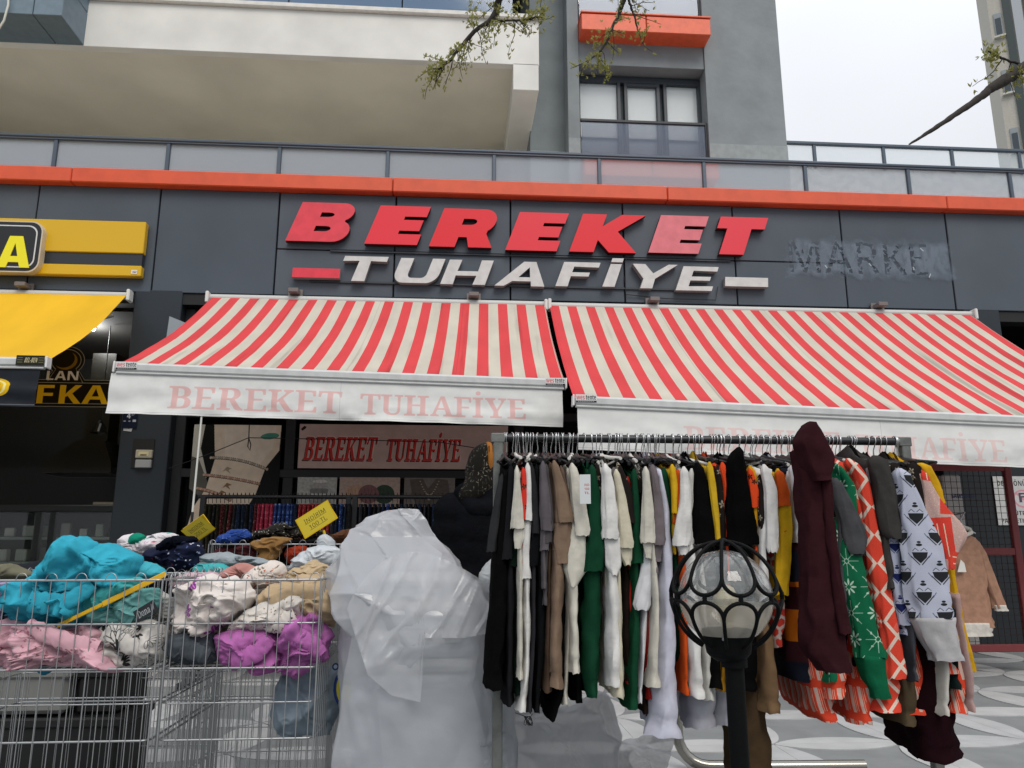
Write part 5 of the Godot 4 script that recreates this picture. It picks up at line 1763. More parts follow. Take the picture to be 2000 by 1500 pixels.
	G("blouse", "pale lavender", "#8f8894", 9, [[[908, 1694, 1717], [950, 1702, 1724], [990, 1710, 1726]]], [[910, 1694, 1718], [1100, 1710, 1728]])
	G("t-shirt", "iron grey", "#3b3937", 13, [[[888, 1698, 1736], [950, 1714, 1754], [1030, 1724, 1768], [1040, 1726, 1768], [1052, 1740, 1766]]], [[890, 1700, 1736], [1150, 1724, 1756]])
	G("blouse", "ink flowered", "darkfloral", 10, [[[903, 1738, 1761], [950, 1746, 1766], [992, 1750, 1768]]], [[905, 1738, 1762], [1120, 1752, 1770]])
	G("sweater", "blue heart patterned", "geoblue", 10, [[[980, 1726, 1752], [1050, 1732, 1764], [1110, 1738, 1768], [1160, 1748, 1776], [1222, 1762, 1786]]], [[960, 1730, 1750], [1240, 1756, 1780]], 0.10)
	G("sweater", "white heart patterned", "geo", 14, [[[913, 1750, 1780], [960, 1760, 1800], [1050, 1768, 1840], [1150, 1776, 1864], [1208, 1790, 1874]]], [[915, 1752, 1784], [1200, 1790, 1830]], 0.13)
	G("blouse", "dark blossom", "darkfloral", 11, [[[902, 1774, 1801], [960, 1790, 1815], [1014, 1800, 1818]]], [[904, 1776, 1802], [1150, 1800, 1824]])
	G("sweater", "pink striped", "pinkstripe", 12, [[[915, 1797, 1813], [970, 1806, 1840], [1040, 1816, 1896], [1076, 1840, 1880], [1112, 1850, 1868]]], [[917, 1798, 1816], [1150, 1830, 1858]], 0.26)
	G("dress", "deep yellow", "#c4930d", 9, [[[903, 1788, 1820], [940, 1814, 1838], [984, 1834, 1850]], [[1060, 1846, 1862], [1130, 1856, 1870], [1220, 1870, 1888], [1312, 1888, 1910]]], [[905, 1790, 1820], [1250, 1862, 1880]])
	G("skirt", "maroon", "#1f0c11", 9, [], [[1180, 1788, 1876], [1390, 1788, 1888], [1450, 1794, 1894], [1490, 1800, 1900]])
	G("knit dress", "red hemmed", "hemred", 8, [], [[1100, 1580, 1630], [1300, 1572, 1636], [1384, 1576, 1646], [1410, 1602, 1648]], 0.105)
	G("knit dress", "orange hemmed", "hemred", 10, [], [[1200, 1604, 1650], [1330, 1598, 1670], [1364, 1602, 1668]], 0.105)
	G("knit dress", "slant striped", "hemred", 9, [], [[1200, 1680, 1716], [1310, 1676, 1714], [1416, 1670, 1716]], 0.105)
	G("knit dress", "vermilion hemmed", "hemred", 7, [], [[1200, 1740, 1800], [1330, 1744, 1836], [1398, 1750, 1840]], 0.105)
	G("knit dress", "coral hemmed", "hemred", 12, [], [[1180, 1820, 1870], [1250, 1828, 1888], [1318, 1834, 1888]], 0.105)
	G("knit dress", "brick striped", "hemred", 10, [], [[1180, 1830, 1880], [1330, 1856, 1898], [1394, 1858, 1900]], 0.105)
	G("tunic", "slate blue", "#3d4147", 12, [], [[1000, 1744, 1762], [1200, 1766, 1792], [1332, 1782, 1798]])
	G("dress", "khaki", "#4d4230", 8, [], [[1100, 1748, 1776], [1330, 1752, 1800], [1418, 1758, 1802]])
	G("trousers", "white narrow", "#b7b5ac", 13, [], [[1150, 1830, 1850], [1310, 1842, 1861], [1398, 1840, 1860]])
	G("blouse", "black green", "#14201f", 12, [], [[1180, 1846, 1876], [1316, 1854, 1884], [1346, 1858, 1884]])
	G("sweater", "pale pink", "#a98a85", 11, [], [[1150, 1860, 1880], [1300, 1880, 1906], [1392, 1894, 1912]])
	var seen := {}
	for k in clothes.size():
		var e: Array = clothes[k]
		var before: String = clothes[k - 1][1] if k > 0 else "the rack post"
		var after: String = clothes[k + 1][1] if k < clothes.size() - 1 else "the rack end"
		var zf: float = EDGE_Z + 0.011 * (int(e[3]) - 6)
		var top: Vector3 = spot((e[5][0][1] + e[5][0][2]) * 0.5, e[5][0][0], zf)
		var label := "%s %s on the rack between %s and %s clothes" % [e[1], e[0], before, after]
		if seen.has(label): print("SAME ", label)
		seen[label] = true
		var o := thing(String(e[0]).replace("-", "_").replace(" ", "_"), label, e[0], Vector3(top.x, top.y, BAR_Z), "clothes crowded on the rack")
		part("body", drape(e[5], zf, 0.36, 400 + k * 7, 0.75, true, 0, e[6]), e[2], o)
		for q in e[4].size():
			var rows: Array = e[4][q]
			var wmax := 0.0
			for r in rows: wmax = maxf(wmax, r[2] - r[1])
			part("sleeve", drape(rows, zf + 0.018 - 0.012 * q, clampf(wmax * 0.0018 * 0.65, 0.018, 0.06), 900 + k * 11 + q, 0.45, true, 0, e[6]), e[2], o)
		if top.y > 1.4: hang(clampf(spot((e[5][0][1] + e[5][0][2]) * 0.5, 870, BAR_Z).x, 0.17, 1.70), "hanger with steel hook carrying the %s %s" % [e[1], e[0]], k % 6 == 3)
	# cuffs that differ from their sleeves
	for e in [["snow", [[1276, 1680, 1737], [1330, 1698, 1742], [1366, 1712, 1747]], "#0c5a3a", 11], ["geo", [[1200, 1788, 1875], [1240, 1806, 1882], [1292, 1832, 1892]], "#a7a6a8", 14]]:
		for n in get_children():
			if n is Node3D and n.has_meta("label"):
				var l: String = n.get_meta("label")
				if (e[0] == "snow" and l.begins_with("green snowflake")) or (e[0] == "geo" and l.begins_with("white heart")):
					part("cuff", drape(e[1], EDGE_Z + 0.011 * (int(e[3]) - 6) + 0.02, 0.07, 77, 0.4), cloth(e[2]), n)
	# bare hangers crowded along the rail
	for k in 42:
		var hx := lerpf(0.19, 1.70, (k + 0.5) / 42.0) + rng.randf_range(-0.012, 0.012)
		var near := [["", 9.0], ["", 9.0]]
		for e in clothes:
			var d := absf(spot((e[5][0][1] + e[5][0][2]) * 0.5, 870, BAR_Z).x - hx)
			if e[5][0][0] > 940: continue
			if d < near[0][1]: near = [[e[1] + " " + e[0], d], near[0]]
			elif d < near[1][1]: near[1] = [e[1] + " " + e[0], d]
		hang(hx, "thin hooked hanger between the %s and the %s" % [near[0][0], near[1][0]], k % 7 == 2)
	# maroon hooded coat hung on the outside of the rack
	var m := thing("hooded_coat", "maroon hooded coat hung on the outside of the rack, its hood above the rail", "coat", spot(1600, 850, -2.5))
	var mm := cloth("#34181d", 0.4)
	part("body", drape([[868, 1560, 1604], [912, 1564, 1620], [1044, 1576, 1630], [1156, 1580, 1648], [1266, 1582, 1664], [1290, 1594, 1668], [1316, 1618, 1670]], -2.44, 0.10, 611, 0.55, true, 44), mm, m)
	part("hood", drape([[819, 1589, 1596], [836, 1577, 1610], [862, 1563, 1627], [886, 1572, 1639], [912, 1583, 1637], [938, 1597, 1631]], -2.40, 0.10, 612, 0.4, true, 26), mm, m)
	part("sleeve", drape([[905, 1606, 1626], [1000, 1612, 1634], [1120, 1626, 1648], [1240, 1642, 1666]], -2.425, 0.06, 613, 0.8, true, 30), mm, m)
	# paper tag among the clothes
	var t := thing("price_tag", "white paper tag with red print beside the bottle green dress", "tag", spot(1142, 930, -2.55))
	var im := new_img(96, 220, "#c6cacb")
	for y in [70, 100, 130]: write(im, ["IND", "100", "TL"][(y - 70) / 30], Rect2(40, y, 44, 18), Color("#a8615f"), "sansbold")
	var a := spot(1133, 984, -2.57)
	var b := spot(1152, 927, -2.57)
	var q := Shape.new()
	q.quad(Vector3(a.x, a.y, -2.57), Vector3(b.x, a.y, -2.56), Vector3(b.x, b.y, -2.56), Vector3(a.x, b.y, -2.57))
	part("card", q, printed(im, 0.6, false), t)

# ---------------------------------------------------------------- wire baskets
func basket(label: String, x0: float, x1: float, y_top: float, z0: float, z1: float, pitch: float, with_stand: bool) -> Node3D:
	# open wire bin on a wire stand: x0..x1 wide, front at z0, back at z1
	var wm: Material = M.wire
	var o := thing("wire_basket", label, "basket", Vector3((x0 + x1) * 0.5, 0, (z0 + z1) * 0.5), "wire bargain baskets heaped with clothes")
	var y_bot := y_top - 0.315
	var cs := [Vector2(x0, z0), Vector2(x1, z0), Vector2(x1, z1), Vector2(x0, z1)]
	var levels := [[y_top, 0.0048], [y_top - 0.157, 0.0036], [y_bot, 0.0044]]
	if with_stand: levels.append_array([[y_bot - 0.12, 0.003], [y_bot - 0.245, 0.0042], [0.16, 0.004]])
	for l in levels:
		var s := Shape.new()
		var p := PackedVector3Array()
		for k in 4:
			var a: Vector2 = cs[k]
			var b: Vector2 = cs[(k + 1) % 4]
			var d := (b - a).normalized() * 0.022
			p.append(Vector3(a.x + d.x, l[0], a.y + d.y)); p.append(Vector3(b.x - d.x, l[0], b.y - d.y))
		p.append(p[0])
		s.tube(p, l[1], 6, false)
		part("rod", s, wm, o)
	var low := 0.04 if with_stand else y_bot
	var w := Shape.new()
	w.tube(PackedVector3Array([Vector3(0, low, 0), Vector3(0, y_top, 0)]), 0.0019, 5, false)
	var wire := w.mesh()
	var lp := Shape.new()
	var arcp := PackedVector3Array()
	for k in 9: arcp.append(Vector3(cos(PI * k / 8.0) * 0.021, sin(PI * k / 8.0) * 0.026, 0))
	lp.tube(arcp, 0.0017, 5, false)
	var loop := lp.mesh()
	for k in 4:
		var a: Vector2 = cs[k]
		var b: Vector2 = cs[(k + 1) % 4]
		var n := int(round(a.distance_to(b) / pitch))
		var outd := (b - a).normalized().orthogonal() * 0.004
		for i in n:
			var q := a.lerp(b, (i + 0.5) / n) - outd
			part("wire", wire, wm, o, Vector3(q.x - o.position.x, 0, q.y - o.position.z))
			if i % 2 == 0:
				var e := part("wire_loop", loop, wm, o, Vector3(q.x - o.position.x, y_top, q.y - o.position.z))
				if k % 2: e.rotation.y = PI / 2
	# grid that carries the goods, and corner posts
	var g := Shape.new()
	var x := x0 + 0.02
	while x < x1:
		g.tube(PackedVector3Array([Vector3(x, y_bot + 0.004, z0), Vector3(x, y_bot + 0.004, z1)]), 0.0022, 5, false); x += 0.05
	var z := z1 + 0.03
	while z < z0:
		g.tube(PackedVector3Array([Vector3(x0, y_bot, z), Vector3(x1, y_bot, z)]), 0.0022, 5, false); z += 0.08
	part("floor_grid", g, wm, o)
	for c in cs:
		var p := Shape.new()
		p.tube(PackedVector3Array([Vector3(c.x, 0.0, c.y), Vector3(c.x, y_top, c.y)]), 0.0036, 6)
		part("corner_rod", p, wm, o)
	return o

func baskets() -> void:
	M.wire = plain("#a8aaab", 0.35, 0.75)
	var zf := -3.05
	var a := spot(318, 1133, zf)
	var b := spot(335, 1133, zf)
	var c := spot(627, 1134, zf)
	basket("wire basket heaped with turquoise and pink clothes in the front row", -1.95, a.x, a.y, zf, -3.8, 0.052, true)
	basket("wire basket with magenta and white floral clothes next to the plastic cover", b.x, c.x, b.y, zf, -3.8, 0.044, true)
	var d := spot(400, 1118, -4.0)
	var e := spot(660, 1118, -4.0)
	basket("second row wire basket with a grey towel and aqua print on top", d.x, e.x, 1.06, -3.95, -4.35, 0.05, true)
	basket("second row wire basket carrying navy and white printed clothes", spot(-20, 1118, -4.0).x, spot(392, 1118, -4.0).x, 1.06, -3.95, -4.5, 0.05, true)
	var f := spot(408, 1063, -4.9)
	var g := spot(700, 1063, -4.9)
	basket("rear wire basket with tan and red clothes below the scarf rails", f.x, g.x, f.y, -4.9, -5.6, 0.045, true)

func lump(kind: String, label: String, outline: Array, z: float, thick: float, mat, seed_: int, fold := 1.0, dir := 0.5, pat := 0.3, stretch := 3.0) -> Node3D:
	var m := Vector3.ZERO
	for q in outline: m += spot(q[0], q[1], z) / outline.size()
	var o := thing(kind.replace(" ", "_").replace("-", "_"), label, kind, Vector3(m.x, m.y, z), "clothes heaped in the wire baskets")
	part("cloth", heap(outline, z, thick, seed_, fold, dir, pat, stretch), M[mat] if M.has(mat) else cloth(mat, 0.35), o)
	# a sleeve thrown over the heap
	if z > -3.3 and thick >= 0.06:
		var r := RandomNumberGenerator.new()
		r.seed = seed_ * 31
		var a := Vector2(outline[seed_ % outline.size()][0], outline[seed_ % outline.size()][1])
		var b := Vector2(outline[(seed_ + outline.size() / 2) % outline.size()][0], outline[(seed_ + outline.size() / 2) % outline.size()][1])
		var mid := (a + b) * 0.5
		a = a.lerp(mid, 0.25); b = b.lerp(mid, 0.35)
		var side := (b - a).orthogonal() * r.randf_range(-0.3, 0.3)
		var p := PackedVector3Array()
		var uv := PackedVector2Array()
		var f := noise(seed_, 1.0, 2)
		for k in 25:
			var u := k / 24.0
			var q := a.lerp(b, u) + side * sin(PI * u)
			var t := ((b - a) + side * PI * cos(PI * u)).normalized().orthogonal()
			var c := spot(q.x, q.y, z + thick * (0.96 + 0.10 * sin(PI * u)))
			var w := Vector3(t.x, -t.y, 0) * lerpf(0.040, 0.028, u) * (1.0 if k < 24 else 0.85)
			for g in 17:
				var an := TAU * g / 16.0
				p.append(c + w * cos(an) * (1.0 + 0.25 * f.get_noise_2d(u * 7.0, cos(an))) + Vector3(0, 0, 0.016 * sin(an) * (1.0 + 0.5 * f.get_noise_2d(u * 9.0 + 5.0, an))))
				uv.append(Vector2(g / 16.0, u) * 0.6)
		var s := Shape.new()
		s.sheet(p, 17, uv, true)
		part("sleeve", s, M[mat] if M.has(mat) else cloth(mat, 0.35), o)
	return o

func heap_prints() -> void:
	var r := RandomNumberGenerator.new()
	r.seed = 123
	# blossoms on white
	var a := new_img(256, 256, "#cdc6c1")
	for c in [Vector2(70, 90), Vector2(190, 200), Vector2(200, 50)]:
		for q in 6:
			var d := Vector2.from_angle(TAU * q / 6 + 0.3)
			fill_poly(a, oval(c + d * 15, 14, 7, d.angle(), 10), Color("#8a3f8a"))
			line(a, c, c + d * 24, 2, Color("#c58fc4"))
		fill_poly(a, oval(c, 5, 5), Color("#d5b9a5"))
		line(a, c + Vector2(10, -30), c + Vector2(30, -50), 4, Color("#b58fae"))
	M.blossom = printed(a)
	# fine speckles: crochet, blossoms and leaves
	for e in [["crochet", "#c4bfb8", ["#3a3833", "#6f4a35", "#8e6a52"], 90, 4.0], ["meadow", "#c6bdb6", ["#a2614f", "#6f6a58", "#8c4c46", "#b08a76"], 120, 6.0], ["rosebud", "#c79da8", ["#a26a78", "#c9aab0", "#8d5f68"], 70, 6.0], ["navyprint", "#171d33", ["#9aa3bd", "#8c2a48", "#4a5a8a", "#c0c4d0"], 46, 5.0], ["whiteprint", "#c6c2c6", ["#b03a58", "#c79a3a", "#5f9a94", "#b7a2ae"], 34, 7.0], ["aqua", "#3f9c9e", ["#1d2b33", "#9fc9c6", "#7e8fae"], 40, 6.0], ["blueprint", "#243f80", ["#8fa3d0", "#4a63a5"], 120, 3.0], ["bwprint", "#1b1a18", ["#a29c8c", "#5e5a4e"], 90, 5.0], ["lilacstripe", "#57506a", ["#8d86a0", "#3d3850"], 40, 7.0]]:
		var im := new_img(256, 256, e[1])
		for k in e[3]:
			var c := Vector2(r.randf() * 256, r.randf() * 256)
			var col := Color(e[2][k % e[2].size()])
			for q in 3: fill_poly(im, oval(c + Vector2(r.randf_range(-1, 1), r.randf_range(-1, 1)) * e[4], e[4] * r.randf_range(0.4, 1.0), e[4] * 0.4, r.randf() * 3.0, 8), col)
		if e[0] == "lilacstripe":
			for y in range(0, 256, 32): im.fill_rect(Rect2i(0, y, 256, 12), Color("#8a839c"))
		M[e[0]] = printed(im)
	# black leaves drawn on white
	var l := new_img(256, 256, "#bdb9b4")
	for k in 14:
		var c := Vector2(r.randf() * 256, r.randf() * 256)
		var t := r.randf() * TAU
		for q in 5:
			var d := Vector2.from_angle(t + (q - 2) * 0.5)
			if k % 3 == 0: fill_poly(l, oval(c + d * 24, 18, 5, d.angle(), 10), Color("#2a2a2a"))
			else:
				fill_poly(l, oval(c + d * 24, 20, 6.5, d.angle(), 12), Color("#3a3937"))
				fill_poly(l, oval(c + d * 24, 17.5, 4.6, d.angle(), 12), Color("#c4c1bc"))
	M.leaf = printed(l)

func heaps_front() -> void:
	heap_prints()
	var z := -3.17
	# left basket
	var t := lump("jacket", "bright turquoise jacket piled high over the wire basket rim", [[32, 1214], [36, 1180], [58, 1130], [92, 1096], [130, 1066], [172, 1058], [205, 1090], [214, 1130], [206, 1176], [160, 1206], [110, 1224], [66, 1226]], -3.2, 0.13, "#2b9fb9", 1, 1.5, 0.9, 0.3, 2.6)
	part("hood", heap([[150, 1066], [176, 1058], [215, 1060], [250, 1076], [273, 1092], [273, 1130], [268, 1156], [236, 1172], [214, 1150], [198, 1118], [176, 1090]], -3.24, 0.16, 2, 0.9, 0.4, 0.3, 2.5), cloth("#2b9fb9", 0.6), t)
	part("sleeve", heap([[268, 1100], [300, 1098], [322, 1112], [322, 1128], [290, 1134], [268, 1130]], -3.3, 0.08, 3, 0.8, 0.1), cloth("#3aa3b4", 0.6), t)
	part("panel", heap([[180, 1150], [228, 1140], [272, 1128], [268, 1160], [228, 1184], [184, 1196], [160, 1188]], -3.15, 0.06, 4, 0.9, 0.5), cloth("#3ba5a8", 0.6), t)
	lump("blouse", "pale teal blouse crumpled under the yellow bar in the basket", [[164, 1212], [176, 1190], [226, 1166], [288, 1150], [318, 1162], [304, 1190], [270, 1212], [216, 1218]], z, 0.06, "#62a09d", 6, 1.2, 0.3)
	lump("dress", "dusty pink dress with faint blossoms folded against the basket wires", [[-30, 1236], [20, 1207], [62, 1218], [112, 1226], [150, 1217], [186, 1221], [202, 1250], [217, 1280], [226, 1298], [100, 1304], [-30, 1302]], -3.16, 0.09, "rosebud", 7, 1.5, 0.25, 0.22)
	lump("blouse", "white blouse with black leaf drawings beside the dusty pink dress", [[190, 1226], [240, 1211], [300, 1214], [321, 1236], [316, 1285], [270, 1299], [226, 1293], [204, 1262]], -3.17, 0.09, "leaf", 8, 1.1, 0.8, 0.17)
	lump("sweater", "lilac striped sweater stack at the basket edge under the turquoise jacket", [[-30, 1138], [30, 1140], [40, 1170], [32, 1214], [-30, 1216]], -3.22, 0.08, "lilacstripe", 9, 0.9, 0.0, 0.2)
	lump("shirt", "olive grey shirt lying on the basket rim beside the turquoise jacket", [[-30, 1106], [22, 1103], [62, 1116], [50, 1130], [-30, 1138]], -3.4, 0.07, "#6b6855", 10, 0.8, 0.1)
	lump("t-shirt", "greyish white t-shirt in the gap between the two front baskets", [[300, 1152], [330, 1160], [342, 1190], [326, 1216], [304, 1200]], -3.28, 0.07, "#a9a8a4", 11, 1.0, 1.1)
	# right basket
	lump("dress", "white dress with purple blossoms in the magenta basket", [[344, 1176], [352, 1150], [372, 1134], [422, 1130], [470, 1138], [494, 1160], [482, 1192], [450, 1222], [402, 1236], [356, 1230]], -3.2, 0.12, "blossom", 12, 1.3, 0.35, 0.24)
	lump("blouse", "cream crochet blouse with brown edging above the magenta garment", [[452, 1230], [480, 1196], [530, 1176], [576, 1164], [602, 1176], [594, 1206], [560, 1232], [500, 1240]], -3.17, 0.08, "crochet", 13, 0.9, -0.1, 0.16)
	lump("shirt", "peach beige shirt bulging at the basket corner near the plastic cover", [[505, 1182], [530, 1150], [562, 1130], [612, 1118], [648, 1132], [654, 1180], [656, 1222], [612, 1200], [566, 1176]], -3.26, 0.13, "#b29a78", 14, 1.5, -0.6)
	lump("trousers", "magenta pink trousers folded low in the wire basket", [[424, 1252], [438, 1237], [500, 1231], [546, 1236], [548, 1270], [540, 1304], [496, 1318], [440, 1294]], -3.15, 0.09, "#b263a8", 15, 1.1, 0.1, 0.3, 4.0)
	lump("trousers", "magenta pink trousers bunched up at the basket corner", [[540, 1240], [590, 1214], [622, 1196], [644, 1226], [648, 1286], [612, 1302], [572, 1319], [544, 1300]], -3.17, 0.10, "#b366ab", 16, 1.4, -0.5, 0.3, 3.0)
	lump("trousers", "slate grey trousers folded beside the magenta ones in the basket", [[330, 1276], [338, 1246], [370, 1231], [420, 1231], [428, 1260], [424, 1292], [370, 1298], [334, 1291]], -3.17, 0.09, "#4a5158", 17, 1.0, 0.2)
	lump("shirt", "salmon pink shirt flat on top of the right hand heap", [[424, 1132], [450, 1108], [490, 1103], [514, 1115], [494, 1134]], -3.5, 0.07, "#b27a72", 18, 0.7, 0.3)
	lump("scarf", "white scarf with rust flowers standing up on the heap", [[478, 1142], [492, 1112], [524, 1094], [552, 1104], [562, 1132], [556, 1150], [510, 1150]], -3.36, 0.08, "meadow", 19, 1.0, 0.9, 0.24)
	lump("shirt", "sand coloured shirt on top of the heap next to the white plastic bag", [[556, 1124], [590, 1101], [632, 1094], [656, 1114], [646, 1138], [572, 1142]], -3.4, 0.09, "#b39c79", 20, 1.2, 0.3)
	lump("blouse", "pale pink blouse peeping out behind the white blossom dress", [[330, 1142], [350, 1124], [400, 1118], [430, 1126], [400, 1142], [350, 1156]], -3.42, 0.07, "#b798a2", 21, 0.9, 0.2)
	# fill deeper in the bins
	lump("blouse", "dark slate blouse deep at the bottom of the turquoise basket", [[20, 1290], [40, 1225], [160, 1216], [290, 1220], [310, 1290], [160, 1300]], -3.5, 0.16, "#39424a", 22, 1.0, 0.3)
	lump("sheet", "grey bedding bundle deep at the bottom of the magenta basket", [[345, 1290], [350, 1180], [450, 1150], [600, 1170], [625, 1280], [480, 1296]], -3.52, 0.16, "#6d655e", 23, 1.0, 0.3)
	lump("shirt", "blue hem of a shirt hanging through the floor of the turquoise basket", [[66, 1302], [84, 1298], [106, 1304], [90, 1318], [78, 1316]], -3.15, 0.02, "#1f6f8c", 24, 0.5, 0.3)

func heaps_back() -> void:
	var z := -4.05
	lump("towel", "pale blue grey towel folded flat on the second row basket", [[386, 1096], [390, 1084], [450, 1083], [520, 1093], [526, 1104], [450, 1109], [390, 1106]], z, 0.09, "#8c979d", 31, 0.7, 0.05)
	lump("t-shirt", "aqua printed t-shirt below the pale blue grey towel", [[376, 1118], [384, 1102], [420, 1098], [446, 1110], [436, 1126], [390, 1128]], -3.95, 0.06, "aqua", 32, 0.8, 0.2, 0.2)
	lump("vest", "navy printed vest with fur lining heaped beside the tilted price sign", [[272, 1092], [300, 1074], [344, 1058], [376, 1056], [392, 1076], [388, 1108], [352, 1118], [308, 1104]], -4.0, 0.10, "navyprint", 33, 1.0, 0.4, 0.22)
	lump("vest", "black fur collar lying on the navy printed vest", [[308, 1076], [312, 1064], [344, 1048], [376, 1046], [386, 1056], [352, 1066], [330, 1078]], -3.97, 0.06, "#0c0f1a", 34, 1.2, 0.5)
	lump("pyjamas", "white pyjamas with pink motifs on the second row heap", [[226, 1068], [250, 1050], [290, 1050], [316, 1066], [296, 1084], [240, 1084]], -4.12, 0.09, "whiteprint", 35, 1.1, 0.2, 0.25)
	lump("t-shirt", "white t-shirt with pink edge rolled behind the navy vest", [[282, 1056], [290, 1047], [320, 1041], [350, 1045], [344, 1060], [300, 1064]], -4.2, 0.07, "whiteprint", 36, 0.9, 0.2, 0.4)
	lump("cap", "small green knitted cap on top of the white pyjamas", [[253, 1060], [256, 1047], [270, 1041], [284, 1048], [276, 1060], [260, 1066]], -4.08, 0.05, "#0e8266", 37, 0.5, 0.4)
	lump("jacket", "dark heap of jackets filling the second row basket", [[-20, 1135], [60, 1100], [220, 1076], [380, 1100], [392, 1160], [200, 1180]], -4.3, 0.14, "#23262c", 38, 0.9, 0.3)
	lump("dress", "striped grey dress under the aqua printed t-shirt", [[400, 1140], [420, 1118], [520, 1106], [640, 1110], [650, 1150], [520, 1160]], -4.2, 0.13, "#77767a", 39, 0.9, 0.3)
	var zr := -5.0
	lump("scarf", "royal blue speckled scarf on the rear basket", [[424, 1058], [440, 1042], [478, 1034], [494, 1044], [486, 1056], [448, 1064]], zr, 0.10, "blueprint", 40, 1.0, 0.4, 0.2)
	lump("scarf", "black and ivory printed scarf stretched along the rear basket", [[484, 1060], [500, 1040], [556, 1025], [612, 1029], [646, 1044], [600, 1054], [540, 1058]], -5.1, 0.10, "bwprint", 41, 1.1, 0.2, 0.2)
	lump("shawl", "tan shawl hanging over the front of the rear basket", [[494, 1062], [530, 1049], [566, 1054], [556, 1066], [540, 1094], [520, 1102], [494, 1100], [506, 1080]], -4.93, 0.05, "#8a6538", 42, 0.9, 0.9)
	lump("sweater", "orange red sweater inside the rear basket", [[558, 1074], [574, 1066], [598, 1066], [600, 1088], [588, 1100], [562, 1098]], -5.0, 0.08, "#a83a22", 43, 0.8, 0.2)
	lump("sweater", "maroon sweater inside the rear basket under the blue scarf", [[424, 1074], [450, 1066], [500, 1066], [506, 1086], [450, 1094], [426, 1088]], -5.0, 0.08, "#5b2c31", 44, 0.9, 0.2)
	lump("scarf", "brown wool scarf on the rear basket under the 100 TL price sign", [[630, 1052], [650, 1042], [690, 1034], [694, 1050], [650, 1060]], -5.05, 0.08, "#5a3a27", 45, 0.9, 0.2)
	lump("jacket", "black jackets filling the rear basket", [[412, 1112], [430, 1060], [560, 1056], [690, 1058], [700, 1110], [560, 1118]], -5.3, 0.14, "#121314", 46, 0.8, 0.2)

	for e in [["pale grey plastic crate standing on a black one under the second row baskets", "#7c7d79", -60, 134, 1306, 1398, -4.2, 1], ["long black crate on the ground under the pale grey plastic crate", "#0d0e0f", -60, 236, 1402, 1540, -4.2, 0], ["black cardboard box on the long black crate beside the pale grey one", "#0b0b0c", 142, 236, 1306, 1398, -4.25, 1]]:
		var a := spot(e[2], e[5], e[6])
		var b := spot(e[3], e[4], e[6])
		var o := thing("crate", e[0], "crate", Vector3((a.x + b.x) * 0.5, 0, e[6] - 0.2))
		var s := Shape.new()
		var base: float = a.y if e[7] == 1 else 0.0
		o.position.y = base
		s.box(Vector3((a.x + b.x) * 0.5, (b.y + base) * 0.5, e[6] - 0.2), Vector3(b.x - a.x, b.y - base, 0.4), Basis.IDENTITY, 0.02)
		s.box(Vector3((a.x + b.x) * 0.5, b.y - 0.02, e[6] - 0.2), Vector3(b.x - a.x + 0.03, 0.05, 0.43), Basis.IDENTITY, 0.01)
		part("shell", s, plain(e[1], 0.6), o)

# ---------------------------------------------------------------- plastic covers and bags
func film(col: String, alpha: float, rough := 0.35) -> StandardMaterial3D:
	var m := clear(col, alpha, rough)
	m.backlight_enabled = true; m.backlight = Color(0.6, 0.6, 0.6)
	m.normal_enabled = true; m.normal_texture = T.wrinkle_n; m.normal_scale = 0.22
	m.uv1_triplanar = true; m.uv1_world_triplanar = true; m.uv1_scale = Vector3.ONE * 1.6
	return m

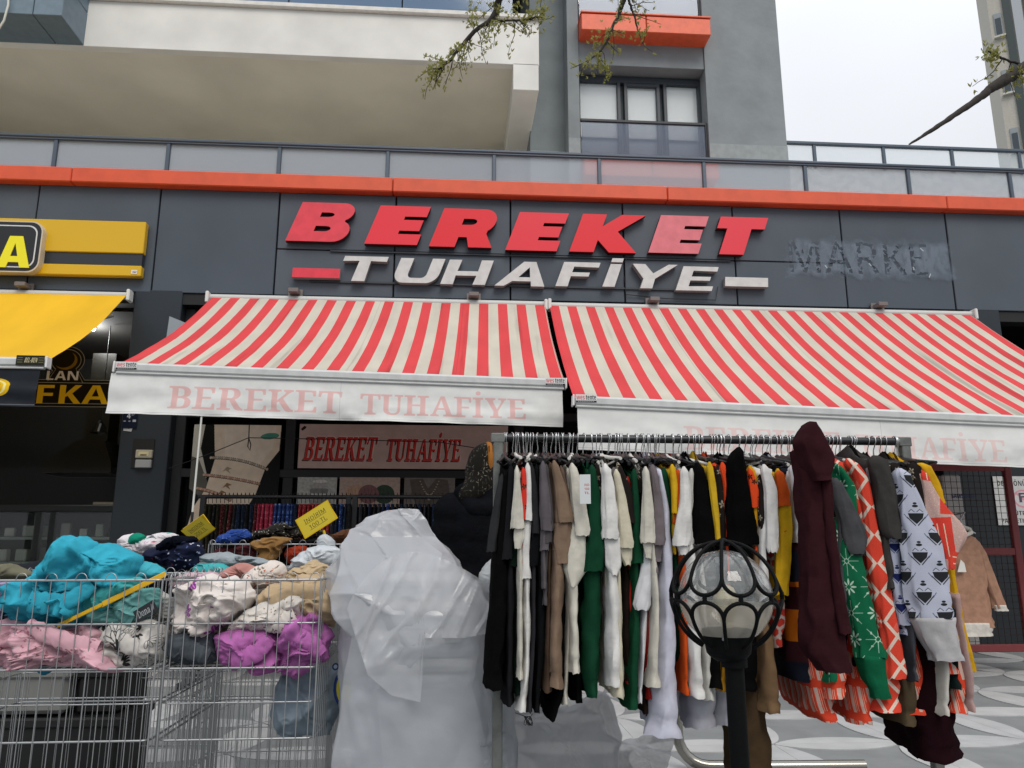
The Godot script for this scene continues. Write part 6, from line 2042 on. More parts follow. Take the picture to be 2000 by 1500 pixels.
func covers() -> void:
	var o := thing("plastic_cover", "translucent white plastic sheet thrown over a goods bin beside the clothes rack", "cover", spot(810, 1300, -3.2))
	var rows := [[994, 786, 806], [1003, 752, 818], [1020, 716, 836], [1045, 688, 852], [1080, 654, 882], [1112, 632, 912], [1150, 642, 944], [1190, 654, 968], [1240, 666, 986], [1330, 670, 1000], [1500, 658, 1012], [1660, 640, 1030]]
	var s := Shape.new()
	# taut facets between a few held points, with fine creases over them
	var r := RandomNumberGenerator.new()
	r.seed = 702
	var cn := 9
	var held: Array = []
	for k in rows.size():
		var a := spot(rows[k][1], rows[k][0], -3.2)
		var b := spot(rows[k][2], rows[k][0], -3.2)
		var u: float = clampf((rows[k][0] - 994.0) / 666.0, 0, 1)
		var dep := lerpf(0.03, 0.30, smoothstep(0.0, 0.30, u))
		var line_: Array = []
		for g in cn:
			var an := TAU * (g + 0.28 * sin(k * 1.9 + g)) / cn + 0.35
			var q := Vector3((a.x + b.x) * 0.5 + (b.x - a.x) * 0.5 * signf(cos(an)) * pow(absf(cos(an)), 0.6), a.y, -3.2 + dep * signf(-sin(an)) * pow(absf(sin(an)), 0.6))
			if k > 0: q += Vector3(r.randf_range(-0.012, 0.012), r.randf_range(-0.02, 0.02), r.randf_range(-0.03, 0.03) * minf(u * 4.0, 1.0))
			line_.append(q)
		held.append(line_)
	var cols := 126
	var nr := 121
	var p := PackedVector3Array()
	var uv := PackedVector2Array()
	var f := noise(701, 1.0, 2)
	for k in range(nr, -1, -1):
		var v := k / float(nr) * (rows.size() - 1)
		var i := mini(int(v), rows.size() - 2)
		var fv := v - i
		var sv := lerpf(fv, smoothstep(0.0, 1.0, fv), 0.35)
		for g in range(cols, -1, -1):
			var h := g / float(cols) * cn
			var j := int(h) % cn
			var fh := h - int(h)
			var sh := lerpf(fh, smoothstep(0.0, 1.0, fh), 0.35)
			var j2 := (j + 1) % cn
			var q: Vector3 = held[i][j].lerp(held[i][j2], sh).lerp(held[i + 1][j].lerp(held[i + 1][j2], sh), sv)
			var out := Vector3(q.x - spot(810, 1200, -3.2).x, 0, q.z + 3.2).normalized()
			var n1 := absf(f.get_noise_2d(q.x * 2.2 + q.y * 1.7, q.y * 1.2 - q.x * 2.0 + q.z))
			var n2 := absf(f.get_noise_2d(q.x * 4.0 - q.y * 3.0 + 40.0, q.y * 2.0 + q.z * 2.0))
			var n3 := absf(f.get_noise_2d(q.x * 9.0 + q.y * 6.0 + 120.0, q.y * 8.0 - q.z * 5.0))
			q += out * (0.012 * pow(1.0 - minf(n1 * 6.0, 1.0), 2.0) + 0.005 * pow(1.0 - minf(n2 * 5.0, 1.0), 2.0) + 0.002 * pow(1.0 - minf(n3 * 5.0, 1.0), 2.0) + 0.02 * f.get_noise_2d(q.x * 3.0 + 90.0, q.y * 2.2))
			p.append(q)
			uv.append(Vector2(g / float(cols), v))
	s.sheet(p, cols + 1, uv, true)
	part("sheet", s, film("#b9bdc4", 0.55, 0.22), o)
	var fl := Shape.new()
	var fp := PackedVector3Array()
	var fu := PackedVector2Array()
	for k in 41:
		var v := k / 40.0
		for g in 61:
			var u2 := g / 60.0
			# lower edge runs from the hanging point up to the right, upper edge along the fold
			var low := [[0.0, 718, 1318], [0.2, 764, 1358], [0.42, 822, 1372], [0.46, 829, 1246], [0.7, 905, 1246], [1.01, 980, 1232]]
			var li := 0
			while low[li + 1][0] < u2: li += 1
			var lf: float = (u2 - low[li][0]) / (low[li + 1][0] - low[li][0])
			var lo := Vector2(lerpf(low[li][1], low[li + 1][1], lf), lerpf(low[li][2], low[li + 1][2], lf))
			var hi := Vector2(lerpf(678, 968, u2), lerpf(1190, 1150, u2) - 95.0 * sin(PI * pow(u2, 0.75)))
			var e := lo.lerp(hi, v)
			var zz: float = -2.895 + 0.016 * f.get_noise_2d(e.x * 0.012, e.y * 0.006) + 0.02 * pow(1.0 - minf(absf(f.get_noise_2d(e.x * 0.006 + e.y * 0.004, e.x * 0.003)) * 6.0, 1.0), 2.0) - 0.05 * v
			fp.append(spot(e.x, e.y, zz)); fu.append(Vector2(u2, v))
	fl.sheet(fp, 61, fu)
	part("flap", fl, film("#c9ccd1", 0.32, 0.22), o)
	# what stands under it
	var b := thing("goods_bin", "wire goods bin with white folded stock under the plastic sheet", "bin", Vector3(spot(820, 1300, -3.2).x, 0, -3.2))
	var bs := Shape.new()
	var x0 := spot(705, 1200, -3.2).x
	var x1 := spot(945, 1200, -3.2).x
	bs.box(Vector3((x0 + x1) * 0.5, 0.36, -3.22), Vector3(x1 - x0, 0.72, 0.36), Basis.IDENTITY, 0.02)
	part("crate", bs, paint("#8f959c", 0.7), b)
	for k in 7:
		var fs := Shape.new()
		fs.box(Vector3((x0 + x1) * 0.5 + 0.02 * sin(k * 2.1), 0.755 + k * 0.052, -3.21), Vector3((x1 - x0) * (0.86 - 0.05 * k), 0.046, 0.30), Basis(Vector3.UP, 0.08 * sin(k * 1.7)), 0.02)
		part("folded_stock", fs, cloth(["#c3c5c6", "#9fb0b8", "#d0d0cc", "#8d989d"][k % 4]), b)
	# loose sheets under the clothes rack
	var u := thing("plastic_sheet", "crumpled translucent plastic sheet hanging under the dresses of the clothes rack", "sheet", spot(1090, 1440, -3.1))
	part("sheet", heap([[985, 1372], [1040, 1368], [1110, 1380], [1180, 1352], [1212, 1420], [1206, 1480], [1190, 1580], [1080, 1600], [985, 1590]], -3.15, 0.05, 713, 0.45, 1.2, 0.3, 6.0), film("#a3a6ab", 0.62), u)
	var v := thing("plastic_sheet", "clear plastic wrapping lying on the pavement beside the bent chrome tube", "sheet", spot(1260, 1470, -3.6))
	part("sheet", heap([[1200, 1468], [1240, 1440], [1285, 1430], [1318, 1445], [1300, 1500], [1290, 1560], [1215, 1560]], -3.6, 0.03, 715, 0.5, 0.4, 0.3, 4.0), film("#9da1a4", 0.45), v)
	var n := thing("plastic_sheet", "second plastic sheet bunched at the foot of the galvanised rack post", "sheet", spot(985, 1500, -3.0))
	part("sheet", heap([[900, 1450], [960, 1400], [1000, 1440], [1010, 1520], [1010, 1620], [880, 1620]], -2.98, 0.03, 717, 0.4, 0.7), film("#a9adb2", 0.6), n)
	# knotted white bag on the heap, white bag by the rack
	var w := thing("plastic_bag", "knotted white plastic bag lying on the heap beside the plastic cover", "bag", spot(610, 1085, -3.7))
	part("bag", heap([[566, 1108], [580, 1084], [606, 1070], [640, 1066], [668, 1074], [664, 1100], [640, 1112], [590, 1116]], -3.65, 0.10, 719, 0.9, 0.4), film("#c4cbd0", 0.95), w)
	part("knot", heap([[622, 1072], [618, 1056], [632, 1044], [648, 1052], [654, 1066], [640, 1072]], -3.66, 0.04, 721, 0.8, 1.0), film("#c4cbd0", 0.7), w)
	var wb := thing("plastic_bag", "round white carrier bag hanging between the shopper and the rack post", "bag", spot(955, 1125, -3.3))
	part("bag", heap([[936, 1130], [942, 1108], [962, 1090], [990, 1094], [1000, 1130], [985, 1160], [952, 1156]], -3.32, 0.09, 723, 0.6), film("#c4c8c8", 0.95), wb)
	# sack under the right hand basket
	var sk := thing("detergent_sack", "bluish white sack with blue print and yellow patch under the magenta basket", "sack", spot(600, 1370, -3.4))
	part("sack", heap([[545, 1428], [541, 1366], [548, 1316], [580, 1304], [640, 1300], [664, 1320], [668, 1390], [640, 1432], [590, 1436]], -3.42, 0.16, 725, 0.6, 1.3), cloth("#8fa0ae", 0.8), sk)
	var im := new_img(128, 256, "#00000000")
	fill_poly(im, oval(Vector2(70, 150), 46, 84, -0.1), Color("#24366a"))
	fill_poly(im, oval(Vector2(78, 150), 38, 74, -0.1), Color("#b8b11f"))
	fill_poly(im, oval(Vector2(30, 40), 18, 18), Color("#31436f"))
	fill_poly(im, oval(Vector2(30, 40), 10, 10), Color("#9fb0bf"))
	var pm := printed(im, 0.5, false)
	pm.transparency = BaseMaterial3D.TRANSPARENCY_ALPHA_SCISSOR; pm.alpha_scissor_threshold = 0.5
	var q := Shape.new()
	var l0 := spot(640, 1392, -3.24)
	var l1 := spot(690, 1286, -3.24)
	q.quad(l0, Vector3(l1.x, l0.y, -3.27), Vector3(l1.x, l1.y, -3.27), Vector3(l0.x, l1.y, -3.24))
	part("print", q, pm, sk)

# ---------------------------------------------------------------- shopper
func shopper() -> void:
	var z := -4.0
	var c := spot(935, 1000, z)
	var o := thing("person", "person in a black hooded puffer coat and patterned headscarf, back turned, at the clothes rack", "person", Vector3(c.x, 0, z))
	var x := c.x
	var P := func(a: float, y: float, b := 0.0) -> Vector3: return Vector3(x + a, y, z + b)
	# body: one continuous surface from feet to head, turned away and to the right
	part("body", bones([[P.call(-0.09, 0.03, 0.10), P.call(-0.09, 0.06, -0.06), 0.035, 0.045], [P.call(0.09, 0.03, 0.06), P.call(0.10, 0.06, -0.10), 0.035, 0.045],
		[P.call(-0.09, 0.08, -0.04), P.call(-0.09, 0.48, 0.0), 0.045, 0.06], [P.call(-0.09, 0.48, 0.0), P.call(-0.08, 0.9, 0.0), 0.06, 0.085],
		[P.call(0.10, 0.08, -0.08), P.call(0.09, 0.48, -0.03), 0.045, 0.06], [P.call(0.09, 0.48, -0.03), P.call(0.08, 0.9, 0.0), 0.06, 0.085],
		[P.call(-0.05, 0.92), P.call(0.05, 0.92), 0.12, 0.12], [P.call(0, 0.92), P.call(0.0, 1.34), 0.12, 0.13], [P.call(-0.13, 1.36), P.call(0.13, 1.36), 0.07, 0.07],
		[P.call(0, 1.38), P.call(0.02, 1.50, -0.02), 0.055, 0.05], [P.call(0.03, 1.57, -0.05), P.call(0.04, 1.63, -0.04), 0.075, 0.085], [P.call(0.09, 1.56, -0.13), P.call(0.07, 1.60, -0.11), 0.02, 0.016]], 0.014, 0.04), cloth("#121317"), o)
	part("coat", bones([[P.call(-0.06, 0.62), P.call(0.06, 0.62), 0.17, 0.17], [P.call(0, 0.62), P.call(0, 1.0), 0.17, 0.165], [P.call(0, 1.0), P.call(0, 1.3), 0.165, 0.16],
		[P.call(-0.13, 1.385, 0.0), P.call(0.15, 1.385, -0.02), 0.075, 0.075], [P.call(-0.15, 1.37), P.call(-0.195, 1.10, 0.02), 0.075, 0.07], [P.call(-0.205, 1.10, 0.02), P.call(-0.15, 0.88, -0.08), 0.075, 0.06],
		[P.call(0.17, 1.37, -0.02), P.call(0.24, 1.10, -0.02), 0.075, 0.07], [P.call(0.24, 1.10, -0.02), P.call(0.18, 0.88, -0.1), 0.075, 0.06]], 0.016, 0.05, 0.008), cloth("#101115", 0.9), o)
	part("hood", bones([[P.call(-0.07, 1.47, 0.04), P.call(0.08, 1.46, 0.05), 0.045, 0.045], [P.call(-0.09, 1.455, 0.02), P.call(-0.02, 1.37, 0.11), 0.042, 0.05], [P.call(0.10, 1.455, 0.02), P.call(0.03, 1.37, 0.11), 0.042, 0.05]], 0.012, 0.025), cloth("#101115", 0.9), o)
	var im := new_img(128, 128, "#15130f")
	var r := RandomNumberGenerator.new()
	r.seed = 55
	for k in 60:
		var q := Vector2(r.randf() * 128, r.randf() * 128)
		line(im, q, q + Vector2.from_angle(r.randf() * 6.0) * 9.0, 1.6, Color(["#7d776b", "#3c362c", "#a29a8c"][k % 3]))
	var pm := printed(im)
	pm.uv1_triplanar = true; pm.uv1_scale = Vector3.ONE * 6.0
	part("headscarf", bones([[P.call(0.03, 1.575, -0.04), P.call(0.04, 1.63, -0.03), 0.092, 0.098], [P.call(0.0, 1.50, 0.02), P.call(0.02, 1.56, 0.0), 0.075, 0.09], [P.call(-0.05, 1.45, 0.05), P.call(0.03, 1.50, 0.02), 0.06, 0.07]], 0.011, 0.04), pm, o)
	var bm := new_img(128, 32, "#8d5a26")
	for k in 6: fill_poly(bm, oval(Vector2(12 + k * 21, 16), 4, 5, 0, 8), Color("#3a2110"))
	var band := Shape.new()
	var pa := PackedVector3Array()
	for k in 15:
		var a := deg_to_rad(-20 + 220.0 * k / 14.0)
		pa.append(P.call(0.047 + 0.040 * cos(a) * 0.3, 1.62 + 0.104 * sin(a) * 0.95, -0.03 + 0.103 * cos(a)))
	band.tube(pa, 0.016, 8)
	var bt := printed(bm)
	bt.uv1_triplanar = true; bt.uv1_scale = Vector3.ONE * 8.0
	part("headband", band, bt, o)

# ---------------------------------------------------------------- bollard lamp
func lamp_post() -> void:
	var c := spot(1417, 1164, -1.9)
	var iron := paint("#0a0b0c", 0.6, 0.0, 1.0, 0.15, 4.0)
	iron.metallic_specular = 0.22
	var o := thing("bollard_lamp", "black bollard lamp with round openwork cage and clear globe before the clothes", "lamp", Vector3(c.x, 0, c.z))
	var R := 0.131
	var on := func(lat: float, lon: float, r: float) -> Vector3:
		var a := deg_to_rad(lat)
		var b := deg_to_rad(lon)
		return c + Vector3(cos(a) * sin(b), sin(a), cos(a) * cos(b)) * r
	var N := 10
	for k in N:
		var m := -4.0 + 36.0 * k
		for side in [1.0, -1.0]:
			var pts := PackedVector3Array()
			var rad := PackedFloat32Array()
			var lim := 84.0 if side > 0 else 62.0
			var steps := 9
			for q in steps + 1:
				pts.append(on.call(side * lerpf(lim, 21.0, q / float(steps)), m - 18.0, R)); rad.append(0.0044)
			for q in range(1, 14):
				var a := PI * q / 14.0
				pts.append(on.call(side * (21.0 - 17.5 * sin(a)), m - 18.0 * cos(a), R)); rad.append(0.0048)
			for q in steps + 1:
				pts.append(on.call(side * lerpf(21.0, lim, q / float(steps)), m + 18.0, R)); rad.append(0.0044)
			var s := Shape.new()
			s.tube(pts, rad, 8)
			part("cage_loop", s, iron, o)
		# ties where the loops meet on the equator
		var t := Shape.new()
		t.tube(PackedVector3Array([on.call(5.0, m, R), on.call(-5.0, m, R)]), 0.0055, 8)
		part("cage_tie", t, iron, o)
	var cap := Shape.new()
	cap.lathe(c, PackedVector2Array([Vector2(0.016, R - 0.012), Vector2(0.018, R - 0.004), Vector2(0.012, R + 0.004), Vector2(0.004, R + 0.008), Vector2(0.0005, R + 0.008)]), 16)
	part("cap", cap, iron, o)
	# globe: clear above, milky below
	var gc := c + Vector3(0, -0.002, 0)
	var up := PackedVector2Array()
	var dn := PackedVector2Array()
	for k in 17:
		var a := deg_to_rad(lerpf(-8.0, 89.5, k / 16.0))
		up.append(Vector2(cos(a) * 0.112, sin(a) * 0.112))
	for k in 13:
		var a := deg_to_rad(lerpf(-52.0, -8.0, k / 12.0))
		dn.append(Vector2(cos(a) * 0.112, sin(a) * 0.112))
	var g1 := Shape.new()
	g1.lathe(gc, up, 48)
	var gm := clear("#c6ccce", 0.17, 0.02)
	part("clear_globe", g1, gm, o)
	# dust on the inside of the glass
	var du := new_img(256, 128, "#00000000")
	var nf := noise(801, 0.03, 5)
	for y in 128:
		for x in 256:
			var v := nf.get_noise_2d(x, y * 1.3)
			du.set_pixel(x, y, Color(0.62, 0.62, 0.60, clampf(v * 0.9 + 0.02, 0.0, 0.35)))
	var dm := printed(du, 0.9, true)
	dm.transparency = BaseMaterial3D.TRANSPARENCY_ALPHA
	var ds := Shape.new()
	var dp := PackedVector3Array()
	var dv := PackedVector2Array()
	for r in 15:
		var a := deg_to_rad(lerpf(-6.0, 80.0, r / 14.0))
		for q in 49:
			var b := TAU * q / 48.0
			dp.append(gc + Vector3(cos(a) * sin(b), sin(a), cos(a) * cos(b)) * 0.1105); dv.append(Vector2(q / 24.0, r / 14.0))
	ds.sheet(dp, 49, dv, true)
	part("dust", ds, dm, o)
	var g2 := Shape.new()
	g2.lathe(gc, dn, 48)
	var mk := clear("#bfb8aa", 0.55, 0.15)
	part("milky_globe", g2, mk, o)
	var bu := Shape.new()
	bu.lathe(c + Vector3(0, -0.09, 0), PackedVector2Array([Vector2(0.012, 0.0), Vector2(0.014, 0.03), Vector2(0.026, 0.06), Vector2(0.03, 0.085), Vector2(0.02, 0.11), Vector2(0.002, 0.118)]), 16)
	part("bulb", bu, plain("#b7ae8f", 0.3), o)
	var so := Shape.new()
	so.lathe(c, PackedVector2Array([Vector2(0.030, -0.150), Vector2(0.045, -0.140), Vector2(0.052, -0.132), Vector2(0.060, -0.085), Vector2(0.061, -0.078), Vector2(0.03, -0.074), Vector2(0.0, -0.074)]), 32)
	part("lamp_base", so, iron, o)
	for a in [-0.5, 0.9]:
		var sc := Shape.new()
		sc.box(c + Vector3(sin(a) * 0.058, -0.095, cos(a) * 0.058), Vector3(0.008, 0.008, 0.004), Basis(Vector3.UP, a), 0.002)
		part("screw", sc, plain("#8d8f8f", 0.3, 0.8), o)
	var px := c.x + 0.012
	var ps := Shape.new()
	ps.lathe(Vector3(px, 0, c.z), PackedVector2Array([Vector2(0.07, 0.0), Vector2(0.07, 0.012), Vector2(0.03, 0.02), Vector2(0.0225, 0.05), Vector2(0.0225, c.y - 0.17), Vector2(0.0225, c.y - 0.165), Vector2(0.031, c.y - 0.164), Vector2(0.031, c.y - 0.136), Vector2(0.02, c.y - 0.134)]), 24)
	part("post", ps, iron, o)

# ---------------------------------------------------------------- branches
func leaf_mesh() -> Shape:
	var s := Shape.new()
	for q in [[0.0, 1.0], [1.9, 0.85], [3.9, 0.9]]:
		var b := Basis(Vector3.UP, q[0]) * Basis(Vector3.RIGHT, -0.6)
		var p := func(a: float, c: float, h: float) -> Vector3: return b * Vector3(a, c, h) * q[1]
		s.tri(p.call(0, 0, 0), p.call(0.0045, 0.012, 0.002), p.call(0, 0.011, -0.001)); s.tri(p.call(0, 0, 0), p.call(0, 0.011, -0.001), p.call(-0.0045, 0.012, 0.002))
		s.tri(p.call(0, 0.011, -0.001), p.call(0.0045, 0.012, 0.002), p.call(0, 0.026, 0.003)); s.tri(p.call(0, 0.011, -0.001), p.call(0, 0.026, 0.003), p.call(-0.0045, 0.012, 0.002))
	return s

func branch(label: String, pts: Array, z: float, r0: float, r1: float, twigs: int, leaves: int, seed_: int, tufts: Array) -> void:
	var r := RandomNumberGenerator.new()
	r.seed = seed_
	var path := PackedVector3Array()
	for q in pts: path.append(spot(q[0], q[1], z + (q[2] if q.size() > 2 else 0.0)))
	var o := thing("tree_branch", label, "branch", path[0], "branches reaching in from trees beside the viewer")
	var bark := paint("#332e29", 0.9, 0, 2.0, 0.5, 8.0)
	var s := Shape.new()
	var fine := PackedVector3Array()
	var rad := PackedFloat32Array()
	for k in path.size() - 1:
		for q in 6:
			var u := (k + q / 6.0) / (path.size() - 1)
			var w := path[k].cubic_interpolate(path[k + 1], path[maxi(k - 1, 0)], path[mini(k + 2, path.size() - 1)], q / 6.0)
			fine.append(w + Vector3(r.randf_range(-1, 1), r.randf_range(-1, 1), r.randf_range(-1, 1)) * (0.0025 if twigs > 0 else 0.0008))
			rad.append(lerpf(r0, r1, pow(u, 0.7)) * r.randf_range(0.9, 1.12))
	fine.append(path[path.size() - 1]); rad.append(r1 * 0.7)
	s.tube(fine, rad, 8)
	part("limb", s, bark, o)
	var xs: Array[Transform3D] = []
	var tw := Shape.new()
	var put := func(at: Vector3, n: int, spread: float) -> void:
		for k in n:
			var d := Vector3(r.randfn(), r.randfn(), r.randfn()) * spread
			var b := Basis(Vector3(r.randfn(), r.randfn(), r.randfn()).normalized(), r.randf() * TAU).scaled(Vector3.ONE * r.randf_range(0.5, 1.0))
			xs.append(Transform3D(b, at + d))
	for k in twigs:
		var i := r.randi_range(int(fine.size() * 0.15), fine.size() - 2)
		var a := fine[i]
		var dir := (fine[i + 1] - fine[i]).normalized()
		var d := (dir * 0.6 + Vector3(r.randfn() * 0.7, r.randfn() * 0.5 - 0.45, r.randfn() * 0.6)).normalized()
		var l := r.randf_range(0.05, 0.16)
		var p := PackedVector3Array([a])
		for q in 5:
			d = (d + Vector3(r.randfn() * 0.22, r.randfn() * 0.15 - 0.06, r.randfn() * 0.2)).normalized()
			p.append(p[p.size() - 1] + d * l / 5.0)
		tw.tube(p, [0.0024, 0.002, 0.0017, 0.0014, 0.0012, 0.0009], 5)
		for q in range(2, 6): put.call(p[q], leaves, 0.009)
	for t in tufts: put.call(spot(t[0], t[1], z), t[2], t[3])
	if twigs > 0: part("twigs", tw, bark, o).set_meta("kind", "stuff")
	if xs.size() > 0:
		var mm := MultiMesh.new()
		mm.transform_format = MultiMesh.TRANSFORM_3D
		mm.mesh = leaf_mesh().mesh()
		mm.instance_count = xs.size()
		for k in xs.size(): mm.set_instance_transform(k, Transform3D(xs[k].basis, xs[k].origin - o.position))
		var mi := MultiMeshInstance3D.new()
		mi.name = "leaves"
		mi.multimesh = mm
		var lm := plain("#7c7c36", 0.7)
		lm.backlight_enabled = true; lm.backlight = Color(0.5, 0.5, 0.3)
		mi.material_override = lm
		mi.set_meta("kind", "stuff")
		o.add_child(mi, true)

func branches() -> void:
	branch("budding tree branch with young leaves hanging before the white balcony corner", [[1010, -260, 0.5], [990, -90, 0.2], [974, 0], [960, 36], [926, 62], [900, 92], [874, 122], [846, 142]], -3.0, 0.022, 0.004, 40, 2, 901, [[845, 140, 34, 0.022], [862, 128, 26, 0.02], [925, 18, 24, 0.02], [1005, 14, 24, 0.025], [1062, 20, 30, 0.016], [985, 45, 20, 0.03], [1020, 42, 20, 0.025], [918, 42, 16, 0.015]])
	branch("side branch of young leaves reaching across the balcony coping", [[960, 36], [985, 40], [1020, 40], [1048, 34], [1064, 22]], -3.0, 0.006, 0.003, 12, 2, 903, [[1040, 34, 20, 0.02]])
	branch("thin budding branch hanging before the orange window ledge", [[1260, -220, 0.4], [1236, -70, 0.1], [1212, 20], [1196, 52], [1184, 84], [1164, 108]], -3.0, 0.014, 0.0035, 22, 2, 905, [[1160, 108, 20, 0.018], [1176, 128, 22, 0.016], [1160, 82, 12, 0.02], [1180, 70, 10, 0.02]])
	branch("short fork of leaves beside the thin budding branch over the orange ledge", [[1222, -40], [1230, 6], [1240, 34], [1248, 66]], -3.0, 0.008, 0.003, 8, 1, 907, [[1250, 70, 26, 0.016], [1240, 40, 8, 0.02]])
	branch("broken bare branch end pointing down across the white sky", [[2380, -90, 0.3], [2150, 40, 0.1], [2010, 126], [1960, 158], [1936, 172], [1920, 186], [1880, 214], [1830, 248], [1798, 268], [1775, 282]], -2.4, 0.036, 0.003, 0, 0, 909, [])
	branch("small leafy twig above the broken bare branch", [[2010, 128], [1984, 122], [1962, 116], [1945, 108], [1930, 100]], -2.4, 0.006, 0.003, 3, 2, 911, [[1934, 104, 40, 0.018], [1950, 110, 24, 0.014], [1996, 150, 20, 0.02], [1985, 160, 12, 0.02]])

# ---------------------------------------------------------------- small things
func price_sign(label: String, pts: Array, z: float, lines_: Array, stick: Array) -> void:
	# pts: top left, top right, bottom right, bottom left of the card
	var a := spot(pts[0][0], pts[0][1], z)
	var b := spot(pts[1][0], pts[1][1], z + (0.0 if pts.size() < 5 else pts[4]))
	var d := spot(pts[3][0], pts[3][1], z)
	var ex := (b - a)
	var ey := (a - d)
	var nrm := ex.cross(ey).normalized()
	var o := thing("price_sign", label, "sign", d, "yellow discount signs standing in the baskets")
	var im := new_img(320, 220, "#c7a60c")
	im.fill_rect(Rect2i(10, 10, 300, 200), Color("#c6b23a"))
	write(im, lines_[0], Rect2(60, 40, 200, 52), Color("#4a4326"), "sans")
	im.fill_rect(Rect2i(56, 98, 208, 4), Color("#4a4326"))
	write(im, lines_[1], Rect2(78, 124, 164, 42), Color("#4a4326"), "sans")
	im.fill_rect(Rect2i(74, 172, 172, 4), Color("#4a4326"))
	var bas := Basis(ex.normalized(), nrm.cross(ex.normalized()), nrm)
	var s := Shape.new()
	s.box(d + (ex + ey) * 0.5, Vector3(ex.length(), ey.length(), 0.006), bas, 0.002)
	part("frame", s, plain("#c9a40a", 0.4), o)
	var q := Shape.new()
	var off := nrm * 0.0045
	q.quad(d + off, d + ex + off, a + ex + off, a + off)
	part("print", q, printed(im, 0.5, false), o)
	if stick.size() > 0:
		var t := Shape.new()
		t.tube(PackedVector3Array([spot(stick[0], stick[1], z - 0.01), spot(stick[2], stick[3], z - 0.01)]), 0.008, 8)
		part("stick", t, plain("#c9a40a", 0.4), o)

func small_things() -> void:
	price_sign("yellow discount sign for 100 TL standing in the rear basket", [[577, 1016], [640, 976], [660, 1018], [596, 1053]], -4.75, ["İNDİRİM", "100 TL"], [632, 1036, 650, 1100])
	price_sign("yellow discount sign for 200 TL turned edgeways behind the navy printed vest", [[354, 1036], [394, 1007], [405, 1040], [382, 1060], 0.1], -4.15, ["İNDİRİM", "200 TL"], [375, 1050, 372, 1110])
	# yellow bar lying across the turquoise jacket
	var y := thing("sign_holder", "yellow plastic sign holder lying slantwise across the turquoise jacket", "sign holder", spot(215, 1172, -3.06))
	var s := Shape.new()
	var a := spot(112, 1222, -3.07)
	var b := spot(200, 1180, -3.08)
	var c := spot(324, 1120, -3.12)
	for seg in [[a, b, 0.012], [b, c, 0.018]]:
		var d: Vector3 = (seg[1] - seg[0]).normalized()
		var bas := Basis(d, Vector3.BACK.cross(d).normalized(), d.cross(Vector3.BACK.cross(d).normalized()))
		s.box((seg[0] + seg[1]) * 0.5, Vector3((seg[1] - seg[0]).length(), seg[2], 0.008), bas, 0.002)
		s.box((seg[0] + seg[1]) * 0.5 + Vector3(0, -seg[2] * 0.62, 0.004), Vector3((seg[1] - seg[0]).length() * 0.98, 0.003, 0.010), bas, 0.001)
	part("holder", s, plain("#c99f0b", 0.35), y)
	# dark brand tag
	var t := thing("garment_tag", "dark grey cardboard tag with white script on the teal blouse", "tag", spot(292, 1196, -3.05))
	var im := new_img(160, 64, "#2c2f33")
	write(im, "Dona", Rect2(16, 14, 92, 34), Color("#aeb2b4"), "serif", 0.2)
	line(im, Vector2(118, 46), Vector2(134, 14), 3, Color("#aeb2b4")); line(im, Vector2(134, 46), Vector2(148, 14), 3, Color("#aeb2b4"))
	var q := Shape.new()
	var p0 := spot(270, 1216, -3.06)
	var p1 := spot(310, 1192, -3.06)
	var ex := p1 - p0
	var ey := Vector3(-ex.y, ex.x, 0).normalized() * 0.045
	q.quad(p0, p1, p1 + ey, p0 + ey)
	part("card", q, printed(im, 0.5, false), t)
	# thin white awning rod
	var r := thing("awning_rod", "thin white rod hanging from the striped awning before the bracelet poster", "rod", spot(375, 1010, -6.75))
	var rs := Shape.new()
	rs.tube(PackedVector3Array([spot(395, 800, -6.75), spot(376, 1000, -6.75)]), 0.009, 8)
	part("tube", rs, plain("#c9c9c2", 0.4), r)
	var rt := Shape.new()
	rt.tube(PackedVector3Array([spot(376, 1000, -6.75), spot(373, 1036, -6.75)]), 0.012, 8)
	part("grip", rt, plain("#16181a", 0.5), r)
	# cord with a hook across the shop front
	var cd := thing("cord", "thin dark cord with a small hook strung across the shop front posters", "cord", spot(486, 856, -8.6))
	var cs := Shape.new()
	cs.tube(PackedVector3Array([spot(330, 915, -8.6), spot(410, 886, -8.6), spot(486, 855, -8.6), spot(700, 859, -8.6), spot(860, 864, -8.6), spot(960, 880, -8.6)]), 0.005, 5)
	cs.tube(PackedVector3Array([spot(487, 828, -8.6), spot(486, 856, -8.6), spot(484, 872, -8.58), spot(488, 880, -8.57), spot(490, 868, -8.58), spot(486, 856, -8.6)]), 0.006, 5)
	part("line", cs, plain("#1b2023", 0.7), cd)
	# electricity meter in its niche and number plate on the column
	var m := thing("electricity_meter", "electricity meter in a dark niche on the column between the two shops", "meter", spot(280, 885, -8.98))
	var n0 := spot(255, 915, -8.99)
	var n1 := spot(303, 857, -8.99)
	var ms := Shape.new()
	ms.box((n0 + n1) * 0.5, Vector3(n1.x - n0.x, n1.y - n0.y, 0.012), Basis.IDENTITY, 0.003)
	part("niche", ms, plain("#060707", 0.6), m)
	var mb := Shape.new()
	var m0 := spot(265, 895, -8.97)
	var m1 := spot(299, 879, -8.97)
	mb.box((m0 + m1) * 0.5, Vector3(m1.x - m0.x, m1.y - m0.y, 0.05), Basis.IDENTITY, 0.008)
	part("counter", mb, plain("#a09c8c", 0.5), m)
	var mw := Shape.new()
	mw.box((m0 + m1) * 0.5 + Vector3(0.0, 0, 0.026), Vector3(0.11, 0.05, 0.006), Basis.IDENTITY, 0.001)
	part("window", mw, plain("#c3b892", 0.3), m)
	var md := Shape.new()
	md.box((m0 + m1) * 0.5 + Vector3(0.0, -0.012, 0.0295), Vector3(0.07, 0.012, 0.003))
	part("digits", md, plain("#35301e", 0.5), m)
	var ml := Shape.new()
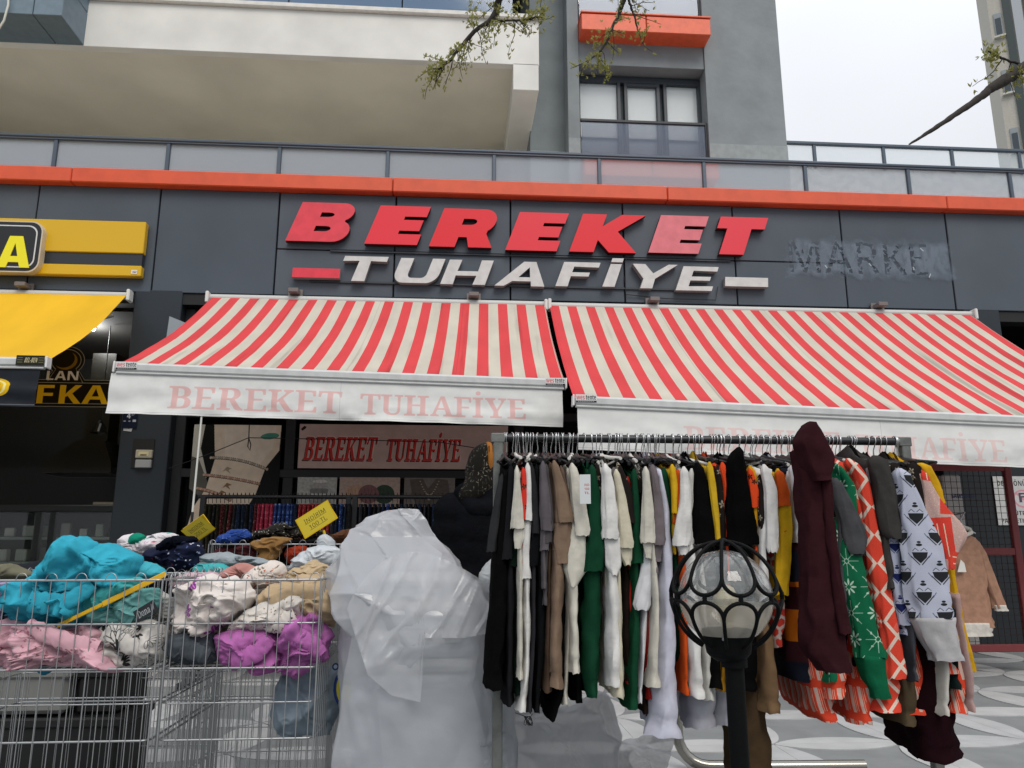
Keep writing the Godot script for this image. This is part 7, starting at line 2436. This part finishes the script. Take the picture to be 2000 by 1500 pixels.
	var l0 := spot(264, 914, -8.97)
	var l1 := spot(297, 898, -8.97)
	ml.box((l0 + l1) * 0.5, Vector3(l1.x - l0.x, l1.y - l0.y, 0.05), Basis.IDENTITY, 0.008)
	part("terminal_cover", ml, plain("#8f9294", 0.5), m)
	var pi := new_img(128, 192, "#151b2c")
	write(pi, "4", Rect2(34, 36, 34, 56), Color("#b3b8c0"))
	write(pi, "D", Rect2(76, 34, 22, 26), Color("#b3b8c0"), "sans")
	pi.fill_rect(Rect2i(6, 6, 112, 8), Color("#8d93a0"))
	for e in [[4, 112, 30], [46, 112, 26]]: fill_poly(pi, oval(Vector2(e[0] + 14, e[1] + 8), e[2] * 0.4, 6), Color("#8d93a0"))
	pi.fill_rect(Rect2i(88, 104, 30, 24), Color("#9a9fa8"))
	var ps := thing("number_plate", "small dark blue 4D door number plate on the column above the meter", "sign", spot(255, 815, -8.99))
	var q0 := spot(238, 836, -8.985)
	var q1 := spot(270, 800, -8.985)
	var pq := Shape.new()
	pq.box((q0 + q1) * 0.5 - Vector3(0, 0, 0.006), Vector3(q1.x - q0.x, q1.y - q0.y, 0.008), Basis.IDENTITY, 0.002)
	part("plate", pq, plain("#151b2c", 0.4), ps)
	var pp := Shape.new()
	pp.quad(Vector3(q0.x, q0.y, -8.985), Vector3(q1.x, q0.y, -8.985), Vector3(q1.x, q1.y, -8.985), Vector3(q0.x, q1.y, -8.985))
	part("print", pp, printed(pi, 0.4, false), ps)
	var st := thing("sticker", "torn white sticker between the number plate and the electricity meter", "sticker", spot(250, 838, -8.98))
	var ss := Shape.new()
	ss.prism(V([-0.05, -0.02, 0.04, -0.03, 0.05, 0.01, 0.0, 0.005, -0.02, 0.03, -0.05, 0.02]), [], 0.003, Transform3D(Basis.IDENTITY, spot(250, 838, -8.996)))
	part("paper", ss, plain("#a8abad", 0.8), st)
	# bent chrome foot of a second garment stand
	var g := thing("garment_stand", "bent chrome tube foot of a garment stand beside the bollard lamp", "clothes rack", spot(1330, 1460, -4.6))
	var gs := Shape.new()
	var e := spot(1324, 1440, -4.45)
	var gp := PackedVector3Array([Vector3(e.x, 1.3, -4.45), Vector3(e.x, 0.20, -4.45)])
	for k in 7:
		var aa := PI * 0.5 * k / 6.0
		gp.append(Vector3(e.x + 0.15 * (1.0 - cos(aa)), 0.18 - 0.15 * sin(aa), -4.45 + 0.04 * (1.0 - cos(aa))))
	gp.append(Vector3(e.x + 0.5, 0.03, -4.38)); gp.append(Vector3(e.x + 1.0, 0.03, -4.36))
	gs.tube(gp, 0.03, 14)
	part("foot", gs, plain("#8d8b84", 0.22, 0.85), g)
	var gr := Shape.new()
	gr.tube(PackedVector3Array([Vector3(e.x, 1.3, -4.45), Vector3(e.x + 1.0, 1.3, -4.45)]), 0.016, 10)
	part("rail", gr, plain("#8d8b84", 0.22, 0.85), g)
	# tangle of thin wire under the dresses
	var tw := thing("wire_tangle", "small tangle of black wire dangling under the slate grey dresses", "wire", spot(1035, 1410, -2.75))
	var tp := PackedVector3Array([spot(1006, 1392, -2.75), spot(1028, 1400, -2.75)])
	for k in 40:
		var aa := k * 0.75
		tp.append(spot(1032 + 7.0 * cos(aa) + 2.0 * sin(aa * 0.37), 1408 + 9.0 * sin(aa * 1.13), -2.75 + 0.01 * sin(aa * 0.6)))
	tp.append(spot(1040, 1394, -2.75))
	var ts := Shape.new()
	ts.tube(tp, 0.0012, 5)
	part("wire", ts, plain("#131416", 0.5), tw)
	# pale board at the awning end by the column
	var pb := thing("side_board", "pale board sticking out beside the column behind the striped awning", "board", spot(338, 650, -8.6))
	var bs := Shape.new()
	var b0 := spot(322, 688, -8.7)
	bs.prism(V([0, 0, 0.22, 0.1, 0.22, 0.34, 0.02, 0.42]), [], 0.02, Transform3D(Basis.IDENTITY, b0), true)
	part("board", bs, plain("#8a9298", 0.5), pb)
